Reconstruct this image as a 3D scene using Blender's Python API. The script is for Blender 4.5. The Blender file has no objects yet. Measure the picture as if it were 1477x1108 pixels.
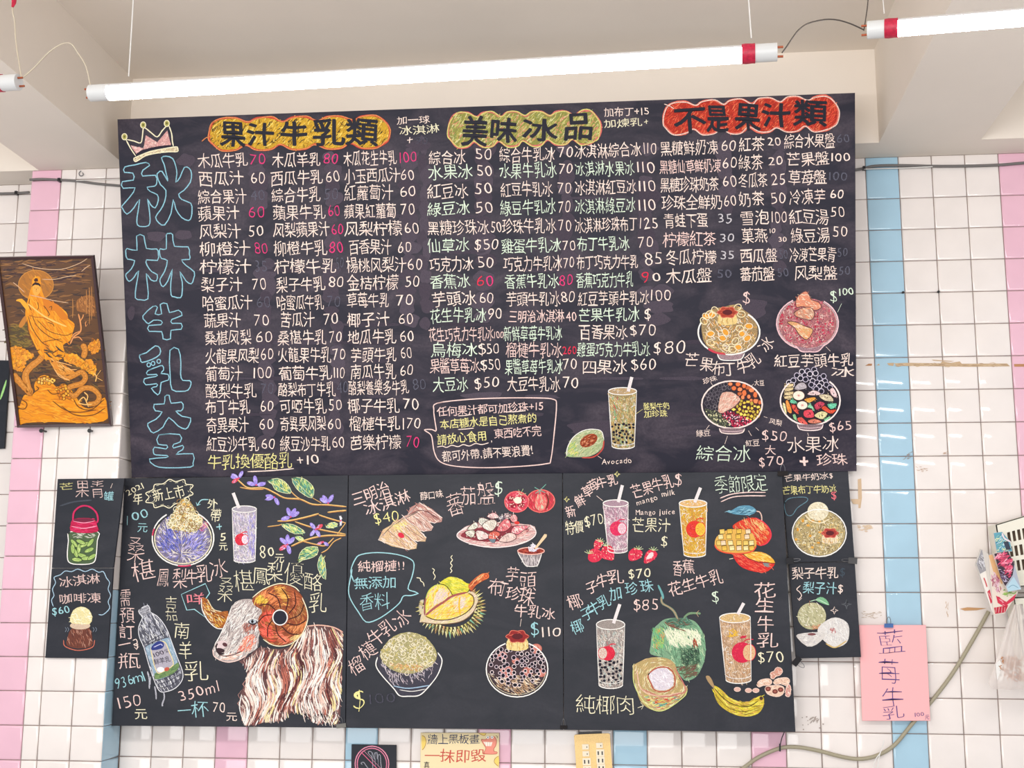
import bpy, math, random
import numpy as np
from mathutils import Matrix, Vector
from mathutils.geometry import tessellate_polygon
random.seed(7)
S = bpy.context.scene
COL = S.collection
# ------------------------------------------------------------------ camera, world, lights, exposure
CAM = np.array([-0.70766, -3.79495, 1.66401])
ROT = (1.74485, -0.00396, 0.10276)
FPX = 1799.7
cd = bpy.data.cameras.new('camera'); cam = bpy.data.objects.new('camera', cd); COL.objects.link(cam)
cam.location = CAM; cam.rotation_euler = ROT
cd.sensor_width = 36; cd.lens = FPX * 36 / 1477; cd.clip_start = .05
S.camera = cam
S.view_settings.view_transform = 'Standard'; S.view_settings.look = 'None'
S.view_settings.gamma = 1; S.view_settings.use_curve_mapping = False
S.view_settings.exposure = 0.31
w = bpy.data.worlds.new('world'); S.world = w; w.use_nodes = True
w.node_tree.nodes['Background'].inputs[0].default_value = (.93, .95, 1, 1)
w.node_tree.nodes['Background'].inputs[1].default_value = 0.60
def area(name, loc, rot, sx, sy, power, col):
    l = bpy.data.lights.new(name, 'AREA'); l.shape = 'RECTANGLE'; l.size = sx; l.size_y = sy
    l.energy = power; l.color = col
    o = bpy.data.objects.new(name, l); COL.objects.link(o); o.location = loc; o.rotation_euler = rot
    return o
# daylight coming in through the open shopfront behind the viewer
area('shopfront_daylight', (-2.2, -7.6, 1.7), (math.radians(90), 0, math.radians(-8)), 5.0, 2.4, 165, (1, .982, .965))
# ------------------------------------------------------------------ helpers
RM = np.array(Matrix.Rotation(ROT[2], 3, 'Z') @ Matrix.Rotation(ROT[1], 3, 'Y') @ Matrix.Rotation(ROT[0], 3, 'X'))
def ray(px, py):
    px = np.asarray(px, float); py = np.asarray(py, float)
    d = np.stack([(px - 738.5) / FPX, -(py - 554) / FPX, -np.ones_like(px)], -1)
    return d @ RM.T
def deep(px, py, t):
    return CAM + t * ray(px, py)
def project(p):
    q = (np.asarray(p) - CAM) @ RM
    return 738.5 + FPX * q[..., 0] / -q[..., 2], 554 - FPX * q[..., 1] / -q[..., 2]
class Plane:
    """a flat face standing in the room; at() says where a pixel of the photograph meets it"""
    def __init__(s, o, n):
        s.o = np.array(o, float); s.n = np.array(n, float); s.n /= np.linalg.norm(s.n)
        if np.dot(s.n, CAM - s.o) < 0: s.n = -s.n
    def at(s, px, py, lift=0.):
        d = ray(px, py); lift = np.asarray(lift, float)
        t = (np.dot(s.o - CAM, s.n) + lift) / (d @ s.n)
        return CAM + d * t[..., None]
def wallplane(y): return Plane((0, y, 0), (0, -1, 0))
def lin(c):
    return tuple((x / 12.92 if x <= .04045 else ((x + .055) / 1.055) ** 2.4) for x in [v / 255 for v in c[:3]])
def mat(name, col, rough=.5, metal=0., emit=0., grain=0., gscale=40., spec=.5, bump=0., alpha=1., trans=0., coat=0.):
    m = bpy.data.materials.new(name); m.use_nodes = True; nt = m.node_tree
    b = nt.nodes['Principled BSDF']; c = (*lin(col), 1)
    b.inputs['Base Color'].default_value = c; b.inputs['Roughness'].default_value = rough
    b.inputs['Metallic'].default_value = metal; b.inputs['Specular IOR Level'].default_value = spec
    b.inputs['Alpha'].default_value = alpha; b.inputs['Transmission Weight'].default_value = trans
    b.inputs['Coat Weight'].default_value = coat; b.inputs['Coat Roughness'].default_value = .08
    if emit:
        b.inputs['Emission Color'].default_value = c; b.inputs['Emission Strength'].default_value = emit
    if grain or bump:
        g = nt.nodes.new('ShaderNodeNewGeometry'); n = nt.nodes.new('ShaderNodeTexNoise')
        n.inputs['Scale'].default_value = gscale; n.inputs['Detail'].default_value = 5
        nt.links.new(g.outputs['Position'], n.inputs['Vector'])
        if grain:
            mr = nt.nodes.new('ShaderNodeMapRange'); mr.inputs[1].default_value = .3; mr.inputs[2].default_value = .7
            mr.inputs[3].default_value = 1 - grain; mr.inputs[4].default_value = 1 + grain * .4
            nt.links.new(n.outputs[0], mr.inputs[0])
            vm = nt.nodes.new('ShaderNodeVectorMath'); vm.operation = 'SCALE'
            vm.inputs[0].default_value = c[:3]; nt.links.new(mr.outputs[0], vm.inputs['Scale'])
            nt.links.new(vm.outputs[0], b.inputs['Base Color'])
        if bump:
            bp = nt.nodes.new('ShaderNodeBump'); bp.inputs['Strength'].default_value = bump
            bp.inputs['Distance'].default_value = .002
            nt.links.new(n.outputs[0], bp.inputs['Height']); nt.links.new(bp.outputs[0], b.inputs['Normal'])
    return m
def paintmat(name, ground=None, scale=520, rough=.85, spec=.3, coat=0):
    """chalk or print: colour from the mesh's Col attribute, its alpha says how densely the grain covers the ground"""
    m = bpy.data.materials.new(name); m.use_nodes = True; nt = m.node_tree; b = nt.nodes['Principled BSDF']
    b.inputs['Roughness'].default_value = rough; b.inputs['Specular IOR Level'].default_value = spec
    b.inputs['Coat Weight'].default_value = coat; b.inputs['Coat Roughness'].default_value = .1
    a = nt.nodes.new('ShaderNodeAttribute'); a.attribute_name = 'Col'
    if ground is None:
        nt.links.new(a.outputs['Color'], b.inputs['Base Color']); return m
    g = nt.nodes.new('ShaderNodeNewGeometry'); n = nt.nodes.new('ShaderNodeTexNoise')
    n.inputs['Scale'].default_value = scale; n.inputs['Detail'].default_value = 3; n.inputs['Roughness'].default_value = .7
    nt.links.new(g.outputs['Position'], n.inputs['Vector'])
    m1 = nt.nodes.new('ShaderNodeMath'); m1.operation = 'MULTIPLY_ADD'      # noise*3.2 - 1.6 + 1.9*alpha
    m1.inputs[1].default_value = 3.2; m1.inputs[2].default_value = -1.6
    nt.links.new(n.outputs[0], m1.inputs[0])
    m2 = nt.nodes.new('ShaderNodeMath'); m2.operation = 'MULTIPLY_ADD'; m2.use_clamp = True
    nt.links.new(a.outputs['Alpha'], m2.inputs[0]); m2.inputs[1].default_value = 1.25
    nt.links.new(m1.outputs[0], m2.inputs[2])
    mx = nt.nodes.new('ShaderNodeMix'); mx.data_type = 'RGBA'
    nt.links.new(m2.outputs[0], mx.inputs['Factor']); mx.inputs['A'].default_value = (*lin(ground), 1)
    nt.links.new(a.outputs['Color'], mx.inputs['B']); nt.links.new(mx.outputs['Result'], b.inputs['Base Color'])
    return m
def link(name, me, parent=None, kind=None, label=None, cat=None, group=None):
    o = bpy.data.objects.new(name, me); COL.objects.link(o)
    if parent is not None: o.parent = parent
    if kind: o['kind'] = kind
    if label: o['label'] = label
    if cat: o['category'] = cat
    if group: o['group'] = group
    return o
class MB:
    def __init__(s): s.v = []; s.f = []; s.sm = []
    def add(s, vs, fs, smooth=False):
        n = len(s.v); s.v += [tuple(map(float, v)) for v in vs]; s.f += [[i + n for i in f] for f in fs]
        s.sm += [smooth] * len(fs)
    def box(s, c, d, M=None):
        c = np.array(c, float); vs = []
        for x in (-.5, .5):
            for y in (-.5, .5):
                for z in (-.5, .5):
                    p = np.array([x * d[0], y * d[1], z * d[2]])
                    vs.append(c + (np.array(M) @ p if M is not None else p))
        s.add(vs, [[0, 1, 3, 2], [4, 6, 7, 5], [0, 4, 5, 1], [2, 3, 7, 6], [0, 2, 6, 4], [1, 5, 7, 3]])
    def slab(s, front, back):
        """prism between two outlines of the same count"""
        n = len(front); s.add(list(front) + list(back), [list(range(n)), list(range(2 * n - 1, n - 1, -1))] +
              [[i, i + n, (i + 1) % n + n, (i + 1) % n] for i in range(n)])
    def tube(s, pts, r, k=8, caps=True):
        pts = [np.array(p, float) for p in pts]; n = len(pts); rs = r if hasattr(r, '__len__') else [r] * n
        base = len(s.v); vs = []; ref = None
        for i, p in enumerate(pts):
            t = pts[min(i + 1, n - 1)] - pts[max(i - 1, 0)]; t /= np.linalg.norm(t) + 1e-12
            if ref is None: ref = np.cross(t, [0, 0, 1.]) if abs(t[2]) < .9 else np.cross(t, [1., 0, 0])
            u = ref - t * np.dot(ref, t); u /= np.linalg.norm(u); ref = u; v = np.cross(t, u)
            vs += [p + rs[i] * (math.cos(a) * u + math.sin(a) * v) for a in [2 * math.pi * j / k for j in range(k)]]
        fs = [[i * k + j, i * k + (j + 1) % k, (i + 1) * k + (j + 1) % k, (i + 1) * k + j] for i in range(n - 1) for j in range(k)]
        s.add(vs, fs, True)
        if caps: s.add(vs[:k], [list(range(k))[::-1]]); s.add(vs[-k:], [list(range(k))])
    def build(s, name, m, parent=None, **kw):
        me = bpy.data.meshes.new(name); me.from_pydata(s.v, [], s.f); me.materials.append(m)
        me.polygons.foreach_set('use_smooth', s.sm); me.update()
        return link(name, me, parent, **kw)
def empty(name, loc, label, cat, group=None):
    o = bpy.data.objects.new(name, None); COL.objects.link(o); o.empty_display_size = .05
    o.location = loc; o['label'] = label; o['category'] = cat
    if group: o['group'] = group
    return o
def smooth(pts, n=6, closed=False):
    P = [np.array(p, float) for p in pts]
    if len(P) < 3: return P
    Q = [P[-1]] + P + [P[0], P[1]] if closed else [2 * P[0] - P[1]] + P + [2 * P[-1] - P[-2]]
    out = []
    for i in range(len(Q) - 3):
        a, b, c, d = Q[i:i + 4]
        for k in range(n):
            t = k / n
            out.append(.5 * ((2 * b) + (-a + c) * t + (2 * a - 5 * b + 4 * c - d) * t * t + (-a + 3 * b - 3 * c + d) * t ** 3))
    if not closed: out.append(P[-1])
    return out
def local(o, loc):
    """shift a child's vertices so that its parent Empty may stand at loc"""
    for v in o.data.vertices: v.co -= Vector(loc)
# ------------------------------------------------------------------ glyphs from Blender's own font stack
_gc = {}
def glyph(ch, off=0.):
    off = round(off / .003) * .003; key = (ch, off)
    if key in _gc: return _gc[key]
    src = '苺' if ch == '莓' else ch      # the written form
    c = bpy.data.curves.new('glyph', 'FONT'); c.body = src; c.size = 1; c.resolution_u = 3; c.offset = off
    o = bpy.data.objects.new('glyph', c); COL.objects.link(o); bpy.context.view_layer.update()
    m = o.to_mesh()
    v = np.array([(q.co.x, q.co.y) for q in m.vertices], float).reshape(-1, 2); f = [list(q.vertices) for q in m.polygons]
    o.to_mesh_clear(); bpy.data.objects.remove(o); bpy.data.curves.remove(c)
    _gc[key] = (v, f); return _gc[key]
def wide(ch): return ord(ch) > 0x2000
def inside(P, x, y):
    r = False; j = len(P) - 1
    for i in range(len(P)):
        if (P[i][1] > y) != (P[j][1] > y) and x < (P[j][0] - P[i][0]) * (y - P[i][1]) / (P[j][1] - P[i][1]) + P[i][0]: r = not r
        j = i
    return r
class Draw:
    """collects strokes and fills given in photograph pixels, then lays them on a real face of the room"""
    def __init__(s, x0=0., y0=0., k=1., seed=1):
        s.o = (x0, y0); s.k = k; s.v = []; s.l = []; s.f = []; s.c = []; s.layer = 0; s.marks = []; s.hold = False; s.top = .0022; s.tw = 1.5; s.R = random.Random(seed)
    def P(s, pts): return [(s.o[0] + p[0] / s.k, s.o[1] + p[1] / s.k) for p in pts]
    def _add(s, vs, fs, col, a, sub=0):
        n = len(s.v); L = s.layer * 1.1e-4 + (sub % 12) * 8e-6
        s.v += [tuple(v) for v in vs]; s.l += [L] * len(vs); s.f += [[i + n for i in f] for f in fs]
        s.c += [(col, a)] * len(fs)
    def up(s): s.layer += 1
    def poly(s, pts, col, a=.85, sm=0, raw=False):
        if not raw: pts = s.P(pts)
        if sm: pts = smooth(pts, sm, True)
        tri = tessellate_polygon([[Vector((p[0], p[1], 0)) for p in pts]])
        s.up(); s._add([(p[0], p[1]) for p in pts], [list(t) for t in tri], col, a)
        return pts
    def _rib(s, P, col, w, a, sub, taper=True, jit=.12):
        n = len(P); vs = []
        for i, p in enumerate(P):
            q0, q1 = P[max(i - 1, 0)], P[min(i + 1, n - 1)]
            dx, dy = q1[0] - q0[0], q1[1] - q0[1]; L = math.hypot(dx, dy) or 1
            h = w / 2 * (1 + s.R.uniform(-jit, jit))
            if taper and i in (0, n - 1): h *= .45
            vs += [(p[0] - dy / L * h, p[1] + dx / L * h), (p[0] + dy / L * h, p[1] - dx / L * h)]
        s._add(vs, [[2 * i, 2 * i + 1, 2 * i + 3, 2 * i + 2] for i in range(n - 1)], col, a, sub)
    def line(s, pts, col, w=2., a=.8, sm=5, closed=False, raw=False):
        if not raw: pts = s.P(pts)
        P = smooth(pts, sm, closed) if sm else [np.array(p, float) for p in pts]
        if closed: P = list(P) + [P[0], P[1]]
        s.up(); s._rib(P, col, w, a, 0, taper=not closed)
    def ell(s, cx, cy, rx, ry, col, a=.85, w=None, rot=0, t0=0, t1=360, n=28):
        cx, cy = s.P([(cx, cy)])[0]; rx /= s.k; ry /= s.k; c, q = math.cos(rot), math.sin(rot)
        P = []
        for i in range(n + 1):
            t = math.radians(t0 + (t1 - t0) * i / n); x, y = rx * math.cos(t), ry * math.sin(t)
            P.append((cx + x * c - y * q, cy + x * q + y * c))
        s.up()
        if w is None: s._add(P[:-1], [list(range(n))], col, a)
        else: s._rib([np.array(p) for p in P], col, w, a, 0, taper=False)
        return P[:-1]
    def hatch(s, region, cols, n, ln=6, ang=0., spread=.5, w=.9, a=.75, bend=.15, raw=False, keep=.15):
        """n short chalk strokes inside region (px lengths)"""
        Rg = region if raw else s.P(region); xs = [p[0] for p in Rg]; ys = [p[1] for p in Rg]; s.up(); R = s.R
        k = 0; tries = 0
        while k < n and tries < n * 12:
            tries += 1; x = R.uniform(min(xs), max(xs)); y = R.uniform(min(ys), max(ys))
            if not inside(Rg, x, y): continue
            A = ang(x, y) if callable(ang) else ang
            A += R.uniform(-spread, spread); L = ln * R.uniform(.5, 1.3) / 2
            dx, dy = math.cos(A) * L, math.sin(A) * L; b = R.uniform(-bend, bend) * L * 2
            P = [(x - dx, y - dy), (x - dy / L * b, y + dx / L * b), (x + dx, y + dy)]
            P = [p for p in P]
            if not (inside(Rg, *P[0]) and inside(Rg, *P[2])) and R.random() > keep: continue
            s._rib([np.array(p) for p in P], R.choice(cols), w * R.uniform(.7, 1.3), a, k, jit=.2); k += 1
            if k % 12 == 0: s.layer += .25
    def dots(s, region, cols, n, r=1.5, ring=None, a=.85, gap=1.7, rw=.7, raw=False, sq=False):
        Rg = region if raw else s.P(region); xs = [p[0] for p in Rg]; ys = [p[1] for p in Rg]; s.up(); R = s.R; L = []
        tries = 0
        while len(L) < n and tries < n * 40:
            tries += 1; x = R.uniform(min(xs), max(xs)); y = R.uniform(min(ys), max(ys)); q = r * R.uniform(.8, 1.2)
            if not inside(Rg, x, y) or any((x - u) ** 2 + (y - v) ** 2 < (gap * r) ** 2 for u, v in L): continue
            L.append((x, y)); c = R.choice(cols); m = 6 if not sq else 4; ph = R.uniform(0, 3)
            e = R.uniform(.75, 1.3); P = [(x + q * e * math.cos(ph + 2 * math.pi * i / m), y + q / e * math.sin(ph + 2 * math.pi * i / m)) for i in range(m)]
            if c is not None: s._add(P, [list(range(m))], c, a, len(L))
            if ring:
                P = [np.array((x + q * 1.15 * math.cos(.7 * i), y + q * 1.15 * math.sin(.7 * i))) for i in range(10)]
                s._rib(P, R.choice(ring), rw, a, len(L) + 5, taper=False)
        return L
    def glyph(s, ch, cx, cy, w, h, col, rot=0., a=.8, bold=0., raw=False, rough=1., tw=None):
        if not raw and not s.hold: s.marks.append(len(s.f))
        em = h / (.9 if wide(ch) else .78); tw = tw or s.tw
        v, f = glyph(ch, 0. if bold else max(-.017 if wide(ch) else -.027, min(0., -((.075 if wide(ch) else .092) - tw / em) / 2)))
        if not len(v): return
        if not raw: cx, cy = s.P([(cx, cy)])[0]
        R = s.R
        if wide(ch):
            x = (v[:, 0] - .5) * w / .9; y = -(v[:, 1] - .38) * h / .9
        else:
            lo, hi = v[:, 0].min(), v[:, 0].max(); k = h / .78
            x = (v[:, 0] - (lo + hi) / 2) * (w / .5 if ch.isdigit() else k * .95); y = -(v[:, 1] - .345) * k
        A = .028 * h * rough; kx, ky = 5.5 / max(w, 1), 5.5 / max(h, 1); p = [R.uniform(0, 6.3) for _ in range(4)]
        x, y = x + A * np.sin(ky * y + p[0]) + A * .6 * np.sin(kx * x * 1.7 + p[1]), y + A * np.sin(kx * x + p[2]) + A * .6 * np.sin(ky * y * 1.7 + p[3])
        sh = R.uniform(-.07, .07) * rough; rot = rot + R.uniform(-.05, .05) * rough
        y = y + sh * x; c, q = math.cos(rot), math.sin(rot)
        X = cx + x * c - y * q; Y = cy + x * q + y * c
        offs = [(0, 0)] if not bold else [(bold * math.cos(t), bold * math.sin(t)) for t in np.linspace(0, 2 * math.pi, 9)[:-1]] + [(0, 0)]
        for i, (ox, oy) in enumerate(offs): s._add(list(zip(X + ox, Y + oy)), f, col, a, i)
    def text(s, t, x0, y0, x1, y1, h, col, a=.8, bold=0., rough=1.):
        if not s.hold: s.marks.append(len(s.f))
        (x0, y0), (x1, y1) = s.P([(x0, y0), (x1, y1)])
        u = [1. if wide(c) else (.34 if c in "1!|il.,' " else (.85 if c in 'mM' else .62)) for c in t]; tot = sum(u)
        L = math.hypot(x1 - x0, y1 - y0); rot = math.atan2(y1 - y0, x1 - x0); acc = 0; s.up()
        for ch, q in zip(t, u):
            m = (acc + q / 2) / tot; acc += q
            if ch == ' ': continue
            hh = h * s.R.uniform(.93, 1.07)
            s.glyph(ch, x0 + (x1 - x0) * m, y0 + (y1 - y0) * m + s.R.uniform(-.03, .03) * h, L / tot * (q if wide(ch) else .62) * .93, hh * (.86 if not wide(ch) else 1), col, rot, a, bold, True, rough)
    def vtext(s, items, col, a=.8):
        s.up(); s.marks.append(len(s.f)); hold, s.hold = s.hold, True
        for it in items:
            ch, cx, cy, ww, hh = it[:5]; rot = it[5] if len(it) > 5 else 0; cl = it[6] if len(it) > 6 else col
            s.glyph(ch, cx, cy, ww, hh, cl, rot, a)
        s.hold = hold
    def finish(s, name, plane, m, parent=None, base=4e-4, split=None, **kw):
        """one mesh, or with split one mesh per written line"""
        v = np.array(s.v); co = plane.at(v[:, 0], v[:, 1], base + np.array(s.l) * min(1., s.top / max(s.l)))
        cuts = sorted({0, len(s.f), *(s.marks if split else [])}); out = None
        for a_, b_ in zip(cuts[:-1], cuts[1:]):
            fs = s.f[a_:b_]; used = sorted({i for f in fs for i in f}); mp = {u: i for i, u in enumerate(used)}
            me = bpy.data.meshes.new(split or name); me.from_pydata(co[used].tolist(), [], [[mp[i] for i in f] for f in fs]); me.materials.append(m)
            at = me.color_attributes.new('Col', 'FLOAT_COLOR', 'CORNER'); cols = []
            for fc, (c, a) in zip(fs, s.c[a_:b_]): cols += [(*lin(c), a)] * len(fc)
            at.data.foreach_set('color', np.array(cols, np.float32).ravel()); me.update()
            out = link(split or name, me, parent, **({} if split else kw))
        return out
# colours of the chalk
W = (255, 232, 220); G = (226, 242, 220); PK = (228, 62, 125); RD = (225, 52, 80); YL = (248, 238, 160); FD = (112, 112, 128)
CY = (165, 215, 222); LP = (250, 216, 208); OR = (235, 110, 60); CR = (246, 238, 205); BK = (36, 36, 52); WH = (250, 246, 240)
# ------------------------------------------------------------------ materials
M_grout = mat('grout', (150, 132, 124), .9, grain=.25, gscale=60)
TC = {'w': (240, 232, 227), 'p': (236, 190, 207), 'b': (172, 207, 226)}
M_tile = {k: mat('glazed_tile_' + k, c, .055, grain=.05, gscale=9, spec=.5, bump=.05) for k, c in TC.items()}
M_plaster = mat('painted_plaster', (238, 228, 216), .9, grain=.05, gscale=2.2, bump=.03)
M_floor = mat('floor_stone', (170, 165, 160), .6, grain=.1, gscale=6)
BOARD = (33, 32, 47)
def boardmat(name, base, smear, amount):
    m = bpy.data.materials.new(name); m.use_nodes = True; nt = m.node_tree; b = nt.nodes['Principled BSDF']
    b.inputs['Roughness'].default_value = .5; b.inputs['Specular IOR Level'].default_value = .22
    g = nt.nodes.new('ShaderNodeNewGeometry'); mp = nt.nodes.new('ShaderNodeMapping'); mp.inputs['Scale'].default_value = (1, 1, 2.2)
    nt.links.new(g.outputs['Position'], mp.inputs[0])
    n = nt.nodes.new('ShaderNodeTexNoise'); n.inputs['Scale'].default_value = 5; n.inputs['Detail'].default_value = 6; n.inputs['Roughness'].default_value = .62
    n.inputs['Distortion'].default_value = .7; nt.links.new(mp.outputs[0], n.inputs['Vector'])
    n2 = nt.nodes.new('ShaderNodeTexNoise'); n2.inputs['Scale'].default_value = 160; n2.inputs['Detail'].default_value = 2
    nt.links.new(g.outputs['Position'], n2.inputs['Vector'])
    mr = nt.nodes.new('ShaderNodeMapRange'); mr.inputs[1].default_value = .42; mr.inputs[2].default_value = .72
    mr.inputs[3].default_value = 0; mr.inputs[4].default_value = amount; nt.links.new(n.outputs[0], mr.inputs[0])
    ml = nt.nodes.new('ShaderNodeMath'); ml.operation = 'MULTIPLY'; nt.links.new(mr.outputs[0], ml.inputs[0])
    m3 = nt.nodes.new('ShaderNodeMapRange'); m3.inputs[1].default_value = .2; m3.inputs[2].default_value = .8; m3.inputs[3].default_value = .6; m3.inputs[4].default_value = 1.4
    nt.links.new(n2.outputs[0], m3.inputs[0]); nt.links.new(m3.outputs[0], ml.inputs[1])
    mx = nt.nodes.new('ShaderNodeMix'); mx.data_type = 'RGBA'; nt.links.new(ml.outputs[0], mx.inputs['Factor'])
    mx.inputs['A'].default_value = (*lin(base), 1); mx.inputs['B'].default_value = (*lin(smear), 1)
    nt.links.new(mx.outputs['Result'], b.inputs['Base Color'])
    return m
M_board = boardmat('blackboard', BOARD, (96, 84, 94), .55)
M_board2 = boardmat('blackboard_clean', (39, 42, 50), (78, 76, 84), .25)
M_chalk = paintmat('chalk', (40, 39, 50))
M_print = paintmat('printed_ink', None, rough=.5)
M_black = mat('black_plastic', (24, 22, 26), .4)
M_steel = mat('clip_steel', (120, 120, 124), .35, metal=.8)
# ------------------------------------------------------------------ the room
ZT = 3.035                         # underside of the beams, where the tiles end
ZC = 3.335                         # ceiling between the beams
DP = .126                          # how far pillar and header stand out from the tiled wall
XL, XR = -3.7, 1.3
def quadbox(name, x0, x1, y0, y1, z0, z1, m, **kw):
    b = MB(); b.box(((x0 + x1) / 2, (y0 + y1) / 2, (z0 + z1) / 2), (x1 - x0, y1 - y0, z1 - z0)); return b.build(name, m, **kw)
wall = quadbox('wall_back', XL, XR, .004, .12, 0, ZC + .1, M_grout, kind='structure')
pillar = quadbox('pillar', -2.646, -2.304, -DP + .004, .0, 0, ZT, M_grout, kind='structure')
quadbox('floor', XL, XR, -8.5, .12, -.1, 0, M_floor, kind='structure')
quadbox('ceiling', XL, XR, -6.5, .12, ZC, ZC + .1, M_plaster, kind='structure')
quadbox('header_beam', XL, XR, -DP, .003, ZT, ZC, M_plaster, kind='structure')
XB0, XB1, XB2, XB3 = -2.627, -2.329, .0195, .317
quadbox('ceiling_beam', XB0, XB1, -6.5, -DP, ZT, ZC, M_plaster, kind='structure')
quadbox('ceiling_beam', XB2, XB3, -6.5, -DP, ZT, ZC, M_plaster, kind='structure')
# tiles: every tile in view a piece of its own, those behind boards or outside the frame joined
_tm = {}
def tile_shape(w, h, t=.004):
    g = .0012; b1, b2 = .0016, .006; X, Z = w / 2 - g, h / 2 - g
    rings = [(X, Z, 0.), (X, Z, -t * .45), (X - b1, Z - b1, -t * .8), (X - b2, Z - b2, -t)]
    v = []
    for a, b, y in rings: v += [(-a, y, -b), (a, y, -b), (a, y, b), (-a, y, b)]
    f = []
    for r in range(3):
        for i in range(4): f.append([r * 4 + i, r * 4 + (i + 1) % 4, r * 4 + 4 + (i + 1) % 4, r * 4 + 4 + i])
    f.append([12, 13, 14, 15]); return v, f
def tile_mesh(w, h, c):
    k = (round(w, 4), round(h, 4), c)
    if k not in _tm:
        v, f = tile_shape(w, h); me = bpy.data.meshes.new('tile'); me.from_pydata(v, [], f); me.materials.append(M_tile[c])
        me.polygons.foreach_set('use_smooth', [True] * len(f)); me.update(); _tm[k] = me
    return _tm[k]
COVER = [[(169, 172), (1233, 134), (1236, 680), (190, 689)], [(180, 690), (1128, 680), (1147, 1056), (161, 1047)],
         [(1126, 680), (1223, 676), (1242, 948), (1140, 950)], [(83, 691), (179, 690), (155, 950), (65, 949)],
         [(-7, 371), (134, 370), (161, 613), (25, 617)]]
fields = {}
def lay_tile(x0, x1, z0, z1, y, c, parent, key, flank=False):
    if flank: q = np.array([(x0, y0_, z) for z in (z0, z1) for y0_ in (-DP, 0)])
    else: q = np.array([(x, y, z) for z in (z0, z1) for x in (x0, x1)])
    u, v = project(q); seen = u.max() > 0 and u.min() < 1477 and v.max() > 0 and v.min() < 1108
    if seen and any(all(inside(C, a, b) for a, b in zip(u, v)) for C in COVER): seen = False
    w_, h_ = (DP if flank else x1 - x0), z1 - z0
    loc = Vector((x0, -DP / 2, (z0 + z1) / 2)) if flank else Vector(((x0 + x1) / 2, y, (z0 + z1) / 2))
    rz = math.radians(90) if flank else 0
    if seen:
        o = bpy.data.objects.new('tile', tile_mesh(w_, h_, c)); COL.objects.link(o); o.parent = parent; o.location = loc
        o.rotation_euler = (math.radians(random.gauss(0, .18)), 0, rz + math.radians(random.gauss(0, .18)))
    else:
        vv, ff = tile_shape(w_, h_); mb = fields.setdefault((key, c), (MB(), parent))[0]; R_ = Matrix.Rotation(rz, 3, 'Z')
        mb.add([R_ @ Vector(p) + loc for p in vv], ff)
rows = [(1.3 + r * .1, min(1.3 + (r + 1) * .1, ZT)) for r in range(-13, 18)]
rows = [r for r in rows if r[1] - r[0] > .01]
for z0, z1 in rows:
    for k in range(-23, 13):
        lay_tile(k * .1, k * .1 + .1, z0, z1, .004, 'b' if k % 8 == 0 else 'p' if k % 8 == 4 else 'w', wall, 'back')
    # left of the pillar
    for x0, x1 in [(-3.66, -3.56), (-3.56, -3.46), (-3.46, -3.36), (-3.36, -3.26), (-3.26, -3.16), (-3.16, -3.06), (-3.06, -2.96), (-2.96, -2.86), (-2.86, -2.759), (-2.759, -2.65)]:
        lay_tile(x0, x1, z0, z1, .004, 'w', wall, 'side')
    for x0, x1, c in [(-2.65, -2.55, 'p'), (-2.55, -2.5, 'w'), (-2.5, -2.4, 'w'), (-2.4, -2.3, 'w')]:
        lay_tile(x0, x1, z0, z1, -DP + .004, c, pillar, 'pillar')
    lay_tile(-2.304, -2.304, z0, z1, 0, 'b' if z0 < 1.65 else 'w', pillar, 'flank', True)
for (key, c), (mb, par) in fields.items():
    mb.build('tile_field', M_tile[c], par, kind='stuff')
# ------------------------------------------------------------------ the boards
def scaled(pts, s): return [CAM + (np.array(p) + np.array([0, 0, 1.3]) - CAM) * s for p in pts]
bc = scaled([(-2.29828541, -0.29178495, 1.82949938), (-0.06974026, -0.26894143, 1.83698099), (-0.06878126, -0.00821505, 0.75524929), (-2.2973264, -0.03105857, 0.74776768)], .990)
nrm = np.cross(bc[1] - bc[0], bc[3] - bc[0]); PB = Plane(bc[0], nrm)
def board(name, corners, n, th, m, label, parent=None, cat='menu board', group=None, rim=.0012):
    """thin board with a small bevelled rim"""
    c = [np.array(p, float) for p in corners]; mid = sum(c) / len(c); n = np.array(n)
    ins = [p + (mid - p) / np.linalg.norm(mid - p) * rim for p in c]; b = MB()
    A = [p for p in ins]; B = [p - n * rim for p in c]; D = [p - n * th for p in c]; k = len(c)
    b.add(A + B + D, [list(range(k))] + [[i, (i + 1) % k, k + (i + 1) % k, k + i] for i in range(k)] +
          [[k + i, k + (i + 1) % k, 2 * k + (i + 1) % k, 2 * k + i] for i in range(k)] + [list(range(3 * k - 1, 2 * k - 1, -1))])
    return b.build(name, m, parent, label=label, cat=cat, group=group)
big = board('menu_board', bc, PB.n, .009, M_board, 'largest black chalkboard menu with crown and three coloured headings, leaning out at the top')
PL = wallplane(-.078)
def px_board(quad, pl, label, m=M_board2, th=.007, name='menu_board', cat='menu board'):
    return board(name, [pl.at(x, y) for x, y in quad], pl.n, th, m, label, cat=cat)
PL2 = wallplane(-.050); PL3 = wallplane(-.042)
lowA = px_board([(180, 690), (502, 685.5), (498, 1050), (161, 1047)], PL, 'chalkboard with a horned ram, milk bottle and purple berry branches')
lowB = px_board([(502.8, 685.5), (811, 682.5), (812.5, 1053), (498.8, 1050)], PL, 'chalkboard with an opened durian, tomato platter and sandwich slices')
lowC = px_board([(811.8, 682.5), (1128, 680.3), (1147.5, 1056), (813.3, 1053)], PL, 'chalkboard with coconuts, a banana, mango and strawberry drinks')
rtA = px_board([(1127, 680.5), (1223, 675.5), (1233, 810), (1137.5, 811.5)], PL3, 'small chalkboard with a mango pudding ice plate, upper right')
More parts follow.
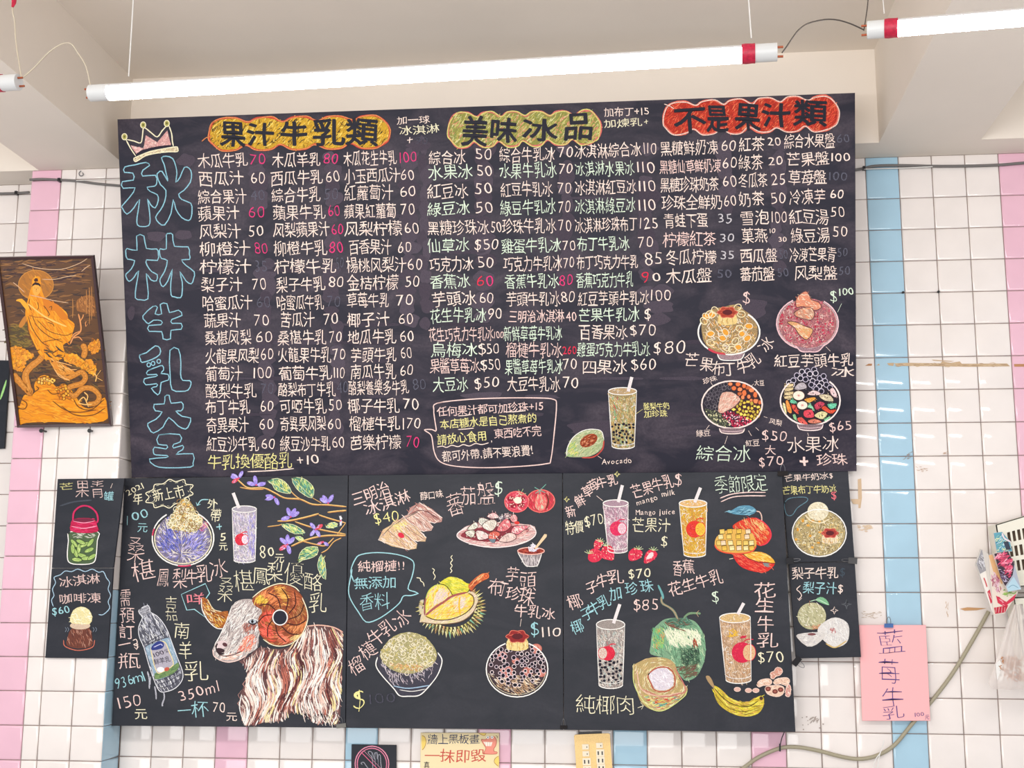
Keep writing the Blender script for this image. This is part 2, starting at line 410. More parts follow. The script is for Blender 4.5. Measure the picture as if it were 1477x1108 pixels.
rtB = px_board([(1137.6, 812.2), (1233, 810.7), (1242, 948), (1148, 950)], PL3, 'small chalkboard with pears and four-point sparkles, lower right')
PP = wallplane(-DP - .010)
ltA = px_board([(83, 691), (179.5, 690), (163.5, 819), (74.5, 819.5)], PP, 'small chalkboard with a red-lidded jar of green mango, on the pillar')
ltB = px_board([(74.4, 820.2), (163.4, 819.7), (155, 950), (65, 949)], PP, 'small chalkboard with an ice cream scoop on brown jelly, on the pillar')
PW = wallplane(-.012); PS = wallplane(-.023)
ltC = px_board([(-30, 519), (14, 520), (6, 647), (-38, 648)], PW, 'dark chalkboard cut off at the left edge of the picture, with a pale green stroke')
handsign_board = px_board([(507, 1074), (571.5, 1075), (571, 1140), (506, 1139)], PW, 'small black sign of a hand in a crossed-out circle, below the boards', cat='sign', name='prohibition_sign')
# ------------------------------------------------------------------ writing on the big board
def entries(name, rows, label, seed, h=21):
    d = Draw(seed=seed); d.hold = True
    e = bpy.data.objects.new(name, None); COL.objects.link(e); e.parent = big; e['label'] = label; e.empty_display_size = .02
    for r in rows:
        x0, x1, y, t, c = r[:5]; hh = r[5] if len(r) > 5 else h
        sl = -.03 + (y - 200) / 460 * .022; dy = sl * (x1 - x0) / 2
        al = .5 if c is FD else .95
        if not t.strip('$').isdigit(): d.marks.append(len(d.f))
        d.text(t, x0, y - dy, x1, y + dy, hh, c, a=al)
    d.finish('menu_entry', PB, M_chalk, e, split='menu_entry')
c1 = [(285, 357, 231, '木瓜牛乳', W), (359, 384, 230, '70', PK), (286, 352, 257, '西瓜汁', W), (360, 383, 256, '60', W), (285, 356, 283, '綜合果汁', W), (360, 383, 281, '40', FD),
      (285, 346, 308, '蘋果汁', W), (357, 383, 305, '60', PK), (287, 348, 333, '风梨汁', W), (357, 381, 333, '50', W), (287, 361, 359, '柳橙汁', W), (366, 387, 358, '80', PK),
      (288, 363, 385, '柠檬汁', W), (366, 386, 384, '35', FD), (290, 350, 410, '梨子汁', W), (363, 385, 409, '70', W), (291, 364, 437, '哈蜜瓜汁', W), (369, 391, 436, '60', FD),
      (294, 348, 462, '蔬果汁', W), (365, 389, 462, '70', W), (295, 363, 487, '桑椹风梨', W), (368, 394, 486, '60', W), (296, 374, 513, '火龍果风梨', W), (375, 395, 511, '60', W),
      (296, 350, 539, '葡萄汁', W), (364, 393, 538, '100', W), (296, 370, 564, '酪梨牛乳', W), (375, 396, 560, '70', FD), (296, 361, 587, '布丁牛乳', W), (374, 395, 586, '60', W),
      (298, 359, 613, '奇異果汁', W), (373, 395, 612, '60', W), (298, 373, 640, '紅豆沙牛乳', W), (376, 398, 640, '60', W)]
c2 = [(392, 463, 230, '木瓜羊乳', W), (466, 489, 229, '80', PK), (390, 466, 256, '西瓜牛乳', W), (469, 491, 254, '60', W), (391, 463, 281, '綜合牛乳', W), (466, 489, 280, '50', FD),
      (393, 470, 306, '蘋果牛乳', W), (472, 491, 304, '60', PK), (394, 476, 331, '风梨蘋果汁', W), (477, 496, 331, '60', PK), (394, 472, 358, '柳橙牛乳', W), (474, 496, 357, '80', PK),
      (395, 486, 384, '柠檬牛乳', W), (484, 496, 379, '50', FD), (398, 469, 410, '梨子牛乳', W), (473, 497, 407, '80', W), (399, 467, 436, '哈蜜瓜牛乳', W), (471, 492, 435, '70', FD),
      (404, 454, 461, '苦瓜汁', W), (465, 489, 460, '70', W), (400, 471, 487, '桑椹牛乳', W), (474, 494, 486, '70', W), (400, 478, 512, '火龍果牛乳', W), (479, 499, 511, '70', W),
      (402, 479, 538, '葡萄牛乳', W), (480, 498, 538, '110', W), (401, 484, 562, '酪梨布丁牛乳', W), (485, 503, 559, '40', FD), (403, 471, 586, '可啞牛乳', W), (473, 494, 584, '50', W),
      (404, 470, 611, '奇異果风梨', W), (472, 493, 611, '60', W), (404, 477, 640, '綠豆沙牛乳', W), (478, 498, 638, '60', W)]
c3 = [(495, 572, 228, '木瓜花生牛乳', W), (574, 602, 227, '100', PK), (496, 577, 253, '小玉西瓜汁', W), (577, 598, 252, '60', W), (496, 568, 278, '紅蘿蔔汁', W, 23), (575, 601, 276, '60', W),
      (496, 572, 304, '蘋果紅蘿蔔', W), (577, 599, 302, '70', W), (497, 580, 330, '风梨柠檬', W), (582, 605, 329, '60', W), (502, 565, 356, '百香果汁', W), (573, 594, 356, '60', W),
      (499, 586, 382, '楊桃风梨汁', W), (587, 610, 381, '60', W), (500, 575, 408, '金桔柠檬', W), (583, 606, 406, '50', W), (500, 562, 433, '草莓牛乳', W), (570, 597, 433, '70', W),
      (500, 563, 461, '椰子汁', W), (574, 597, 460, '60', W), (501, 572, 486, '地瓜牛乳', W), (576, 598, 485, '60', W), (505, 573, 512, '芋頭牛乳', W), (577, 595, 509, '60', W),
      (505, 572, 536, '南瓜牛乳', W), (576, 597, 534, '60', W), (502, 590, 559, '酪梨養樂多牛乳', W), (594, 615, 555, '80', FD), (501, 576, 585, '椰子牛乳', W), (580, 605, 583, '70', W),
      (503, 577, 611, '榴槤牛乳', W), (579, 608, 611, '170', W), (504, 579, 638, '芭樂柠檬', W), (585, 606, 637, '70', PK)]
c4 = [(618, 672, 227, '綜合冰', W), (684, 711, 222, '50', W), (617, 682, 248, '水果冰', G), (686, 711, 246, '50', W), (616, 675, 276, '紅豆冰', W), (683, 711, 272, '50', W),
      (616, 678, 301, '綠豆冰', G), (684, 712, 299, '50', W), (616, 706, 328, '黑糖珍珠冰', W), (707, 724, 327, '50', W), (616, 677, 354, '仙草冰', G), (683, 720, 352, '$50', W),
      (619, 683, 381, '巧克力冰', W), (687, 713, 378, '50', W), (620, 678, 406, '香蕉冰', G), (686, 700, 405, '6', RD), (700, 713, 405, '0', PK), (622, 687, 431, '芋頭冰', W), (690, 713, 429, '60', W),
      (620, 702, 455, '花生牛乳冰', G), (702, 725, 452, '90', W), (618, 712, 482, '花生巧克力牛乳冰', LP), (712, 727, 483, '100', LP, 12), (621, 689, 504, '烏梅冰', G), (690, 721, 503, '$50', W),
      (620, 692, 528, '果醬草莓冰', LP), (693, 723, 526, '$50', W), (624, 675, 555, '大豆冰', G), (683, 721, 552, '$50', W)]
c5 = [(720, 801, 223, '綜合牛乳冰', W), (804, 828, 219, '70', W), (720, 803, 246, '水果牛乳冰', G), (805, 827, 243, '70', W), (722, 797, 273, '紅豆牛乳冰', W), (803, 825, 271, '70', W),
      (721, 802, 299, '綠豆牛乳冰', G), (804, 824, 298, '70', W), (724, 802, 326, '珍珠牛乳冰', W), (805, 825, 325, '70', W), (723, 810, 354, '雞蛋牛乳冰', G), (811, 831, 354, '70', W, 18),
      (726, 811, 380, '巧克力牛乳冰', W), (812, 829, 379, '70', W), (728, 806, 405, '香蕉牛乳冰', G), (806, 827, 404, '80', PK), (730, 808, 431, '芋頭牛乳冰', W), (808, 830, 428, '80', W),
      (733, 814, 456, '三明治冰淇淋', LP, 18), (816, 832, 457, '40', LP, 17), (726, 811, 481, '新鮮草莓牛乳冰', G), (729, 811, 505, '榴槤牛乳冰', LP), (811, 832, 505, '260', RD, 15),
      (728, 812, 529, '果醬草莓牛乳冰', G), (811, 833, 525, '70', W), (731, 808, 554, '大豆牛乳冰', W), (810, 836, 552, '70', W)]
c6 = [(829, 925, 217, '冰淇淋綜合冰', W), (926, 948, 214, '110', W), (829, 915, 243, '冰淇淋水果冰', G), (916, 946, 241, '110', W), (829, 918, 270, '冰淇淋紅豆冰', W), (919, 947, 268, '110', W),
      (829, 917, 297, '冰淇淋綠豆冰', G), (919, 947, 296, '110', W), (829, 920, 324, '冰淇淋珍珠布丁', W), (921, 950, 322, '125', W), (832, 908, 351, '布丁牛乳冰', G), (919, 943, 349, '70', W),
      (831, 921, 378, '布丁巧克力牛乳', W), (928, 957, 373, '85', W, 24), (831, 914, 404, '香蕉巧克力牛乳', G), (924, 938, 400, '9', RD), (940, 954, 400, '0', W, 15), (833, 937, 430, '紅豆芋頭牛乳冰', W), (937, 969, 426, '100', W),
      (834, 923, 454, '芒果牛乳冰', G), (929, 940, 452, '$', W), (835, 905, 479, '百香果冰', W), (907, 947, 476, '$70', W), (832, 938, 504, '雞蛋巧克力牛乳冰', G), (940, 991, 501, '$80', W, 24),
      (839, 905, 529, '四果冰', W), (909, 947, 525, '$60', W)]
c7 = [(952, 1036, 213, '黑糖鮮奶凍', W), (1039, 1063, 209, '60', W), (951, 1040, 240, '黑糖仙草鮮奶凍', LP, 19), (1041, 1064, 235, '60', W), (952, 1037, 266, '黑糖珍珠奶茶', W), (1041, 1063, 261, '60', W),
      (954, 1042, 292, '珍珠全鮮奶', W), (1043, 1063, 289, '60', W), (957, 1021, 318, '青蛙下蛋', W), (1034, 1057, 315, '35', (205, 200, 205), 17), (956, 1033, 345, '柠檬紅茶', LP), (1037, 1060, 343, '30', (205, 200, 205), 16),
      (960, 1034, 371, '冬瓜柠檬', W), (1038, 1060, 368, '35', (205, 200, 205), 16), (960, 1027, 398, '木瓜盤', W), (1033, 1056, 395, '50', FD, 16)]
c8 = [(1065, 1103, 208, '紅茶', W), (1106, 1127, 204, '20', W, 16), (1065, 1101, 234, '綠茶', W), (1107, 1130, 232, '20', W, 17), (1065, 1107, 260, '冬瓜茶', W), (1111, 1134, 259, '25', W),
      (1065, 1103, 287, '奶茶', W), (1110, 1134, 286, '50', W), (1067, 1110, 314, '雪泡', W), (1111, 1136, 313, '100', W), (1069, 1107, 340, '菓燕', W), (1109, 1119, 333, '10', W, 9), (1122, 1135, 345, '30', W, 9),
      (1067, 1122, 369, '西瓜盤', W), (1123, 1137, 367, '50', FD, 17), (1067, 1117, 395, '蕃茄盤', W), (1120, 1138, 393, '50', FD, 16)]
c9 = [(1131, 1204, 203, '綜合水果盤', W), (1206, 1226, 200, '60', FD, 15), (1134, 1196, 229, '芒果盤', W), (1197, 1227, 227, '100', W, 16), (1137, 1192, 256, '草莓盤', W), (1194, 1223, 254, '100', FD, 16),
      (1138, 1191, 284, '冷凍芋', W), (1196, 1218, 280, '60', W, 17), (1138, 1195, 313, '紅豆湯', W), (1197, 1219, 306, '50', W), (1140, 1197, 340, '綠豆湯', W), (1200, 1223, 334, '50', W),
      (1139, 1206, 367, '冷凍芒果青', W), (1207, 1223, 364, '50', FD, 16), (1145, 1208, 394, '风梨盤', W), (1209, 1227, 391, '50', FD, 16)]
for i, (c, lb) in enumerate([(c1, 'leftmost column of fruit juices and prices, white chalk'), (c2, 'second column of juices and milks, white and pink chalk'), (c3, 'third column of juices, ending in guava lemon'),
                 (c4, 'first column of shaved ices, white and green lines in turn'), (c5, 'second column of shaved ices with milk'), (c6, 'third column of shaved ices with ice cream'),
                 (c7, 'column under the red heading, brown sugar drinks'), (c8, 'narrow column of teas under the red heading'), (c9, 'rightmost column of fruit plates and soups')]):
    entries('menu_column', c, lb, 11 + i)
d = Draw(300 - 300, 0, 1, 31)
d.text('牛乳換優酪乳', 299, 667, 422, 664, 22, YL); d.text('+10', 426, 664, 461, 662, 18, W)
d.line([(357, 680.5), (390, 679), (424, 676)], W, 1.6)
d.finish('menu_note', PB, M_chalk, big, label='yellow line below the juices, underlined')
d = Draw(seed=32)
d.text('加一球', 572, 174, 620, 172, 12, W); d.text('冰淇淋', 575, 189, 634, 185, 13, CR); d.glyph('+', 591, 202, 10, 14, W); d.text('90', 598, 203, 618, 202, 13, FD, a=.25)
d.finish('menu_note', PB, M_chalk, big, label='note between the yellow and olive headings')
d = Draw(seed=33)
d.text('加布丁+15', 871, 162, 937, 160, 13, W); d.text('加煉乳+', 871, 179, 938, 175, 12, CR)
d.finish('menu_note', PB, M_chalk, big, label='note between the olive and red headings')
# wiped patches where prices were rubbed out
d = Draw(seed=35); d.R = random.Random(35)
def wipe(x, y, w_, h_, c=(80, 71, 83), a=.72):
    P = [(x + w_ / 2 * math.cos(t) * d.R.uniform(.75, 1.25), y + h_ / 2 * math.sin(t) * d.R.uniform(.75, 1.25)) for t in np.linspace(0, 2 * math.pi, 11)[:-1]]
    P = [tuple(p) for p in smooth(P, 3, True)]; s_ = d.layer; q_ = d.R.uniform(-8, 10); d.poly(P, tuple(v + q_ for v in c), a, raw=True); d.layer = s_ + .008
for x, y0, y1, w_ in ((698, 212, 470, 30), (815, 215, 420, 26), (934, 215, 430, 28), (372, 225, 300, 26), (478, 225, 470, 26), (590, 220, 470, 28), (612, 210, 480, 18), (385, 380, 640, 26), (484, 470, 640, 20), (1048, 205, 300, 22), (1123, 210, 400, 24), (950, 420, 470, 44)):
    y = y0
    while y < y1: wipe(x + d.R.uniform(-4, 4), y, w_ * d.R.uniform(.7, 1.1), d.R.uniform(14, 34)); y += d.R.uniform(14, 26)
for k in range(46): wipe(d.R.choice([330, 430, 530, 655, 765, 870, 1000]) + d.R.uniform(-20, 20), 234 + 26 * d.R.randint(0, 15), d.R.uniform(30, 90), d.R.uniform(4, 8), (72, 64, 76), .66)
for x, y, w_, h_ in ((225, 340, 30, 14), (265, 338, 22, 14), (190, 450, 10, 22), (268, 232, 26, 18), (605, 210, 34, 18), (1080, 445, 60, 30), (700, 570, 60, 10), (860, 620, 90, 26)): wipe(x, y, w_, h_)
d.finish('wiped_chalk', PB, M_chalk, big, base=1.2e-4, kind='stuff', label='grey wiped patches around the prices')
# headings
M_letter = mat('board_shows_through', (26, 26, 40), .5, spec=.2)
def heading(seed, bumps, fill, hcols, outl, chars, lbl, tails=()):
    root = None; d = Draw(seed=seed); P = []
    P = smooth(bumps, 5, True); P = [tuple(p) for p in P]
    d.poly(P, fill, .8, raw=True)
    d.hatch(P, hcols, 900, 8, -.9, .35, 1.3, .9, raw=True)
    d.hatch(P, hcols, 260, 6, -.5, 1.4, 1.0, .8, raw=True)
    d.line(bumps, outl[0], 2.6, .75, 5, True, raw=True)
    b2 = [(x + d.R.uniform(-1.6, 1.6), y + d.R.uniform(-1.6, 1.6)) for x, y in bumps]
    d.line(b2, outl[1], 1.5, .7, 5, True, raw=True)
    for t in tails: d.line(t, outl[1], 1.3, .6)
    k_ = .0022 / ((d.layer + 10) * 1.1e-4); d.top = max(d.l) * min(1, k_)
    cl = d.finish('heading_cloud', PB, M_chalk, big, label=lbl)
    t = Draw(seed=seed + 50); t.layer = d.layer + 2
    for ch, x, y, w_, h_ in chars: t.up(); t.glyph(ch, x, y, w_ * .95, h_ * .92, BK, 0, 1.4, .95, True, .8)
    t.top = max(t.l) * min(1, k_)
    t.finish('heading_lettering', PB, M_letter, cl)
def cloud(x0, x1, yt0, yt1, yb0, yb1, nb):
    """scalloped outline between a top and a bottom line"""
    P = []
    for i in range(nb):
        a, b = i / nb, (i + 1) / nb; X = lambda t: x0 + (x1 - x0) * t; Y = lambda t: yt0 + (yt1 - yt0) * t
        P += [(X(a + .0 * (b - a)) + 2, Y(a) + 5), (X(a + .3 * (b - a)), Y(a) - 1), (X(a + .7 * (b - a)), Y(b) - 1)]
    P += [(x1 - 1, yt1 + 8), (x1 + 5, (yt1 * 2 + yb1) / 3 + 4), (x1 + 4, (yt1 + 2 * yb1) / 3 + 2)]
    for i in range(nb):
        a, b = i / nb, (i + 1) / nb; X = lambda t: x1 - (x1 - x0) * t; Y = lambda t: yb1 + (yb0 - yb1) * t
        P += [(X(a) - 1, Y(a) - 6), (X(a + .3 * (b - a)), Y(a) + 1), (X(a + .7 * (b - a)), Y(b) + 1)]
    P += [(x0 + 1, yb0 - 9), (x0 - 3, (yt0 + 2 * yb0) / 3), (x0 - 3, (2 * yt0 + yb0) / 3 + 3)]
    return P
heading(41, cloud(305, 557, 172, 168, 216, 212, 5), (215, 170, 50), [(240, 200, 80), (250, 225, 120), (200, 150, 40), (235, 185, 60), (70, 60, 40)], [(215, 80, 60), (240, 150, 90)],
        [('果', 336, 193, 36, 40), ('汁', 376, 194, 38, 34), ('牛', 424, 192, 40, 36), ('乳', 474, 191, 46, 40), ('類', 522, 190, 46, 42)], 'yellow scalloped cloud with orange rim', [[(291, 204), (297, 199), (306, 196)]])
heading(42, cloud(650, 862, 164, 161, 212, 206, 6), (150, 150, 75), [(205, 200, 120), (225, 220, 160), (150, 160, 90), (190, 180, 90), (225, 150, 120)], [(225, 120, 110), (230, 225, 130)],
        [('美', 685, 189, 36, 44), ('味', 726, 188, 40, 36), ('冰', 779, 187, 50, 34), ('品', 834, 182, 42, 42)], 'olive green scalloped cloud with pink and yellow rim')
heading(43, cloud(960, 1204, 149, 139, 193, 187, 6), (190, 55, 38), [(225, 90, 60), (205, 60, 40), (240, 130, 90), (170, 45, 40), (230, 80, 60)], [(240, 120, 100), (250, 220, 205)],
        [('不', 995, 173, 46, 40), ('是', 1035, 171, 32, 42), ('果', 1079, 168, 36, 42), ('汁', 1120, 166, 42, 36), ('類', 1169, 163, 48, 40)], 'red scalloped cloud with pale rim', [[(958, 150), (966, 153), (972, 157)]])
# crown
d = Draw(170, 165, 6.517, 51)
band = [(150, 420), (165, 405), (300, 350), (420, 325), (545, 305), (562, 320), (560, 350), (480, 352), (360, 365), (260, 390), (180, 440), (158, 440)]
for P in ([(120, 290), (160, 300), (240, 322), (175, 372), (150, 340)], [(262, 195), (370, 262), (465, 150), (500, 290), (400, 300), (240, 330)]):
    q = d.poly(P, (225, 170, 165), .7); d.hatch(q, [(245, 200, 195), (235, 170, 165), (250, 225, 215)], 60, 4, -.8, 1, 1, .8, raw=True)
q = d.poly(band, (225, 205, 165), .6, 2); d.hatch(q, [CR, (240, 215, 170), (210, 185, 150)], 90, 5, -.25, .6, 1, .8, raw=True)
d.line(band, CR, 1.4, .9, 3, True)
for L in ([(75, 235), (120, 320), (168, 392)], [(78, 235), (150, 250), (215, 268), (232, 195), (245, 125), (310, 170), (370, 212), (415, 155), (458, 108)], [(480, 105), (505, 180), (512, 250), (522, 300)]):
    d.line(L, CR, 1.7, .9, 3)
d.line([(175, 370), (240, 345), (300, 320), (400, 302), (500, 292)], (45, 35, 50), 1.6, 1.2)
for x, y in ((62, 210), (238, 100), (460, 85)):
    d.ell(x, y, 22, 27, (190, 185, 100), .8); d.ell(x, y, 24, 29, CR, .9, 1.3); d.ell(x, y, 9, 11, (110, 105, 60), .9)
d.finish('crown_drawing', PB, M_chalk, big, label='three-pointed crown in cream and pink chalk')
# outlined shop name down the left side
nm = Draw(170, 165, 6.517, 52)
def outl(P, sm=2): nm.line(P, (150, 205, 222), 1.55, .78, sm, True)
outl([(262, 452), (298, 480), (235, 525), (232, 580), (352, 572), (366, 640), (345, 675), (275, 685), (305, 725), (370, 755), (380, 810), (350, 880), (305, 845), (280, 795), (293, 880), (303, 985), (290, 1045), (230, 1055), (185, 1040), (180, 970), (205, 800), (150, 880), (85, 938), (45, 885), (40, 860), (110, 780), (162, 690), (50, 695), (42, 632), (145, 618), (140, 552), (62, 545), (65, 495), (160, 475)])
outl([(410, 408), (455, 393), (515, 415), (545, 490), (555, 560), (545, 638), (585, 590), (625, 498), (672, 508), (693, 560), (680, 640), (620, 715), (572, 750), (600, 800), (685, 835), (697, 900), (690, 965), (665, 998), (600, 970), (545, 890), (522, 800), (500, 930), (440, 1040), (385, 1020), (355, 965), (400, 900), (440, 820), (452, 715), (400, 660), (368, 575), (380, 548), (415, 535), (470, 628), (455, 560), (435, 470)])
nm.o = (170, 330)
outl([(175, 70), (245, 68), (268, 185), (365, 190), (380, 235), (372, 298), (270, 292), (275, 345), (320, 405), (370, 432), (362, 490), (310, 480), (268, 420), (280, 540), (282, 660), (215, 668), (165, 650), (172, 540), (195, 395), (150, 460), (105, 495), (78, 455), (78, 425), (125, 380), (158, 300), (90, 285), (75, 235), (85, 185), (180, 203)])
outl([(455, 60), (480, 45), (515, 55), (532, 165), (660, 170), (672, 240), (675, 288), (600, 292), (640, 345), (718, 405), (712, 470), (690, 518), (640, 490), (582, 402), (605, 500), (605, 590), (590, 648), (530, 640), (500, 620), (498, 500), (513, 380), (470, 490), (425, 545), (400, 510), (398, 470), (440, 400), (465, 298), (410, 280), (392, 230), (398, 188), (455, 190)])
outl([(330, 730), (372, 740), (350, 800), (412, 800), (398, 712), (462, 705), (485, 788), (570, 765), (603, 815), (508, 852), (510, 890), (595, 890), (595, 945), (500, 955), (495, 1035), (425, 1035), (412, 968), (295, 965), (292, 910), (405, 902), (408, 865), (335, 860), (290, 893), (255, 865), (235, 820)])
nm.o = (170, 490); nm.k = 5.832
outl([(183, 130), (240, 110), (315, 52), (355, 75), (352, 125), (290, 165), (205, 192), (190, 165)])
for x, y in ((260, 212), (296, 200), (344, 182)): nm.ell(x, y, 15, 17, (150, 205, 222), .78, 1.4)
outl([(252, 262), (330, 230), (375, 218), (385, 255), (362, 285), (422, 292), (425, 340), (365, 360), (358, 425), (335, 465), (282, 408), (325, 395), (325, 370), (235, 380), (222, 330), (320, 310), (325, 292), (248, 295)])
outl([(438, 90), (510, 80), (530, 190), (528, 290), (545, 342), (605, 345), (615, 375), (590, 425), (530, 435), (455, 420), (440, 300)])
outl([(395, 480), (432, 468), (448, 535), (535, 525), (550, 570), (530, 600), (488, 600), (540, 645), (612, 660), (600, 715), (570, 752), (505, 725), (428, 655), (380, 735), (300, 785), (265, 750), (252, 705), (320, 670), (372, 608), (315, 598), (305, 545), (390, 540)])
outl([(345, 802), (520, 798), (525, 860), (470, 880), (468, 912), (545, 890), (545, 925), (488, 965), (632, 960), (632, 1040), (610, 1072), (400, 1078), (310, 1060), (265, 1005), (405, 992), (415, 975), (320, 970), (300, 950), (308, 905), (405, 920), (412, 888), (340, 880)])
nm.finish('shop_name_lettering', PB, M_chalk, big, label='six large outlined characters in pale blue chalk')
# speech bubble
d = Draw(600, 420, 3.957, 53)
d.line([(120, 640), (300, 618), (500, 610), (700, 610), (785, 618), (802, 650), (790, 800), (770, 960), (745, 985), (600, 1000), (400, 1008), (230, 1000), (140, 975), (105, 920), (92, 840), (80, 815), (48, 792), (90, 790), (115, 797), (108, 740), (102, 680)], LP, 1.5, .9, 4, True)
d.text('任何果汁都可加珍珠+15', 120, 688, 732, 655, 14, LP); d.text('本店糖水是自己熬煮的', 136, 762, 690, 722, 14, YL)
d.text('請放心食用', 120, 850, 405, 824, 14.5, YL); d.text(',', 425, 842, 440, 842, 12, W); d.text('東西吃不完', 445, 815, 715, 795, 14.5, LP)
d.text('都可外帶,請不要浪費!', 148, 945, 670, 905, 15.5, W)
for L in ([(240, 712), (280, 710), (320, 703)], [(505, 690), (570, 688), (625, 682)], [(240, 790), (285, 787), (330, 782)], [(120, 890), (150, 885), (175, 892), (205, 880), (240, 888), (270, 876), (305, 884), (340, 870), (375, 876), (415, 866)]): d.line(L, W, 1.2, .9)
d.finish('speech_bubble', PB, M_chalk, big, label='rounded speech bubble with four lines of notes')
print('part1 ok')
# ------------------------------------------------------------------ drawings: shared pieces
def cup(d, tl, tr, br, bl, ry, cols, base, straw, logo=None, pearls=None, lcol=(222, 48, 70), top=None, pr=1.9, npearl=34):
    """tall glass in chalk: body, coloured strokes, rim ellipse, straw, printed fruit mark"""
    cx = (tl[0] + tr[0]) / 2; cy = (tl[1] + tr[1]) / 2; rx = (tr[0] - tl[0]) / 2; bx = (bl[0] + br[0]) / 2; by = (bl[1] + br[1]) / 2; rb = (br[0] - bl[0]) / 2
    body = [tl] + [(bx - rb * math.cos(t), by + ry * .8 * math.sin(t)) for t in np.linspace(0, math.pi, 8)] + [tr] + [(cx + rx * math.cos(t), cy + ry * math.sin(t)) for t in np.linspace(0, math.pi, 8)][1:-1]
    d.poly(body, tuple((u + v) / 2 for u, v in zip(base, cols[0])), .7); n = int(260 * (rx * 2 / d.k) * ((by - cy) / d.k) / 2600) + 120
    d.hatch(body, cols, n, 7, math.pi / 2 - .3, .7, .95, .72)
    d.hatch(body, [WH, cols[0]], n // 4, 5, .3, 1.5, .8, .75)
    d.ell(cx, cy, rx * .95, ry, top or tuple((u + v) / 2 for u, v in zip(base, cols[0])), .75)
    if top: d.hatch([(cx + rx * .9 * math.cos(t), cy + ry * .9 * math.sin(t)) for t in np.linspace(0, 6.28, 10)[:-1]], [top, cols[0], WH], 30, 4, 0, 1.2, .8, .7)
    if pearls:
        y0 = pearls; f = (y0 - cy) / (by - cy); w0 = rx + (rb - rx) * f
        xm0 = cx + (bx - cx) * f
        reg = [(xm0 - w0 * .88, y0), (xm0 + w0 * .88, y0), (bx + rb * .85, by - ry * .2), (bx - rb * .85, by - ry * .2)]
        d.dots(reg, [(30, 28, 40), (40, 36, 48)], npearl, pr, None, 1.2, 2.1)
    if logo:
        lx, ly, r, side = logo
        q = d.ell(lx, ly, r, r, lcol, .85); d.hatch(q, [lcol, (240, 90, 100), (200, 40, 60)], 26, 4, 0, 1.5, .8, .8, raw=True)
        sx = lx + side * r * .68
        d.ell(sx, ly, r * .62, r * .8, cols[0], .9); d.ell(sx, ly, r * .62, r * .8, lcol, .85, 1.0)
        for t in range(8):
            a = math.pi * t / 4 + .2; d.line([(sx + r * .15 * math.cos(a), ly + r * .15 * math.sin(a)), (sx + r * .48 * math.cos(a), ly + r * .6 * math.sin(a))], lcol, .8, .8, 0)
        d.line([(lx + r * .1, ly - r), (lx + r * .5, ly - r * 1.25), (lx + r * 1.1, ly - r * 1.25)], lcol, 1.4, .85); d.line([(lx, ly - r), (lx - r * .1, ly - r * 1.6)], lcol, 1.0, .85)
    d.ell(cx, cy, rx, ry, WH, .9, 1.3)
    d.line([tl, ((tl[0] + bl[0]) / 2, (tl[1] + bl[1]) / 2), bl], WH, 1.3, .9, 0); d.line([tr, ((tr[0] + br[0]) / 2, (tr[1] + br[1]) / 2), br], WH, 1.3, .9, 0)
    d.ell(bx, by, rb, ry * .8, WH, .9, 1.3, t0=0, t1=180); d.ell(bx, by - ry * .9, rb * .96, ry * .7, WH, .8, .9, t0=0, t1=180)
    (sx0, sy0), (sx1, sy1) = straw; L = math.hypot(sx1 - sx0, sy1 - sy0); ux, uy = -(sy1 - sy0) / L * 2.2 * d.k, (sx1 - sx0) / L * 2.2 * d.k
    d.poly([(sx0 - ux, sy0 - uy), (sx0 + ux, sy0 + uy), (sx1 + ux, sy1 + uy), (sx1 - ux, sy1 - uy)], (236, 226, 226), .9)
    d.line([(sx0 - ux, sy0 - uy), (sx1 - ux, sy1 - uy)], WH, .9, .9, 0)
def bowl(d, cx, cy, rx, ry, foot=None, rim=WH, w=1.8, inner=True, t0=0, t1=360):
    d.ell(cx, cy, rx, ry, rim, .9, w, t0=t0, t1=t1)
    if inner: d.ell(cx, cy + ry * .0, rx * .955, ry * .955, (235, 215, 215), .6, .8, t0=t0, t1=t1)
    if foot:
        y, h, hw = foot
        d.poly([(cx - hw, y), (cx - hw * .8, y + h), (cx + hw * .8, y + h), (cx + hw, y)], (150, 125, 130), .6)
        d.line([(cx - hw, y), (cx - hw * .8, y + h * .9), (cx, y + h * 1.15), (cx + hw * .8, y + h * .9), (cx + hw, y)], rim, 1.4, .9, 3)
        d.line([(cx - hw * .9, y + h * .5), (cx, y + h * .7), (cx + hw * .9, y + h * .5)], (225, 195, 200), 1.0, .8)
def circ_pts(cx, cy, rx, ry, n=24): return [(cx + rx * math.cos(t), cy + ry * math.sin(t)) for t in np.linspace(0, 2 * math.pi, n + 1)[:-1]]
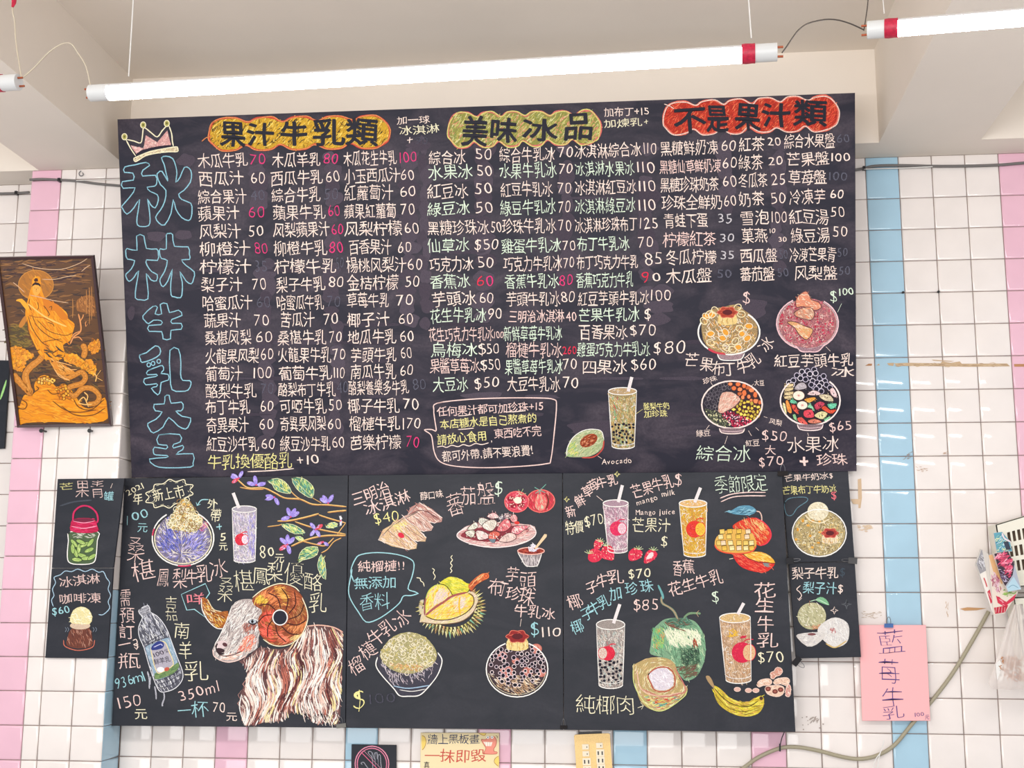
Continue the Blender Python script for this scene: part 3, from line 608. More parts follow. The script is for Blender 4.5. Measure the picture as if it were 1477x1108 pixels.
def pudding(d, cx, cy, s, body=(235, 205, 130), topc=(175, 65, 50)):
    q = d.poly([(cx - s * .72, cy), (cx - s, cy + s * 1.05), (cx - s * .5, cy + s * 1.25), (cx, cy + s * 1.32), (cx + s * .5, cy + s * 1.25), (cx + s, cy + s * 1.05), (cx + s * .72, cy)], body, .9, 2)
    d.hatch(q, [body, (250, 230, 175), (215, 165, 85)], 50, 5, math.pi / 2, .3, 1, .8, raw=True)
    for k in (-.45, 0, .45): d.line([(cx + k * s * .9, cy + s * .25), (cx + k * s * 1.3, cy + s * 1.2)], (150, 100, 50), .9, .9)
    P = [(cx + s * .95 * (1 + .12 * math.cos(6 * t)) * math.cos(t), cy + s * .55 * (1 + .12 * math.cos(6 * t)) * math.sin(t)) for t in np.linspace(0, 6.283, 25)[:-1]]
    q = d.poly(P, topc, .9); d.hatch(q, [(215, 105, 85), topc, (150, 45, 40)], 34, 4, .3, 1, 1, .85, raw=True)
    d.ell(cx, cy, s * .5, s * .27, (95, 35, 40), 1); d.line(P, (225, 120, 100), 1.0, .85, 2, True)
# ---- drawings on the big board
d = Draw(800, 400, 3.822, 61)                                  # avocado and drink
q = d.poly([(65, 985), (72, 935), (105, 880), (160, 845), (215, 838), (258, 850), (272, 895), (255, 950), (200, 985), (130, 992)], (185, 195, 150), .75, 3)
d.hatch(q, [(225, 230, 190), (190, 205, 150), (230, 220, 170), (150, 175, 120)], 240, 6, -.6, .5, 1, .8, raw=True)
d.hatch(d.P([(66, 985), (75, 920), (120, 900), (135, 960), (120, 990)]), [(235, 225, 120), (150, 200, 120)], 60, 5, -.8, .5, 1, .8, raw=True)
d.line([(272, 900), (262, 950), (215, 990), (150, 995)], (200, 80, 70), 2.0, .8)
q = d.ell(188, 900, 52, 32, (150, 65, 35), .95, rot=-.5); d.hatch(q, [(190, 90, 50), (120, 45, 30), (220, 150, 110)], 60, 5, -.5, .4, 1, .85, raw=True)
d.line([(65, 985), (72, 935), (105, 880), (160, 845), (215, 838), (258, 850), (272, 895)], WH, 1.2, .8); d.line([(237, 985), (260, 1000)], W, 1.3)
d.text('Avocado', 262, 1018, 425, 1008, 10, W)
d.finish('avocado_drawing', PB, M_chalk, big, label='halved avocado with brown stone, named beside it')
d = Draw(800, 400, 3.822, 62)
cup(d, (296, 632), (452, 625), (440, 930), (316, 930), 20, [(225, 190, 120), (200, 160, 90), (170, 200, 150), (230, 205, 160)], (110, 105, 80), ((425, 550), (405, 630)), None, 808, top=(190, 160, 120), pr=1.9, npearl=32)
d.hatch([(320, 660), (345, 660), (345, 790), (328, 790)], [(210, 80, 80), (130, 200, 150)], 24, 6, 1.5, .3, 1, .8)
d.line([(450, 752), (485, 728)], YL, 1.1)
d.text('酪梨牛奶', 488, 712, 634, 708, 10, YL, rough=1.4); d.text('加珍珠', 492, 755, 622, 748, 10, YL)
d.finish('drink_drawing', PB, M_chalk, big, label='tall glass of avocado drink with black pearls')
d = Draw(1000, 410, 9.236, 63)                                 # mango pudding ice
q = d.poly([(110, 480), (170, 380), (250, 330), (420, 300), (560, 270), (680, 350), (800, 440), (860, 600), (820, 780), (680, 910), (450, 940), (250, 880), (130, 740)], (190, 160, 110), .55, 2)
d.hatch(q, [(245, 225, 190), (240, 200, 120), (235, 160, 60), (250, 240, 225), (170, 130, 90)], 420, 7, lambda x, y: math.atan2(y - 470, x - 1050) + 1.2, .9, .95, .8, raw=True)
for x, y in ((230, 660), (390, 720), (650, 660), (600, 840), (740, 560), (430, 640), (720, 720), (170, 430), (250, 410)):
    d.ell(x, y, 45, 30, (238, 165, 60), .9, rot=d.R.uniform(-1, 1)); d.ell(x, y, 52, 38, (252, 235, 205), .9, 1, rot=d.R.uniform(-1, 1))
for x, y in ((290, 350), (210, 400), (140, 490), (590, 310), (640, 400), (560, 760), (440, 840), (230, 780), (520, 930 - 60), (620, 590)):
    d.ell(x, y, 52, 40, (252, 235, 190), .9, 1.2, rot=d.R.uniform(-1, 1))
pudding(d, 455, 375, 130, (240, 210, 140), (175, 70, 50))
bowl(d, 475, 640, 410, 300, None, WH, 2.2, False, -52, 205); d.line([(195, 860), (300, 910), (430, 935)], (215, 70, 85), 3, .8)
d.poly([(320, 930), (350, 1000), (620, 1005), (680, 920), (500, 950)], (180, 150, 155), .6); d.line([(320, 930), (360, 1000), (480, 1015), (630, 1000), (685, 920)], WH, 1.5, .9)
d.glyph('$', 710, 175, 14, 20, LP, .15)
d.finish('ice_bowl_drawing', PB, M_chalk, big, label='mango ice bowl topped with a caramel pudding')
d = Draw(980, 400, 3.822, 64)
for ch, x, y, r_ in (('芒', 66, 455, .1), ('果', 150, 480, .05), ('布', 215, 500, 0), ('丁', 275, 505, 0), ('牛', 350, 492, -.25), ('乳', 405, 455, -.6), ('冰', 478, 370, -.95)):
    d.glyph(ch, x, y, 19, 21, W, r_); d.up()
d.finish('bowl_lettering', PB, M_chalk, big, split='lettering')
d = Draw(1110, 400, 9.231, 65)                                 # red bean taro
q = d.poly(circ_pts(505, 620, 400, 340), (205, 130, 130), .55)
d.hatch(q, [(245, 215, 205), (235, 150, 160), (215, 80, 110), (240, 190, 180), (150, 90, 110)], 480, 5, .5, 1.5, .9, .8, raw=True)
d.dots(circ_pts(400, 600, 270, 260), [(205, 50, 80), (170, 35, 60)], 60, 1.3, None, .95, 2)
d.dots([(650, 500), (860, 600), (700, 870), (450, 880), (600, 700)], [(205, 50, 80), (150, 60, 90)], 40, 1.3, None, .95, 2)
for P, c in (([(350, 310), (390, 240), (480, 185), (530, 240), (560, 300), (650, 330), (690, 400), (600, 440), (450, 390), (360, 400)], (230, 150, 120)), ([(330, 470), (430, 410), (540, 400), (600, 470), (570, 560), (470, 560), (350, 520)], (205, 150, 125)), ([(235, 600), (330, 590), (470, 650), (580, 700), (500, 830), (400, 770), (330, 670)], (230, 175, 120))):
    q = d.poly(P, c, .8, 2); d.hatch(q, [(250, 225, 195), c, (240, 150, 110)], 70, 6, .6, .7, 1, .85, raw=True); d.line(P, (110, 70, 70), 1.1, .8, 3, True)
bowl(d, 505, 615, 410, 348, None, (240, 200, 205), 2, True, -58, 242); d.poly([(350, 915), (420, 985), (640, 985), (720, 905), (540, 950)], (180, 140, 150), .6)
d.line([(345, 910), (420, 985), (530, 992), (645, 985), (735, 895)], (240, 200, 205), 1.6, .9)
d.text('$', 785, 245, 920, 250, 22, G); d.text('100', 915, 200, 1125, 185, 13, G); d.line([(960, 350), (905, 465)], G, 1.2); d.line([(750, 925), (810, 985)], W, 1.2)
d.finish('ice_bowl_drawing', PB, M_chalk, big, label='pink red-bean ice bowl with taro pieces')
d = Draw(980, 400, 3.822, 66)
d.text('紅豆芋頭牛乳', 522, 462, 960, 455, 19, W); d.text('冰', 835, 522, 968, 522, 15, W)
d.text('珍珠', 128, 575, 206, 555, 8, W); d.text('大豆', 412, 582, 468, 582, 9, W); d.text('綠豆', 92, 862, 172, 860, 10, W)
d.text('紅豆', 364, 918, 442, 912, 9.5, W); d.text('风梨', 495, 790, 566, 806, 8, W)
d.text('$50', 450, 868, 596, 878, 19, LP); d.text('大', 470, 952, 532, 950, 13, LP); d.text('$70', 430, 1020, 578, 1012, 17, LP)
d.text('$65', 820, 828, 952, 815, 17, LP); d.text('水果冰', 592, 922, 882, 918, 22, W); d.glyph('+', 688, 1015, 15, 20, LP, 0, 1, .5); d.text('珍珠', 755, 1010, 925, 1000, 17, LP)
d.text('綜合冰', 90, 970, 395, 975, 23, G)
for L in ([(172, 578), (182, 594)], [(410, 588), (396, 600)], [(165, 815), (148, 838)], [(380, 845), (398, 875)], [(420, 828), (438, 845)], [(465, 768), (485, 775)], [(265, 875), (250, 920)], [(707, 858), (712, 875)]): d.line(L, W, 1.2)
d.finish('bowl_lettering', PB, M_chalk, big, split='lettering', label='names and prices around the lower two bowls')
d = Draw(1000, 530, 10.07, 67)                                 # four-topping bowl
d.poly(circ_pts(560, 540, 425, 330), (48, 44, 54), 1.2)
d.dots([(170, 560), (200, 400), (330, 270), (500, 220), (530, 300), (420, 370), (370, 500), (350, 610), (230, 600)], [(40, 38, 48), (55, 50, 60)], 42, 2.4, [(135, 125, 130), (105, 98, 106)], 1.1, 2.0, .7)
for c, P, n, r_ in (((232, 120, 70), [(520, 240), (600, 210), (740, 240), (900, 350), (980, 520), (900, 510), (800, 480), (690, 450), (640, 380), (560, 340)], 26, 3.4), ((235, 205, 80), [(600, 580), (700, 480), (800, 500), (980, 560), (960, 700), (880, 780), (760, 740), (700, 680), (560, 640)], 34, 2.6)):
    d.dots(P, [c, tuple(min(255, v + 22) for v in c), tuple(int(v * .85) for v in c)], n, r_, [(90, 40, 25)], .95, 1.75, .8, sq=(n == 34))
d.dots([(420, 660), (560, 640), (740, 720), (900, 790), (760, 850), (620, 880), (520, 820), (430, 720)], [(205, 35, 75), (235, 80, 110), (150, 20, 55), (250, 190, 200)], 110, 1.1, None, .95, 1.5)
d.dots([(170, 600), (350, 640), (420, 700), (540, 830), (480, 870), (330, 830), (220, 730)], [(120, 125, 95), (85, 90, 70), (215, 210, 165), (65, 68, 55)], 100, 1.1, None, .95, 1.5)
q = d.poly([(360, 640), (380, 480), (420, 370), (560, 360), (660, 430), (680, 480), (600, 570), (440, 660)], (225, 180, 160), .8, 2); d.hatch(q, [(252, 232, 215), (225, 150, 130), (245, 200, 180)], 90, 6, -.7, .6, 1, .85, raw=True)
d.line([(680, 480), (600, 570), (440, 660)], (120, 80, 80), 1.2, .9)
bowl(d, 562, 542, 440, 345, (885, 70, 185), (250, 228, 220), 2.1, False)
d.finish('ice_bowl_drawing', PB, M_chalk, big, label='bowl with pearls, orange beans, yellow cubes and red beans')
d = Draw(1110, 525, 9.633, 68)                                 # fruit ice
d.poly(circ_pts(565, 510, 400, 330), (44, 40, 50), 1.2)
for i, (x, y) in enumerate([(270, 260), (330, 230), (380, 160), (450, 110), (530, 100), (620, 80), (430, 200), (490, 160), (550, 190), (640, 130), (700, 200), (750, 170), (600, 240), (660, 260), (770, 240), (720, 270), (790, 290), (620, 320), (690, 310), (650, 350), (720, 380), (560, 140), (500, 215), (580, 290), (310, 290), (840, 330)]):
    d.ell(x, y, 34, 34, (34, 32, 46), 1.2); d.ell(x, y, 36, 36, (205, 195, 215) if i % 3 else (235, 225, 235), .8, 1)
def piece(P, c, seeds=0, ol=(60, 40, 40)):
    q = d.poly(P, c, .9, 2); d.hatch(q, [c, tuple(min(255, v + 30) for v in c), tuple(int(v * .85) for v in c)], 26, 5, .5, .9, 1, .85, raw=True)
    d.line(P, ol, .8, .8, 2, True)
    mx, my = sum(p[0] for p in P) / len(P), sum(p[1] for p in P) / len(P)
    for k in range(seeds): d.ell(mx + d.R.uniform(-25, 25), my + d.R.uniform(-18, 18), 6, 12, (50, 20, 25), 1.1)
for y in (300, 350, 410, 460): piece([(200, y), (250, y - 20), (330, y - 25), (320, y + 15), (220, y + 30)], (225, 200, 150))
piece([(340, 350), (400, 270), (480, 260), (520, 330), (430, 360)], (190, 180, 185)); piece([(520, 420), (600, 365), (690, 390), (710, 430), (600, 440)], (235, 205, 205), 2)
piece([(680, 440), (760, 420), (850, 440), (890, 520), (760, 510)], (215, 200, 165), 2); piece([(840, 350), (890, 335), (940, 430), (910, 470), (850, 420)], (240, 205, 205), 1)
piece([(480, 490), (620, 460), (640, 490), (560, 540), (520, 530)], (240, 165, 70)); piece([(620, 570), (700, 520), (770, 550), (730, 600), (650, 640)], (205, 70, 95), 3)
piece([(800, 560), (930, 545), (920, 600), (850, 630)], (110, 205, 165)); piece([(720, 620), (770, 580), (840, 640), (930, 630), (880, 690), (810, 680)], (230, 85, 55))
piece([(220, 520), (260, 510), (310, 640), (300, 690), (250, 660)], (240, 150, 70)); piece([(300, 580), (360, 570), (410, 700), (340, 660)], (225, 80, 65), 2)
piece([(280, 510), (330, 490), (390, 545), (300, 550)], (110, 200, 160)); piece([(480, 650), (590, 635), (620, 740), (520, 750), (475, 720)], (225, 75, 90), 3)
piece([(520, 600), (570, 555), (630, 640), (580, 620)], (150, 220, 175)); piece([(620, 710), (720, 655), (810, 690), (740, 770), (660, 750)], (225, 215, 160), 3)
piece([(380, 760), (450, 740), (540, 840), (500, 850), (420, 820)], (225, 90, 80), 1); piece([(530, 790), (620, 760), (725, 800), (640, 830), (560, 825)], (225, 130, 105), 1)
piece([(320, 710), (360, 700), (380, 780), (340, 770)], (150, 210, 150)); piece([(760, 780), (830, 725), (850, 745), (780, 800)], (140, 215, 160)); piece([(180, 540), (220, 560), (240, 700), (200, 650)], (240, 225, 170))
for x, y, r_ in ((405, 440, 82), (455, 575, 74)):
    d.ell(x, y, r_, r_ * .8, (252, 236, 218), .95); d.ell(x, y, r_, r_ * .8, (110, 80, 70), .8, .8)
    for t in range(3): d.line([(x - 25 * math.cos(t), y - 22 * math.sin(t)), (x + 25 * math.cos(t), y + 22 * math.sin(t))], (205, 60, 60), 1, .9, 0)
bowl(d, 565, 510, 415, 345, (840, 75, 180), (252, 232, 228), 2.1, False, -50, 225)
d.finish('ice_bowl_drawing', PB, M_chalk, big, label='mixed fruit ice bowl with black pearls on top')
# ---- lower left board: ram, bottle, mulberry ice
d = Draw(50, 670, 5.093, 71)
d.text('2021', 672, 215, 800, 150, 11, CR); d.glyph('年', 757, 252, 14, 16, CR)
d.text('1', 672, 415, 690, 415, 18, CY); d.text('00', 708, 388, 836, 348, 16, CY); d.glyph('元', 792, 462, 14, 14, CY)
d.vtext([('桑', 742, 622, 24, 36, .05), ('椹', 800, 780, 32, 28, -.2), ('鳳', 945, 830, 17, 26, .05), ('梨', 1068, 838, 20, 28), ('牛', 1155, 828, 16, 22, -.05), ('乳', 1245, 800, 22, 25, -.1), ('冰', 1350, 762, 24, 27, -.15)], LP)
d.vtext([('外', 1306, 288, 14, 14), ('帶', 1330, 372, 15, 19), ('5', 1384, 532, 10, 12), ('元', 1385, 602, 12, 12)], CR); d.glyph('+', 1357, 458, 12, 14, CY)
d.line([(1278, 258), (1225, 262), (1195, 300)], CY, 1.4); d.line([(1186, 278), (1194, 302), (1218, 292)], CY, 1.3, .85, 0)
P = []
for t in np.linspace(0, 2 * math.pi, 11)[:-1]: P.append((990 + 150 * math.cos(t), 215 + 85 * math.sin(t) - 25 * math.cos(t)))
sc = []
for i in range(10):
    a, b = P[i], P[(i + 1) % 10]; mx, my = (a[0] + b[0]) / 2, (a[1] + b[1]) / 2; sc += [a, (mx + (mx - 990) * .28, my + (my - 215) * .3)]
d.line(sc, CR, 1.3, .85, 5, True)
ins = smooth([(990 + (x - 990) * .9, 215 + (y - 215) * .88) for x, y in sc], 5, True)
for i in range(0, len(ins) - 3, 5): d.line([tuple(ins[i]), tuple(ins[i + 2])], CR, 1.1, .85, 0)
d.text('新上市', 865, 232, 1102, 190, 19, CR)
d.finish('lettering', PL, M_chalk, lowA, split='lettering')
d = Draw(210, 715, 9.636, 72)
q = d.poly(circ_pts(520, 600, 400, 360), (150, 140, 165), .5)
d.hatch(q, [(245, 235, 220), (170, 160, 225), (110, 115, 210), (200, 190, 235), (250, 240, 225)], 420, 9, lambda x, y: math.atan2(y - 800, x - 262), .5, 1, .78, raw=True)
d.hatch(circ_pts(330, 620, 150, 190), [(95, 105, 200), (70, 80, 160), (140, 140, 225)], 110, 7, 1, .6, 1.1, .8); d.hatch(circ_pts(720, 620, 150, 150), [(110, 115, 210), (190, 180, 235)], 80, 7, -1, .6, 1, .8)
d.hatch([(700, 250), (850, 330), (880, 480), (740, 500), (700, 400)], [(215, 90, 130), (235, 170, 190)], 50, 6, .8, .8, 1, .8)
q = d.poly([(300, 400), (350, 300), (420, 170), (500, 50), (580, 50), (660, 140), (700, 240), (800, 320), (760, 440), (660, 510), (500, 490), (380, 470)], (200, 185, 130), .6, 2)
d.hatch(q, [(250, 240, 200), (240, 220, 150), (240, 180, 70), (255, 250, 235)], 200, 6, .4, 1.4, 1, .85, raw=True)
d.dots(q, [None], 40, 3.2, [(250, 240, 210), (150, 110, 60)], .9, 1.5, .9, raw=True)
d.ell(520, 590, 428, 385, WH, .85, 1.9, t0=-60, t1=238); d.ell(520, 600, 395, 345, CR, .7, 1.6, t0=-40, t1=215); d.ell(522, 588, 420, 392, (215, 60, 100), .8, 2.2, t0=75, t1=100); d.ell(520, 590, 425, 380, (215, 60, 100), .8, 2, t0=185, t1=200)
d.finish('ice_bowl_drawing', PL, M_chalk, lowA, label='violet mulberry ice with a yellow pineapple heap')
d = Draw(310, 670, 5.54, 73)
cup(d, (138, 360), (332, 355), (322, 765), (152, 765), 26, [(240, 230, 240), (190, 180, 225), (225, 205, 215), (250, 245, 240)], (120, 115, 130), ((145, 228), (192, 350)), (208, 600, 48, 1), None)
d.hatch([(250, 400), (325, 400), (320, 740), (260, 740)], [(160, 150, 220), (200, 190, 240)], 60, 6, 1.5, .4, 1, .8)
d.finish('drink_drawing', PL, M_chalk, lowA, label='lilac yoghurt drink with a red fruit mark')
d = Draw(310, 670, 5.54, 74)
d.glyph('8', 382, 698, 10, 22, CR); d.glyph('0', 448, 697, 10, 14, CR); d.glyph('元', 515, 747, 13, 13, CR)
d.vtext([('桑', 85, 1000, 23, 36), ('椹', 232, 930, 28, 32, -.12), ('鳳', 368, 890, 23, 25), ('梨', 480, 856, 22, 28), ('優', 632, 872, 27, 33, .06), ('酪', 785, 938, 27, 26, .1)], CR)
d.o = (150, 840); d.k = 4.103; d.glyph('乳', 1266, 122, 25, 28, CR, .05)
d.vtext([('需', 127, 90, 15, 24), ('預', 137, 195, 21, 23), ('訂', 134, 292, 21, 20), ('一', 122, 365, 17, 17, -.2, LP), ('瓶', 148, 465, 31, 23, -.08, LP), ('元', 218, 778, 17, 16, 0, CR)], LP)
d.text('936ml', 62, 605, 243, 552, 20, CY); d.text('150', 75, 722, 222, 690, 22, LP)
d.line([(170, 345), (190, 338), (196, 360), (176, 368), (190, 375), (200, 365), (195, 395)], W, 1.2); d.line([(178, 382), (193, 397), (206, 380)], W, 1.2, .85, 0)
d.vtext([('嘉', 398, 155, 18, 36, -.05), ('南', 460, 285, 22, 24, .05), ('羊', 482, 402, 19, 25, .05), ('乳', 545, 525, 34, 28, -.05)], CR)
d.text('350ml', 438, 680, 688, 612, 20, LP); d.text('一', 435, 765, 520, 755, 20, CY); d.text('杯', 515, 752, 620, 752, 24, CY); d.text('70', 640, 742, 722, 738, 20, W); d.glyph('元', 755, 795, 15, 13, W)
d.line([(457, 72), (600, 8), (625, 65), (590, 115), (607, 213), (535, 160), (490, 165), (457, 72)], CY, 1.4, .85, 0); d.text('咩', 485, 108, 600, 92, 17, (240, 140, 150))
d.finish('lettering', PL, M_chalk, lowA, split='lettering')
d = Draw(190, 870, 7.914, 75)                                  # milk bottle
body = [(85, 75), (180, 28), (205, 65), (210, 100), (290, 150), (360, 230), (410, 320), (440, 400), (520, 620), (580, 780), (575, 880), (500, 970), (400, 1010), (325, 1010), (270, 920), (200, 720), (140, 510), (85, 380), (80, 270), (125, 160), (92, 125)]
q = d.poly(body, (105, 106, 118), .5, 2)
d.hatch(q, [(235, 235, 240), (190, 192, 205), (150, 152, 168), (250, 250, 250)], 420, 9, 1.15, .35, .9, .75, raw=True)
lab = [(155, 510), (230, 470), (360, 410), (430, 400), (480, 520), (530, 700), (480, 790), (380, 850), (275, 870), (230, 740)]
q = d.poly(lab, (150, 175, 195), .8, 2); d.hatch(q, [(190, 210, 225), (215, 215, 220), (165, 190, 210)], 110, 7, 1.1, .4, .9, .8, raw=True)
q = d.poly([(265, 800), (400, 770), (520, 680), (540, 730), (480, 800), (370, 850), (275, 870)], (110, 140, 90), .9, 2); d.hatch(q, [(130, 160, 100), (90, 120, 80)], 50, 5, -.4, .5, 1, .9, raw=True)
q = d.poly([(215, 520), (300, 450), (380, 450), (430, 560), (470, 680), (450, 730), (320, 800), (270, 760), (235, 640)], (180, 175, 188), .9, 2)
d.line([(215, 520), (250, 680), (280, 770), (320, 800), (450, 730), (475, 680), (430, 560), (380, 450), (300, 445), (215, 520)], (245, 225, 160), 1.2, .9)
d.poly([(225, 500), (290, 440), (350, 440), (370, 480), (340, 520), (235, 540)], (50, 62, 130), 1.1, 2); d.line([(250, 505), (330, 470), (350, 490)], (200, 200, 235), 1.2, .9)
d.text('100%', 238, 600, 420, 540, 8, (60, 55, 70), rough=1.5, a=1.2); d.text('鮮羊乳', 250, 680, 440, 635, 8.5, (50, 46, 60), a=1.2)
d.ell(330, 760, 42, 30, (252, 250, 250), .9); d.ell(400, 755, 30, 22, (200, 95, 75), .9, rot=-.4)
d.poly([(85, 75), (180, 28), (205, 65), (212, 105), (125, 155), (92, 125)], (200, 200, 208), .5)
for L in ([(88, 85), (195, 48)], [(92, 112), (204, 72)], [(105, 140), (208, 95)], [(140, 470), (260, 400), (400, 330)], [(150, 500), (270, 430), (430, 385)], [(275, 890), (400, 850), (560, 760)], [(290, 930), (420, 890), (578, 800)], [(310, 975), (440, 940), (570, 850)]): d.line(L, (70, 70, 84), 1, .9)
d.line(body, (235, 235, 240), 1.1, .8, 3, True)
for L in ([(180, 780), (200, 870), (202, 980)], [(262, 950), (275, 1020), (280, 1100)], [(365, 1015), (372, 1080), (350, 1150), (352, 1180)], [(215, 840), (212, 930)]): d.line(L, (200, 200, 210), 2.2, .6)
d.finish('milk_bottle_drawing', PL, M_chalk, lowA, label='tilted plastic milk bottle with a label, dripping')
# the ram
d = Draw(300, 835, 5.155, 76)
def fur(P, cols, n, ln, ang, sp, w_=1.25, a=.92): d.hatch(P, cols, n, ln, ang, sp, w_, a, .35, keep=.55)
bodyP = [(380, 510), (470, 520), (600, 510), (690, 400), (740, 350), (830, 345), (930, 360), (1000, 400), (1000, 640), (985, 900), (975, 1080), (900, 1060), (820, 1080), (740, 1030), (640, 980), (560, 1050), (440, 1060), (330, 1090), (270, 1080), (238, 960), (240, 860), (275, 780), (290, 690), (270, 640), (230, 615), (300, 580)]
d.poly(bodyP, (112, 78, 76), .7, 2)
FC = [(250, 238, 228), (252, 246, 240), (240, 215, 200), (226, 178, 160), (240, 222, 160), (150, 92, 86), (120, 66, 62)]
fur(bodyP, [(240, 222, 210), (215, 175, 162), (190, 140, 130)], 500, 12, 1.4, .35, 1.2, .85)
Bp = d.P(bodyP); R_ = d.R
def flow(x, y):
    u, v = (x - 300) * 5.155, (y - 835) * 5.155
    if u > 560 and v < 560: return 2.2 - (u - 560) / 420 * 1.3 + (v - 350) / 900
    return 1.62 + .42 * math.sin(v / 62 + u / 95) - max(0, (360 - u)) / 700
for k in range(760):
    for _ in range(40):
        x, y = R_.uniform(345, 494), R_.uniform(905, 1040)
        if inside(Bp, x, y): break
    u, v = (x - 300) * 5.155, (y - 835) * 5.155; P = [(x, y)]; band = math.sin(u / 38 + .6 * math.sin(v / 120))
    for q_ in range(R_.randint(5, 9)):
        a_ = flow(x, y) + R_.uniform(-.12, .12); x += 3.1 * math.cos(a_); y += 3.1 * math.sin(a_); P.append((x, y))
        if not inside(Bp, x, y): break
    if band < -.9 or (540 < u < 600 and v < 960) or v > 985 and 330 < u < 930 and R_.random() < .4: c = R_.choice([(104, 56, 54), (84, 44, 46), (150, 84, 74), (205, 120, 100)])
    else: c = R_.choice(FC[:4] + FC[:2] + ([FC[4]] * 3 if 430 < u < 520 or 590 < u < 700 or u > 900 else []) + FC[5:6])
    if k % 14 == 0: d.up()
    d._rib([np.array(p) for p in P], c, R_.uniform(.9, 1.9), .92, k, jit=.2)
d.hatch([(700, 950), (900, 1020), (980, 1000), (980, 1080), (700, 1080)], [(30, 30, 40), (240, 225, 215)], 60, 12, 1.2, .3, 1.2, .9)
d.line([(250, 860), (235, 960), (270, 1080)], WH, 1.4); d.line([(740, 352), (830, 345), (930, 360), (1000, 395)], (240, 190, 170), 1.6)
# muzzle and face
face = [(290, 150), (340, 160), (400, 220), (400, 330), (380, 430), (370, 510), (300, 560), (210, 610), (130, 618), (65, 590), (45, 560), (35, 525), (60, 480), (90, 420), (130, 330), (160, 250), (180, 200), (230, 160)]
q = d.poly(face, (186, 172, 168), .8, 3)
d.hatch(q, [(250, 244, 238), (235, 225, 218), (215, 200, 195), (252, 250, 246), (120, 108, 108)], 620, 10, lambda x, y: math.atan2(-1, .62) + .25 * math.sin(x * .3), .35, .95, .8, raw=True)
d.hatch([(270, 430), (350, 400), (370, 470), (300, 550), (210, 560), (230, 490)], [(240, 150, 120), (225, 110, 95), (245, 205, 185)], 120, 8, 2.2, .4, 1.1, .85)
d.hatch([(250, 330), (330, 300), (380, 360), (300, 420), (260, 400)], [(150, 80, 70), (205, 130, 110)], 60, 7, 1.9, .4, 1, .85)
d.hatch([(80, 570), (200, 550), (280, 540), (200, 605), (100, 605)], [(240, 195, 175), (252, 240, 230)], 60, 8, -.1, .3, 1, .85)
d.ell(333, 318, 34, 20, (60, 48, 54), 1.2); d.ell(333, 318, 26, 14, (190, 200, 210), .95); d.ell(330, 318, 10, 12, (30, 26, 34), 1.2); d.line([(298, 312), (330, 296), (372, 312)], WH, 1.3); d.line([(300, 325), (335, 342), (370, 322)], (60, 40, 44), 1.4, 1)
d.ell(102, 490, 46, 30, (225, 205, 205), .9, rot=-.2); d.ell(126, 490, 20, 14, (90, 55, 60), 1, rot=.5); d.line([(70, 480), (60, 510), (75, 550), (120, 560)], (50, 34, 38), 2.2, 1.1)
d.poly([(62, 520), (90, 515), (125, 530), (110, 548), (75, 548)], (60, 40, 46), 1, 2); d.line([(75, 560), (130, 575), (200, 560), (250, 540)], (80, 50, 52), 1.3, 1)
d.line([(35, 525), (50, 580), (130, 618), (210, 610), (290, 570)], (245, 215, 205), 1.4, .85); d.line([(180, 200), (130, 330), (90, 420), (50, 490)], WH, 1.2, .85)
# small horn
q = d.poly([(-50, 145), (-5, 150), (40, 225), (100, 245), (150, 240), (140, 300), (110, 362), (60, 360), (0, 300), (-40, 220)], (165, 95, 45), .85, 2)
d.hatch(q, [(235, 190, 80), (205, 130, 60), (240, 225, 180), (120, 60, 40)], 110, 8, .8, .4, 1.1, .85, raw=True); d.line([(-50, 145), (-42, 230), (0, 310), (60, 365), (110, 372)], WH, 1.4); d.line([(-5, 150), (40, 225), (100, 245)], (245, 230, 190), 1.2)
# big curled horn
cx, cy = 550, 285
ringP = [(330, 150), (400, 90), (490, 50), (560, 42), (640, 70), (700, 130), (730, 210), (738, 300), (715, 390), (650, 455), (560, 495), (470, 485), (400, 430), (372, 350), (380, 280), (410, 240), (350, 200)]
q = d.poly(ringP, (150, 78, 50), .9, 3)
d.hatch(q, [(190, 110, 60), (165, 85, 50), (130, 65, 45), (205, 140, 80)], 300, 9, lambda x, y: math.atan2(y - 890, x - 405) + 1.2, .25, 1.2, .85, raw=True)
hcl = [((240, 190, 70), [(335, 155), (400, 110), (450, 150), (430, 190), (360, 185)]), ((225, 130, 75), [(390, 100), (470, 90), (520, 140), (540, 200), (470, 190)]), ((235, 165, 75), [(480, 55), (550, 50), (600, 130), (590, 200), (550, 150)]), ((190, 100, 60), [(600, 60), (680, 120), (700, 180), (640, 260), (620, 160)]), ((165, 105, 60), [(700, 150), (735, 230), (690, 300), (620, 300)]), ((215, 130, 75), [(735, 300), (710, 390), (640, 400), (590, 360), (660, 340)]), ((240, 120, 90), [(640, 460), (540, 490), (500, 400), (520, 360), (580, 430)]), ((238, 90, 70), [(480, 480), (400, 420), (380, 350), (430, 330), (470, 350), (500, 420)]), ((225, 85, 65), [(380, 330), (385, 280), (430, 240), (520, 210), (480, 260), (460, 320)]), ((245, 200, 130), [(640, 455), (690, 420), (650, 430), (610, 440)])]
for c, P in hcl: d.hatch(P, [c, tuple(min(255, v + 25) for v in c), tuple(int(v * .8) for v in c)], 75, 9, lambda x, y: math.atan2(y - 890, x - 405) + 1.3, .3, 1.3, .9)
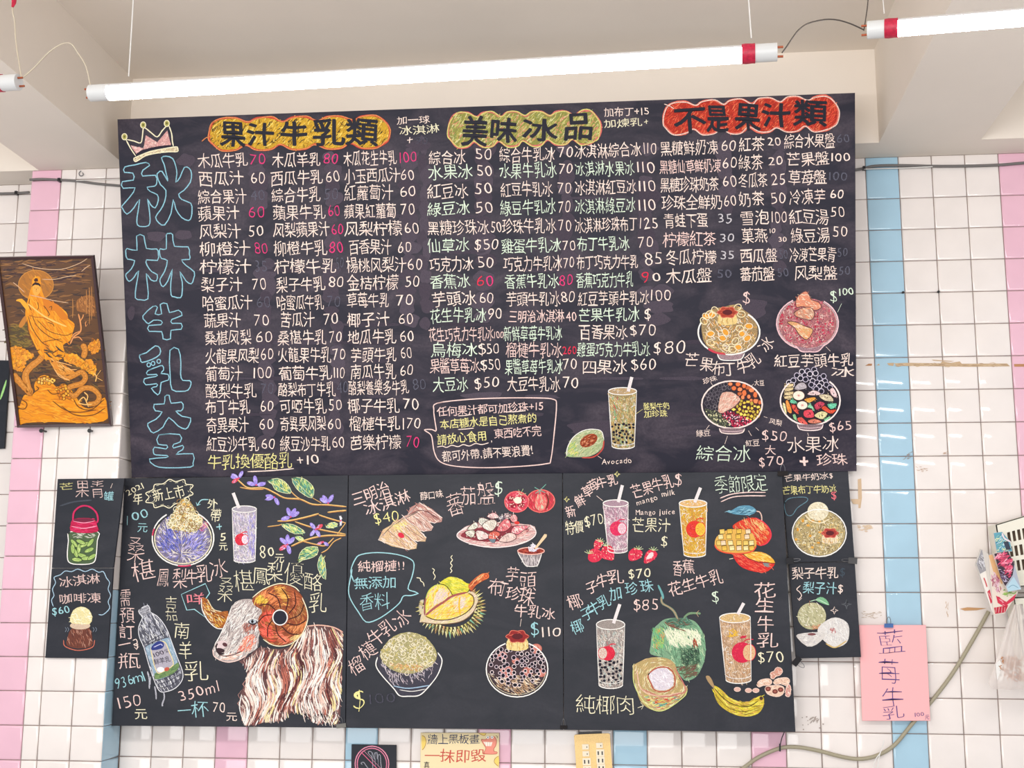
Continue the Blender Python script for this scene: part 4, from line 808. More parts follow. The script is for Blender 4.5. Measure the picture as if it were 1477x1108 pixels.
for a0, a1 in ((200, 225), (235, 262), (268, 300), (300, 330), (335, 5), (10, 35), (45, 75), (80, 115), (125, 150), (165, 185)):
    a, b = math.radians(a0), math.radians(a1 if a1 > a0 - 200 else a1 + 360); m_ = (a + b) / 2 if abs(a - b) < 3 else a
    d.line([(cx + 185 * math.cos(a), cy - 15 + 205 * math.sin(a)), (cx + 130 * math.cos(m_ + .1), cy - 8 + 140 * math.sin(m_ + .1)), (cx - 12 + 62 * math.cos(b + .2), cy + 62 * math.sin(b + .2))], (70, 34, 30), 1.6, 1)
d.ell(536, 288, 52, 54, (40, 42, 54), 1.6); d.ell(536, 288, 54, 56, WH, .9, 1.5)
d.line([(330, 140), (400, 85), (490, 45), (560, 36), (640, 60), (680, 95)], CR, 1.4, .85); d.line([(700, 140), (735, 230), (740, 310), (700, 410), (640, 470), (560, 500), (480, 492), (410, 450)], CR, 1.4, .85)
d.finish('ram_drawing', PL, M_chalk, lowA, label='long-haired ram with one big curled horn')
# berry branches
d = Draw(310, 670, 5.54, 77)
for L, w_ in (([(165, 105), (210, 150), (270, 190), (390, 190), (480, 230), (560, 270), (680, 280), (780, 320), (900, 325), (1050, 340)], 2.4), ([(200, 185), (290, 200), (390, 200)], 1.4), ([(500, 455), (600, 450), (720, 425), (830, 395)], 2.6), ([(830, 405), (920, 435), (1045, 470)], 2.2), ([(900, 385), (980, 375), (1050, 370)], 2.6), ([(640, 460), (760, 500), (880, 530), (1045, 560)], 2.2), ([(610, 655), (700, 615), (800, 585), (900, 570), (1045, 570)], 2.6), ([(700, 615), (800, 640), (880, 650), (950, 590)], 1.8), ([(850, 710), (900, 680), (950, 620), (1010, 590)], 1.4), ([(580, 185), (640, 250), (700, 290)], 1.4), ([(780, 270), (850, 310)], 1.6), ([(420, 500), (500, 490), (540, 480)], 1.2), ([(1045, 470), (1000, 530), (980, 560)], 1.4)):
    d.line(L, (190, 130, 70), w_ * .85, .8); d.line([(x, y - 4) for x, y in L], (245, 205, 130), w_ * .5, .85)
def leafd(P, vein):
    q = d.poly(P, (90, 140, 110), .8, 2); xs = [p[0] for p in P]; m_ = (min(xs) + max(xs)) / 2
    d.hatch(q, [(235, 230, 110), (150, 200, 130), (95, 165, 165), (245, 240, 160)], 70, 6, math.atan2(vein[1][1] - vein[0][1], vein[1][0] - vein[0][0]) + .6, .3, 1, .85, raw=True)
    d.line(vein, (245, 240, 180), 1, .9, 0); d.line(P, (235, 240, 190), .8, .8, 2, True)
leafd([(420, 130), (500, 112), (560, 140), (600, 190), (605, 230), (540, 225), (480, 200), (460, 160)], [(430, 135), (600, 225)])
leafd([(615, 110), (700, 110), (760, 150), (792, 200), (775, 268), (710, 240), (650, 190)], [(620, 115), (775, 262)])
leafd([(530, 475), (620, 480), (680, 510), (720, 545), (640, 555), (570, 520)], [(535, 480), (715, 545)]); leafd([(885, 495), (930, 465), (980, 475), (960, 500), (910, 508)], [(890, 495), (975, 478)])
leafd([(665, 785), (680, 710), (730, 665), (820, 660), (815, 720), (760, 750), (700, 765)], [(670, 780), (820, 665)]); leafd([(850, 720), (880, 790), (885, 920), (840, 870), (820, 800)], [(850, 725), (880, 910)])
leafd([(640, 580), (680, 575), (710, 600), (670, 605)], [(645, 585), (705, 600)])
def petals(x, y, angs, r_=48, cols=((160, 140, 225), (205, 195, 245)), odd=None):
    for i, a in enumerate(angs):
        c = (225, 80, 95) if odd == i else cols[0]; ux, uy = math.cos(math.radians(a)), -math.sin(math.radians(a))
        q = d.ell(x + ux * r_ * .6, y + uy * r_ * .6, r_ * .5, r_ * .24, c, .85, rot=-math.radians(a)); d.hatch(q, [cols[1], c], 14, 4, -math.radians(a), .4, .9, .85, raw=True)
    d.ell(x, y, 7, 7, (225, 90, 130), .9)
petals(190, 110, (170, 150, 60, 215), 60, odd=3); petals(330, 165, (100, 165, 10), 70); petals(475, 262, (170, 195, 300), 65); petals(905, 310, (125, 60, 150), 70)
petals(605, 420, (110, 195, 30, 60), 72); petals(805, 520, (130, 230, 35, 300), 62, odd=2); petals(580, 640, (140, 45, 215, 285, 90), 72, odd=2); petals(865, 620, (200, 330), 45, odd=0); petals(1005, 450, (90, 270), 35, ((225, 220, 235), (250, 250, 250)))
d.finish('berry_branch_drawing', PL, M_chalk, lowA, label='branches with violet petals and toothed leaves')
# ---- lower middle board
d = Draw(495, 670, 4.545, 81)
d.text('三明治', 58, 235, 305, 145, 20, LP); d.text('冰淇淋', 140, 300, 438, 200, 20, LP); d.text('$40', 195, 360, 370, 330, 20, YL)
d.text('鏗口味'.replace('鏗', '醇'), 505, 210, 655, 190, 11, W)
d.vtext([('蕃', 735, 262, 24, 32, -.2), ('茄', 822, 205, 22, 26, -.1), ('盤', 935, 190, 26, 34, -.05)], LP); d.glyph('$', 1018, 153, 14, 22, G)
d.line([(70, 770), (50, 700), (80, 620), (120, 590), (225, 578), (350, 590), (440, 620), (465, 660), (450, 740), (425, 815), (470, 835), (495, 848)], CY, 1.5, .85, 3)
d.text('純榴槤!!', 95, 670, 410, 665, 16, LP); d.text('無添加', 70, 778, 350, 768, 18, CY)
d.vtext([('芋', 1110, 722, 18, 22, .1), ('頭', 1210, 765, 24, 28, .1)], LP)
d.o = (495, 850); d.line([(495, 28), (445, 42), (395, 45), (370, 90), (300, 150), (220, 200), (150, 215), (100, 150), (50, 70), (35, 10), (45, -60), (60, -130)], CY, 1.5, .85, 3)
d.text('香料', 105, 85, 305, 75, 24, CY)
for ch, x, y, r_ in (('榴', 85, 500, -.5), ('槤', 160, 400, -.6), ('牛', 215, 312, -.65), ('乳', 290, 250, -.7), ('冰', 385, 190, -.8)): d.up(); d.glyph(ch, x, y, 22, 24, LP, r_)
d.o = (495, 670)
d.vtext([('布', 1000, 800, 20, 25, .2), ('丁', 1048, 815, 12, 22, .2)], LP); d.o = (495, 850); d.vtext([('珍', 1115, 28, 20, 20, .15), ('珠', 1205, 50, 22, 24, .15)], LP)
d.text('牛乳冰', 1120, 135, 1390, 165, 18, LP); d.line([(1168, 195), (1160, 245)], W, 1.4); d.glyph('$', 1255, 258, 14, 22, CY); d.text('110', 1290, 282, 1435, 278, 18, W)
d.glyph('$', 105, 718, 20, 32, YL); d.text('100', 160, 725, 350, 712, 18, FD, a=.22)
d.finish('lettering', PL, M_chalk, lowB, split='lettering')
d = Draw(495, 670, 4.545, 82)                                  # sandwich slices
for P, c in (([(420, 335), (500, 250), (650, 350), (600, 385)], (200, 150, 140)), ([(345, 385), (490, 310), (590, 410), (530, 440)], (215, 175, 160)), ([(295, 430), (400, 350), (545, 480), (490, 505)], (225, 190, 150)), ([(230, 495), (335, 385), (485, 520), (430, 560)], (230, 195, 150))):
    q = d.poly(P, c, .75, 2); d.hatch(q, [(250, 232, 222), c, (190, 130, 120), (245, 215, 190)], 90, 9, .75, .3, 1, .85, raw=True); d.line(P, (252, 236, 228), 1, .85, 0, True)
for L in ([(430, 330), (520, 300), (640, 365)], [(490, 320), (590, 405)], [(360, 380), (530, 490)], [(410, 350), (530, 475)], [(290, 430), (440, 555)], [(330, 400), (480, 520)], [(540, 290), (615, 370)], [(455, 335), (575, 430)]): d.line(L, (110, 60, 60), 1.1, .95, 3)
d.hatch([(310, 410), (340, 385), (420, 380), (430, 410), (360, 450)], [(240, 220, 120), (245, 235, 160)], 40, 5, .6, .5, 1, .9); d.ell(380, 465, 22, 16, (220, 50, 75), .9, rot=.6)
d.finish('sandwich_drawing', PL, M_chalk, lowB, label='fan of pale sandwich slices')
d = Draw(495, 670, 4.545, 83)                                  # tomatoes
q = d.ell(1295, 240, 90, 72, (205, 60, 75), .85); d.hatch(q, [(230, 80, 90), (245, 160, 150), (200, 40, 60), (150, 80, 70)], 130, 7, 1.4, .6, 1, .85, raw=True)
q = d.ell(1295, 250, 38, 55, (235, 130, 120), .8); d.hatch(q, [(210, 210, 180), (235, 90, 100)], 40, 6, 1.4, .3, 1, .85, raw=True); d.line([(1330, 190), (1345, 240), (1330, 295)], (110, 50, 40), 2, .8)
d.ell(1295, 240, 92, 74, (240, 120, 110), .9, 1.2)
for L in ([(1290, 170), (1255, 150)], [(1290, 170), (1330, 130)], [(1290, 170), (1290, 195)], [(1290, 170), (1325, 185)], [(1290, 170), (1260, 190)]): d.line(L, (70, 140, 130), 2.4, .9, 0); d.line(L, (160, 215, 190), .9, .9, 0)
q = d.ell(1137, 245, 78, 68, (215, 70, 90), .85); d.hatch(q, [(235, 110, 125), (245, 190, 190), (205, 45, 70)], 80, 6, .3, 1, 1, .85, raw=True); d.ell(1137, 245, 78, 68, (240, 110, 110), .9, 1.4)
for x, y in ((1100, 225), (1165, 265), (1110, 268), (1170, 225)): d.ell(x, y, 24, 17, (150, 30, 50), .9); d.dots(circ_pts(x, y, 20, 14), [(245, 205, 190)], 5, 1, None, 1, 2)
q = d.ell(1145, 235, 26, 22, (250, 240, 215), .9)
for L in ([(1160, 200), (1150, 165)], [(1160, 200), (1180, 160)], [(1160, 200), (1200, 190)]): d.line(L, (190, 215, 160), 1.2, .9, 0)
d.finish('tomato_drawing', PL, M_chalk, lowB, label='one whole and one halved red tomato')
d = Draw(640, 740, 9.847, 84)                                  # platter
q = d.poly([(190, 320), (260, 230), (380, 170), (700, 130), (1230, 170), (1305, 250), (1290, 330), (1180, 410), (1000, 465), (760, 488), (560, 475), (380, 440), (240, 380)], (215, 180, 175), .75, 3)
d.hatch(q, [(250, 230, 220), (235, 190, 185), (215, 140, 140)], 380, 8, -.2, .3, 1, .85, raw=True)
q = d.poly([(240, 320), (400, 230), (900, 180), (1200, 210), (1150, 300), (900, 380), (600, 410), (360, 370)], (140, 55, 65), .95, 3)
d.hatch([(1000, 250), (1220, 210), (1150, 320), (950, 390)], [(235, 190, 180), (220, 150, 145)], 80, 7, -.5, .3, 1, .85)
for P, c in (([(610, 50), (680, 0), (740, 5), (780, 60), (700, 85)], (235, 185, 185)), ([(490, 120), (530, 65), (620, 90), (640, 110), (540, 180)], (215, 215, 200)), ([(540, 185), (620, 110), (720, 95), (760, 150), (700, 250), (620, 250)], (215, 205, 190)), ([(330, 240), (400, 160), (460, 130), (490, 190), (440, 235)], (225, 225, 205)), ([(300, 285), (350, 250), (440, 250), (430, 330), (380, 350)], (225, 220, 200)), ([(455, 260), (520, 250), (600, 280), (650, 350), (540, 385), (480, 370)], (235, 205, 200)), ([(750, 250), (800, 150), (900, 70), (960, 170), (920, 230), (850, 265)], (225, 120, 125)), ([(940, 60), (1000, 15), (1050, 70), (1030, 130), (970, 130)], (235, 160, 160)), ([(950, 280), (1000, 190), (1100, 180), (1220, 190), (1120, 260), (1050, 310)], (230, 130, 140)), ([(780, 395), (850, 320), (930, 280), (1010, 300), (1030, 360), (940, 410), (850, 415)], (230, 200, 190)), ([(650, 280), (740, 260), (810, 300), (740, 370), (720, 425), (640, 380)], (225, 110, 95)), ([(790, 50), (840, 30), (850, 80), (780, 100)], (150, 150, 165)), ([(880, 30), (930, 20), (930, 60), (880, 60)], (235, 200, 200))):
    q = d.poly(P, c, .95, 2); d.hatch(q, [c, (250, 240, 230), tuple(int(v * .8) for v in c)], 34, 6, .9, .7, 1, .9, raw=True); d.line(P, (95, 45, 50), .9, .9, 2, True)
d.poly([(630, 370), (740, 370), (720, 425), (690, 425)], (110, 130, 140), .9); d.ell(1040, 140, 36, 22, (220, 60, 55), .95)
d.line([(350, 190), (220, 270), (190, 330), (260, 390), (420, 450), (600, 482), (780, 488), (1000, 462), (1180, 405), (1290, 330), (1305, 250), (1230, 170)], (252, 235, 232), 1.4, .9)
q = d.poly([(1050, 560), (1150, 730), (1200, 755), (1290, 755), (1340, 730), (1390, 580), (1240, 600)], (150, 140, 142), .8); d.hatch(q, [(225, 215, 215), (130, 120, 124), (190, 180, 180)], 80, 7, 1.5, .3, 1, .85, raw=True)
q = d.ell(1240, 540, 190, 48, (140, 50, 40), .95); d.hatch(q, [(200, 90, 70), (120, 40, 40)], 30, 5, 0, .4, 1, .9, raw=True); d.ell(1240, 540, 190, 50, (245, 190, 175), .9, 1.3); d.line([(1050, 560), (1150, 730), (1200, 758), (1290, 758), (1340, 730), (1392, 580)], WH, 1.1, .9)
d.hatch([(1180, 500), (1260, 410), (1300, 460), (1370, 500), (1330, 550), (1220, 560)], [(240, 235, 240), (215, 210, 225)], 60, 5, .3, 1.3, 1.1, .9)
d.poly([(1290, 500), (1430, 300), (1465, 305), (1462, 340), (1310, 515)], (235, 205, 165), .95)
d.finish('tomato_platter_drawing', PL, M_chalk, lowB, label='platter of tomato wedges with a dipping cup')
d = Draw(590, 810, 8.862, 85)                                  # durian
for rr_, n_, r0 in ((1, 34, 0), (2, 30, .5), (3, 26, 0)):
    for i in range(n_):
        t = math.radians(-45 + (235) * (i + r0) / n_); k = {1: 1.0, 2: .9, 3: .8}[rr_]
        bx, by = 545 + 370 * k * math.cos(t), 600 + 300 * k * math.sin(t)
        L = d.R.uniform(60, 105); ux, uy = math.cos(t) * .75 + .1, math.sin(t) + .1; ux, uy = ux / math.hypot(ux, uy), uy / math.hypot(ux, uy); wv = 27
        c = d.R.choice([(225, 220, 150), (240, 235, 185), (200, 190, 110), (130, 190, 160), (220, 170, 120), (235, 225, 150)])
        d.poly([(bx - uy * wv, by + ux * wv), (bx + ux * L, by + uy * L), (bx + uy * wv, by - ux * wv)], (90, 80, 55), .9); d.poly([(bx - uy * wv * .7, by + ux * wv * .7), (bx + ux * L * .95, by + uy * L * .95), (bx + uy * wv * .2, by - ux * wv * .2)], c, .9)
for i in range(14):
    t = math.radians(190 + 30 * i / 14 * 1.2 - 25); bx, by = 545 + 385 * math.cos(t), 600 + 290 * math.sin(t)
    d.poly([(bx + 8, by - 22), (bx - 42, by - 12), (bx + 8, by + 16)], d.R.choice([(215, 210, 150), (190, 170, 120), (205, 190, 170)]), .9)
q = d.poly([(140, 750), (190, 560), (215, 470), (300, 360), (500, 330), (780, 380), (860, 430), (880, 520), (820, 650), (680, 760), (480, 800), (280, 795), (150, 780)], (225, 205, 175), .85, 3)
d.hatch(q, [(250, 238, 215), (235, 205, 180), (225, 215, 140)], 260, 8, -.4, .4, 1, .85, raw=True); d.line([(150, 775), (280, 795), (480, 800), (680, 760), (820, 650), (880, 520)], (120, 90, 60), 1.2, .8)
q = d.poly([(210, 700), (330, 600), (570, 460), (750, 400), (825, 450), (820, 560), (720, 660), (600, 710), (450, 745), (320, 745)], (235, 210, 90), .9, 3)
d.hatch(q, [(245, 225, 90), (235, 205, 110), (225, 200, 180), (240, 170, 60), (250, 240, 170)], 260, 8, -.5, .5, 1, .85, raw=True); d.line([(210, 700), (330, 745), (500, 745), (650, 700), (760, 630), (825, 540), (820, 450), (760, 405)], (90, 60, 40), 1.4, 1)
d.hatch([(570, 480), (650, 460), (740, 440), (720, 560), (640, 640), (560, 600)], [(225, 205, 190), (240, 225, 215)], 60, 7, -.6, .4, 1, .85); d.line([(650, 450), (640, 560), (655, 690)], (240, 190, 50), 2.4, .9)
q = d.poly([(215, 660), (215, 500), (250, 380), (330, 310), (420, 300), (500, 340), (550, 420), (520, 470), (350, 580), (240, 680)], (235, 215, 90), .9, 3)
d.hatch(q, [(245, 230, 90), (240, 225, 150), (225, 205, 190), (235, 165, 50)], 220, 8, -1.1, .5, 1, .85, raw=True); d.hatch([(330, 400), (450, 330), (540, 430), (400, 530), (300, 560)], [(230, 205, 195), (240, 225, 205)], 90, 8, -1, .4, 1, .85)
d.line([(215, 660), (215, 500), (250, 380), (330, 310), (420, 300), (500, 340), (552, 420)], (200, 210, 100), 1.3, .9)
q = d.poly([(395, 285), (450, 230), (530, 195), (640, 220), (750, 290), (775, 350), (740, 395), (570, 430), (500, 340)], (225, 215, 70), .9, 3)
d.hatch(q, [(240, 230, 60), (245, 235, 120), (215, 200, 60), (180, 190, 70)], 180, 8, .25, .3, 1, .85, raw=True); d.line([(395, 285), (470, 310), (530, 380), (570, 430), (740, 395), (775, 350)], (100, 85, 30), 1.3, .9)
d.line([(210, 690), (330, 590), (440, 520), (560, 440), (740, 395)], (170, 90, 85), 3.0, .85); d.line([(200, 690), (200, 560), (215, 470)], (160, 90, 85), 2.2, .8)
q = d.poly([(760, 300), (860, 200), (945, 150), (1010, 160), (1020, 210), (960, 240), (860, 300), (800, 370), (770, 350)], (205, 105, 60), .95, 2); d.hatch(q, [(240, 190, 130), (225, 120, 70), (160, 70, 50)], 50, 8, -.7, .2, 1.1, .9, raw=True); d.ell(985, 185, 38, 36, (232, 120, 70), .95); d.ell(985, 185, 20, 20, (170, 60, 40), .9, 1)
for L in ([(95, 208), (140, 215), (150, 250), (180, 270), (195, 320)], [(295, 88), (325, 110), (310, 145), (335, 190), (315, 235)], [(555, -80), (535, -50), (555, -20), (530, 20), (552, 55), (530, 90), (548, 120), (525, 148)]): d.line(L, CR, 1.2, .85, 3)
d.finish('durian_drawing', PL, M_chalk, lowB, label='opened yellow durian with spiky husk and orange stalk')
d = Draw(495, 850, 4.545, 86)                                  # durian ice + pearl pudding ice
d.poly([(220, 450), (250, 560), (330, 650), (370, 695), (500, 695), (560, 640), (620, 560), (645, 450), (600, 420), (260, 420)], (70, 68, 80), .7, 2)
d.hatch([(240, 480), (620, 460), (560, 600), (330, 640)], [(230, 215, 215), (180, 165, 175), (210, 200, 210)], 160, 7, 1.2, .8, 1, .8)
q = d.poly([(240, 440), (270, 370), (330, 310), (430, 280), (530, 310), (590, 370), (615, 430), (590, 490), (500, 540), (420, 555), (310, 525)], (190, 180, 125), .65, 2)
d.hatch(q, [(250, 240, 215), (235, 225, 165), (225, 205, 120), (240, 235, 225)], 330, 5, .5, 1.5, 1, .85, raw=True); d.hatch([(280, 480), (560, 500), (480, 545), (340, 530)], [(215, 150, 100), (230, 190, 100)], 60, 5, .2, .8, 1, .8); d.dots(q, [None], 36, 2.6, [(250, 240, 215)], .9, 1.8, .8, raw=True)
d.line([(225, 445), (215, 500), (250, 560), (330, 650), (370, 698), (430, 702), (500, 695), (560, 640), (620, 560), (648, 470), (620, 415)], WH, 1.5, .9); d.line([(330, 635), (430, 650), (570, 630)], (170, 200, 225), 1.5, .8); d.line([(370, 660), (450, 670), (540, 655)], WH, 1, .8)
d.finish('ice_bowl_drawing', PL, M_chalk, lowB, label='glass bowl heaped with cream-coloured durian ice')
d = Draw(495, 850, 4.545, 87)
q = d.ell(1140, 525, 198, 180, (70, 55, 60), .9); d.hatch([(960, 560), (1320, 560), (1250, 670), (1150, 700), (1020, 650)], [(235, 205, 165), (250, 235, 215), (200, 160, 120)], 200, 7, .5, .5, 1, .85)
for x, y, r_ in ((1070, 540, 44), (1210, 540, 34), (1040, 440, 36), (1265, 390, 38), (1300, 550, 30), (1130, 470, 24)):
    q = d.ell(x, y, r_, r_ * .85, (200, 120, 105), .9); d.hatch(q, [(225, 150, 135), (180, 100, 90), (240, 190, 170)], 14, 5, .6, .8, 1, .85, raw=True)
d.dots(circ_pts(1140, 490, 185, 150), [(28, 26, 36)], 74, 2.4, [(240, 222, 222), (215, 195, 205)], 1.2, 1.9, .9)
pudding(d, 1142, 310, 72, (238, 214, 145), (150, 45, 45)); d.ell(1140, 525, 202, 182, WH, .9, 1.6, t0=-68, t1=248); d.ell(1140, 522, 190, 170, CR, .6, .8, t0=10, t1=170)
d.finish('ice_bowl_drawing', PL, M_chalk, lowB, label='brown pearl ice plate with a pudding in dark caramel')
# ---- lower right board
d = Draw(805, 670, 4.409, 91)
for ch, x, y, r_ in (('新', 80, 300, -.3), ('鮮', 140, 230, -.45), ('草', 185, 170, -.5), ('莓', 225, 132, -.5), ('牛', 275, 115, -.35), ('乳', 345, 98, -.2)): d.up(); d.glyph(ch, x, y, 14, 17, LP, r_)
for x, y in ((55, 222), (375, 62)): d.line([(x, y - 18), (x + 6, y - 4), (x + 18, y), (x + 6, y + 4), (x, y + 18), (x - 6, y + 4), (x - 18, y), (x - 6, y - 4)], YL, 1, .85, 0, True)
d.line([(245, 200), (285, 232)], W, 1.3); d.text('特價', 45, 408, 160, 390, 19, CR); d.text('$70', 165, 365, 288, 338, 20, CR)
d.text('芒果牛乳', 468, 182, 730, 98, 21, LP); d.glyph('$', 765, 95, 14, 20, LP); d.text('mango', 495, 248, 630, 205, 10, W); d.text('milk', 655, 190, 745, 176, 10, W); d.text('Mango juice', 490, 306, 745, 300, 9.5, W)
d.text('芒果汁', 470, 385, 715, 385, 21, CR); d.glyph('$', 675, 488, 12, 17, CR)
d.text('季節限定', 995, 132, 1330, 112, 25, G); d.line([(1030, 215), (1100, 190), (1200, 178), (1320, 178)], LP, 1.5); d.line([(1035, 238), (1110, 208), (1200, 200), (1320, 200)], LP, 1.5)
d.glyph('子', 215, 780, 17, 17, LP, -.3); d.glyph('牛', 280, 740, 18, 20, LP, -.2); d.glyph('乳', 362, 715, 24, 20, LP, -.1); d.text('$70', 440, 695, 595, 688, 17, CR)
d.vtext([('香', 760, 660, 14, 22), ('蕉', 830, 650, 17, 20)], LP); d.text('花生牛乳', 700, 800, 1045, 705, 20, LP)
d.o = (805, 850); d.k = 4.161
for ch, x, y, r_ in (('椰', 115, 225, -.35), ('子', 175, 145, -.5), ('牛', 215, 115, -.5), ('乳', 275, 75, -.4), ('加', 345, 25, -.2), ('珍', 440, -5, -.15), ('珠', 530, -20, -.1)): d.up(); d.glyph(ch, x, y, 18, 19, CY, r_)
d.glyph('椰', 100, 75, 20, 22, LP, -.3)
d.text('$85', 445, 95, 608, 90, 21, LP); d.glyph('$', 945, 42, 14, 19, G)
d.vtext([('花', 1240, 5, 30, 22), ('生', 1240, 97, 27, 20), ('牛', 1245, 208, 24, 22), ('乳', 1258, 305, 30, 22)], LP); d.text('$70', 1190, 405, 1360, 405, 21, CR)
d.text('純椰肉', 105, 690, 465, 692, 27, CR); d.line([(478, 712), (512, 700), (495, 680)], CR, 1.3, .85, 0); d.line([(512, 700), (500, 722)], CR, 1.2, .85, 0)
d.finish('lettering', PL, M_chalk, lowC, split='lettering')
d = Draw(805, 670, 4.409, 92)
cup(d, (286, 250), (446, 245), (440, 545), (318, 548), 22, [(235, 205, 215), (215, 160, 180), (245, 225, 230), (190, 140, 160)], (120, 90, 105), ((408, 132), (382, 240)), (375, 408, 46, 1), None, (222, 48, 95))
d.finish('drink_drawing', PL, M_chalk, lowC, label='pink strawberry milk glass')
d = Draw(805, 670, 4.409, 93)
cup(d, (770, 250), (946, 246), (938, 570), (800, 572), 24, [(240, 195, 70), (235, 170, 60), (245, 225, 160), (225, 150, 80)], (190, 140, 60), ((905, 148), (868, 242)), (868, 412, 54, 1), None, (225, 60, 45), top=(235, 190, 130))
d.finish('drink_drawing', PL, M_chalk, lowC, label='golden mango juice glass')
d = Draw(805, 670, 4.409, 94)
def berry(P, leaf, c=(220, 52, 80)):
    d.marks.append(len(d.f)); q = d.poly(P, c, .9, 2); d.hatch(q, [c, (240, 100, 120), (190, 35, 60)], 30, 5, 1, .9, 1, .9, raw=True); d.dots(q, [(250, 225, 190)], 8, .7, None, 1, 3, raw=True)
    x, y = leaf
    for a in (-2.6, -2.0, -1.4, -.8, -.2): d.line([(x, y), (x + 32 * math.cos(a), y + 26 * math.sin(a))], d.R.choice([(190, 215, 150), (225, 235, 190)]), 1.6, .9, 0)
berry([(228, 500), (250, 475), (285, 490), (275, 525), (235, 545)], (265, 492)); berry([(190, 600), (200, 550), (240, 535), (290, 570), (260, 615), (215, 622)], (195, 568)); berry([(275, 590), (280, 530), (320, 512), (352, 540), (355, 605), (320, 608)], (300, 520))
berry([(448, 600), (452, 555), (490, 530), (535, 555), (525, 595), (470, 615)], (510, 542)); berry([(545, 620), (560, 560), (600, 540), (632, 570), (610, 605), (565, 630)], (605, 548))
q = d.poly([(560, 605), (580, 565), (605, 560), (600, 590)], (250, 215, 215), .9, 2)
d.finish('strawberry_drawing', PL, M_chalk, lowC, split='strawberry_drawing', label='five red strawberries at the foot of the pink glass')
d = Draw(1020, 720, 9.236, 95)                                 # mango
q = d.poly([(250, 162), (330, 150), (420, 95), (560, 85), (640, 130), (650, 170), (580, 210), (450, 212), (330, 195)], (95, 150, 175), .9, 2); d.hatch(q, [(150, 200, 215), (90, 140, 165), (60, 100, 120)], 60, 7, -.1, .3, 1, .9, raw=True); d.line([(655, 160), (700, 175), (725, 230), (728, 310)], (225, 190, 175), 1.6, .9)
q = d.poly([(340, 380), (400, 310), (520, 260), (640, 250), (750, 310), (830, 400), (845, 500), (790, 590), (700, 620), (640, 590), (500, 480)], (215, 65, 45), .95, 3)
d.hatch(q, [(235, 85, 60), (240, 140, 80), (205, 45, 55), (225, 180, 120)], 200, 8, .9, .4, 1, .85, raw=True); d.hatch([(620, 290), (730, 300), (790, 430), (700, 420)], [(235, 205, 140), (225, 150, 90)], 40, 8, 1, .4, 1, .85); d.line([(640, 250), (750, 310), (830, 400), (850, 500), (790, 590), (700, 622)], (235, 60, 80), 1.6, .9)
q = d.poly([(345, 740), (400, 735), (480, 740), (600, 800), (850, 850), (905, 860), (850, 930), (770, 975), (640, 970), (480, 920), (390, 840)], (215, 50, 45), .95, 2); d.hatch(q, [(230, 75, 60), (200, 40, 45), (240, 120, 90)], 130, 8, .4, .3, 1, .85, raw=True)
q = d.poly([(480, 740), (580, 705), (720, 705), (840, 760), (905, 850), (800, 840), (660, 820), (560, 790)], (230, 170, 60), .95, 2); d.hatch(q, [(245, 205, 90), (235, 160, 60), (250, 230, 150)], 70, 7, .3, .3, 1, .85, raw=True); d.hatch([(740, 850), (850, 860), (800, 910), (750, 890)], [(130, 140, 140)], 24, 6, .3, .3, 1, .9); d.line([(480, 740), (560, 795), (680, 840), (800, 848), (905, 862)], (130, 50, 40), 1.1, .95); d.line([(295, 800), (345, 790)], CR, 2)
q = d.poly([(100, 600), (130, 500), (250, 420), (400, 400), (560, 430), (640, 530), (655, 620), (600, 690), (450, 720), (250, 710), (140, 670)], (225, 175, 85), .95, 3)
for j, (y, xs) in enumerate(((430, (200, 300, 425, 545)), (500, (180, 290, 415, 530)), (585, (160, 215, 310, 425, 515, 590)), (655, (230, 330, 425, 515, 595)))):
    for x in xs:
        y_ = y + (x - 380) ** 2 / 3200 * (.4 if j < 2 else .1); s_ = 36
        d.poly([(x - s_, y_ - s_ * .8), (x + s_ * .8, y_ - s_), (x + s_, y_ + s_ * .7), (x - s_ * .8, y_ + s_ * .9)], d.R.choice([(248, 228, 165), (240, 205, 110), (245, 215, 180), (235, 190, 80)]), .95); d.line([(x - s_, y_ - s_ * .8), (x + s_ * .8, y_ - s_), (x + s_, y_ + s_ * .7), (x - s_ * .8, y_ + s_ * .9)], (110, 85, 40), .8, .9, 0, True)
        d.line([(x - s_, y_ - s_ * .3), (x + s_ * .9, y_ - s_ * .4)], (140, 100, 50), .6, .8, 0)
d.line([(100, 610), (140, 670), (250, 715), (450, 725), (600, 695), (655, 625)], (230, 90, 60), 1.8, .9)
d.finish('mango_drawing', PL, M_chalk, lowC, label='red mango, a diced half and a cut half with a blue leaf')
d = Draw(805, 850, 4.161, 96)
cup(d, (230, 215), (400, 210), (388, 570), (245, 575), 30, [(220, 205, 190), (235, 225, 215), (180, 165, 160), (190, 210, 205)], (105, 98, 100), ((370, 90), (332, 205)), (298, 385, 44, -1), 430, (222, 45, 70), pr=2.1, npearl=30)
d.finish('drink_drawing', PL, M_chalk, lowC, label='coconut milk glass with black pearls')
d = Draw(940, 870, 6.519, 97)
cup(d, (638, 150), (928, 130), (935, 720), (698, 720), 45, [(225, 185, 140), (235, 205, 170), (210, 160, 120), (240, 215, 190)], (160, 125, 100), ((865, 0), (808, 105)), (850, 465, 98, 1), None, (215, 40, 75), top=(225, 190, 130))
d.hatch([(720, 250), (820, 240), (810, 310), (730, 330)], [(240, 190, 60)], 24, 6, .5, 1, 1.1, .9); d.poly([(825, 330), (850, 308), (895, 305), (880, 330)], (205, 40, 70), .95)
d.finish('drink_drawing', PL, M_chalk, lowC, label='peanut milk glass with a large red fruit mark')
d = Draw(940, 870, 6.519, 98)                                  # coconuts
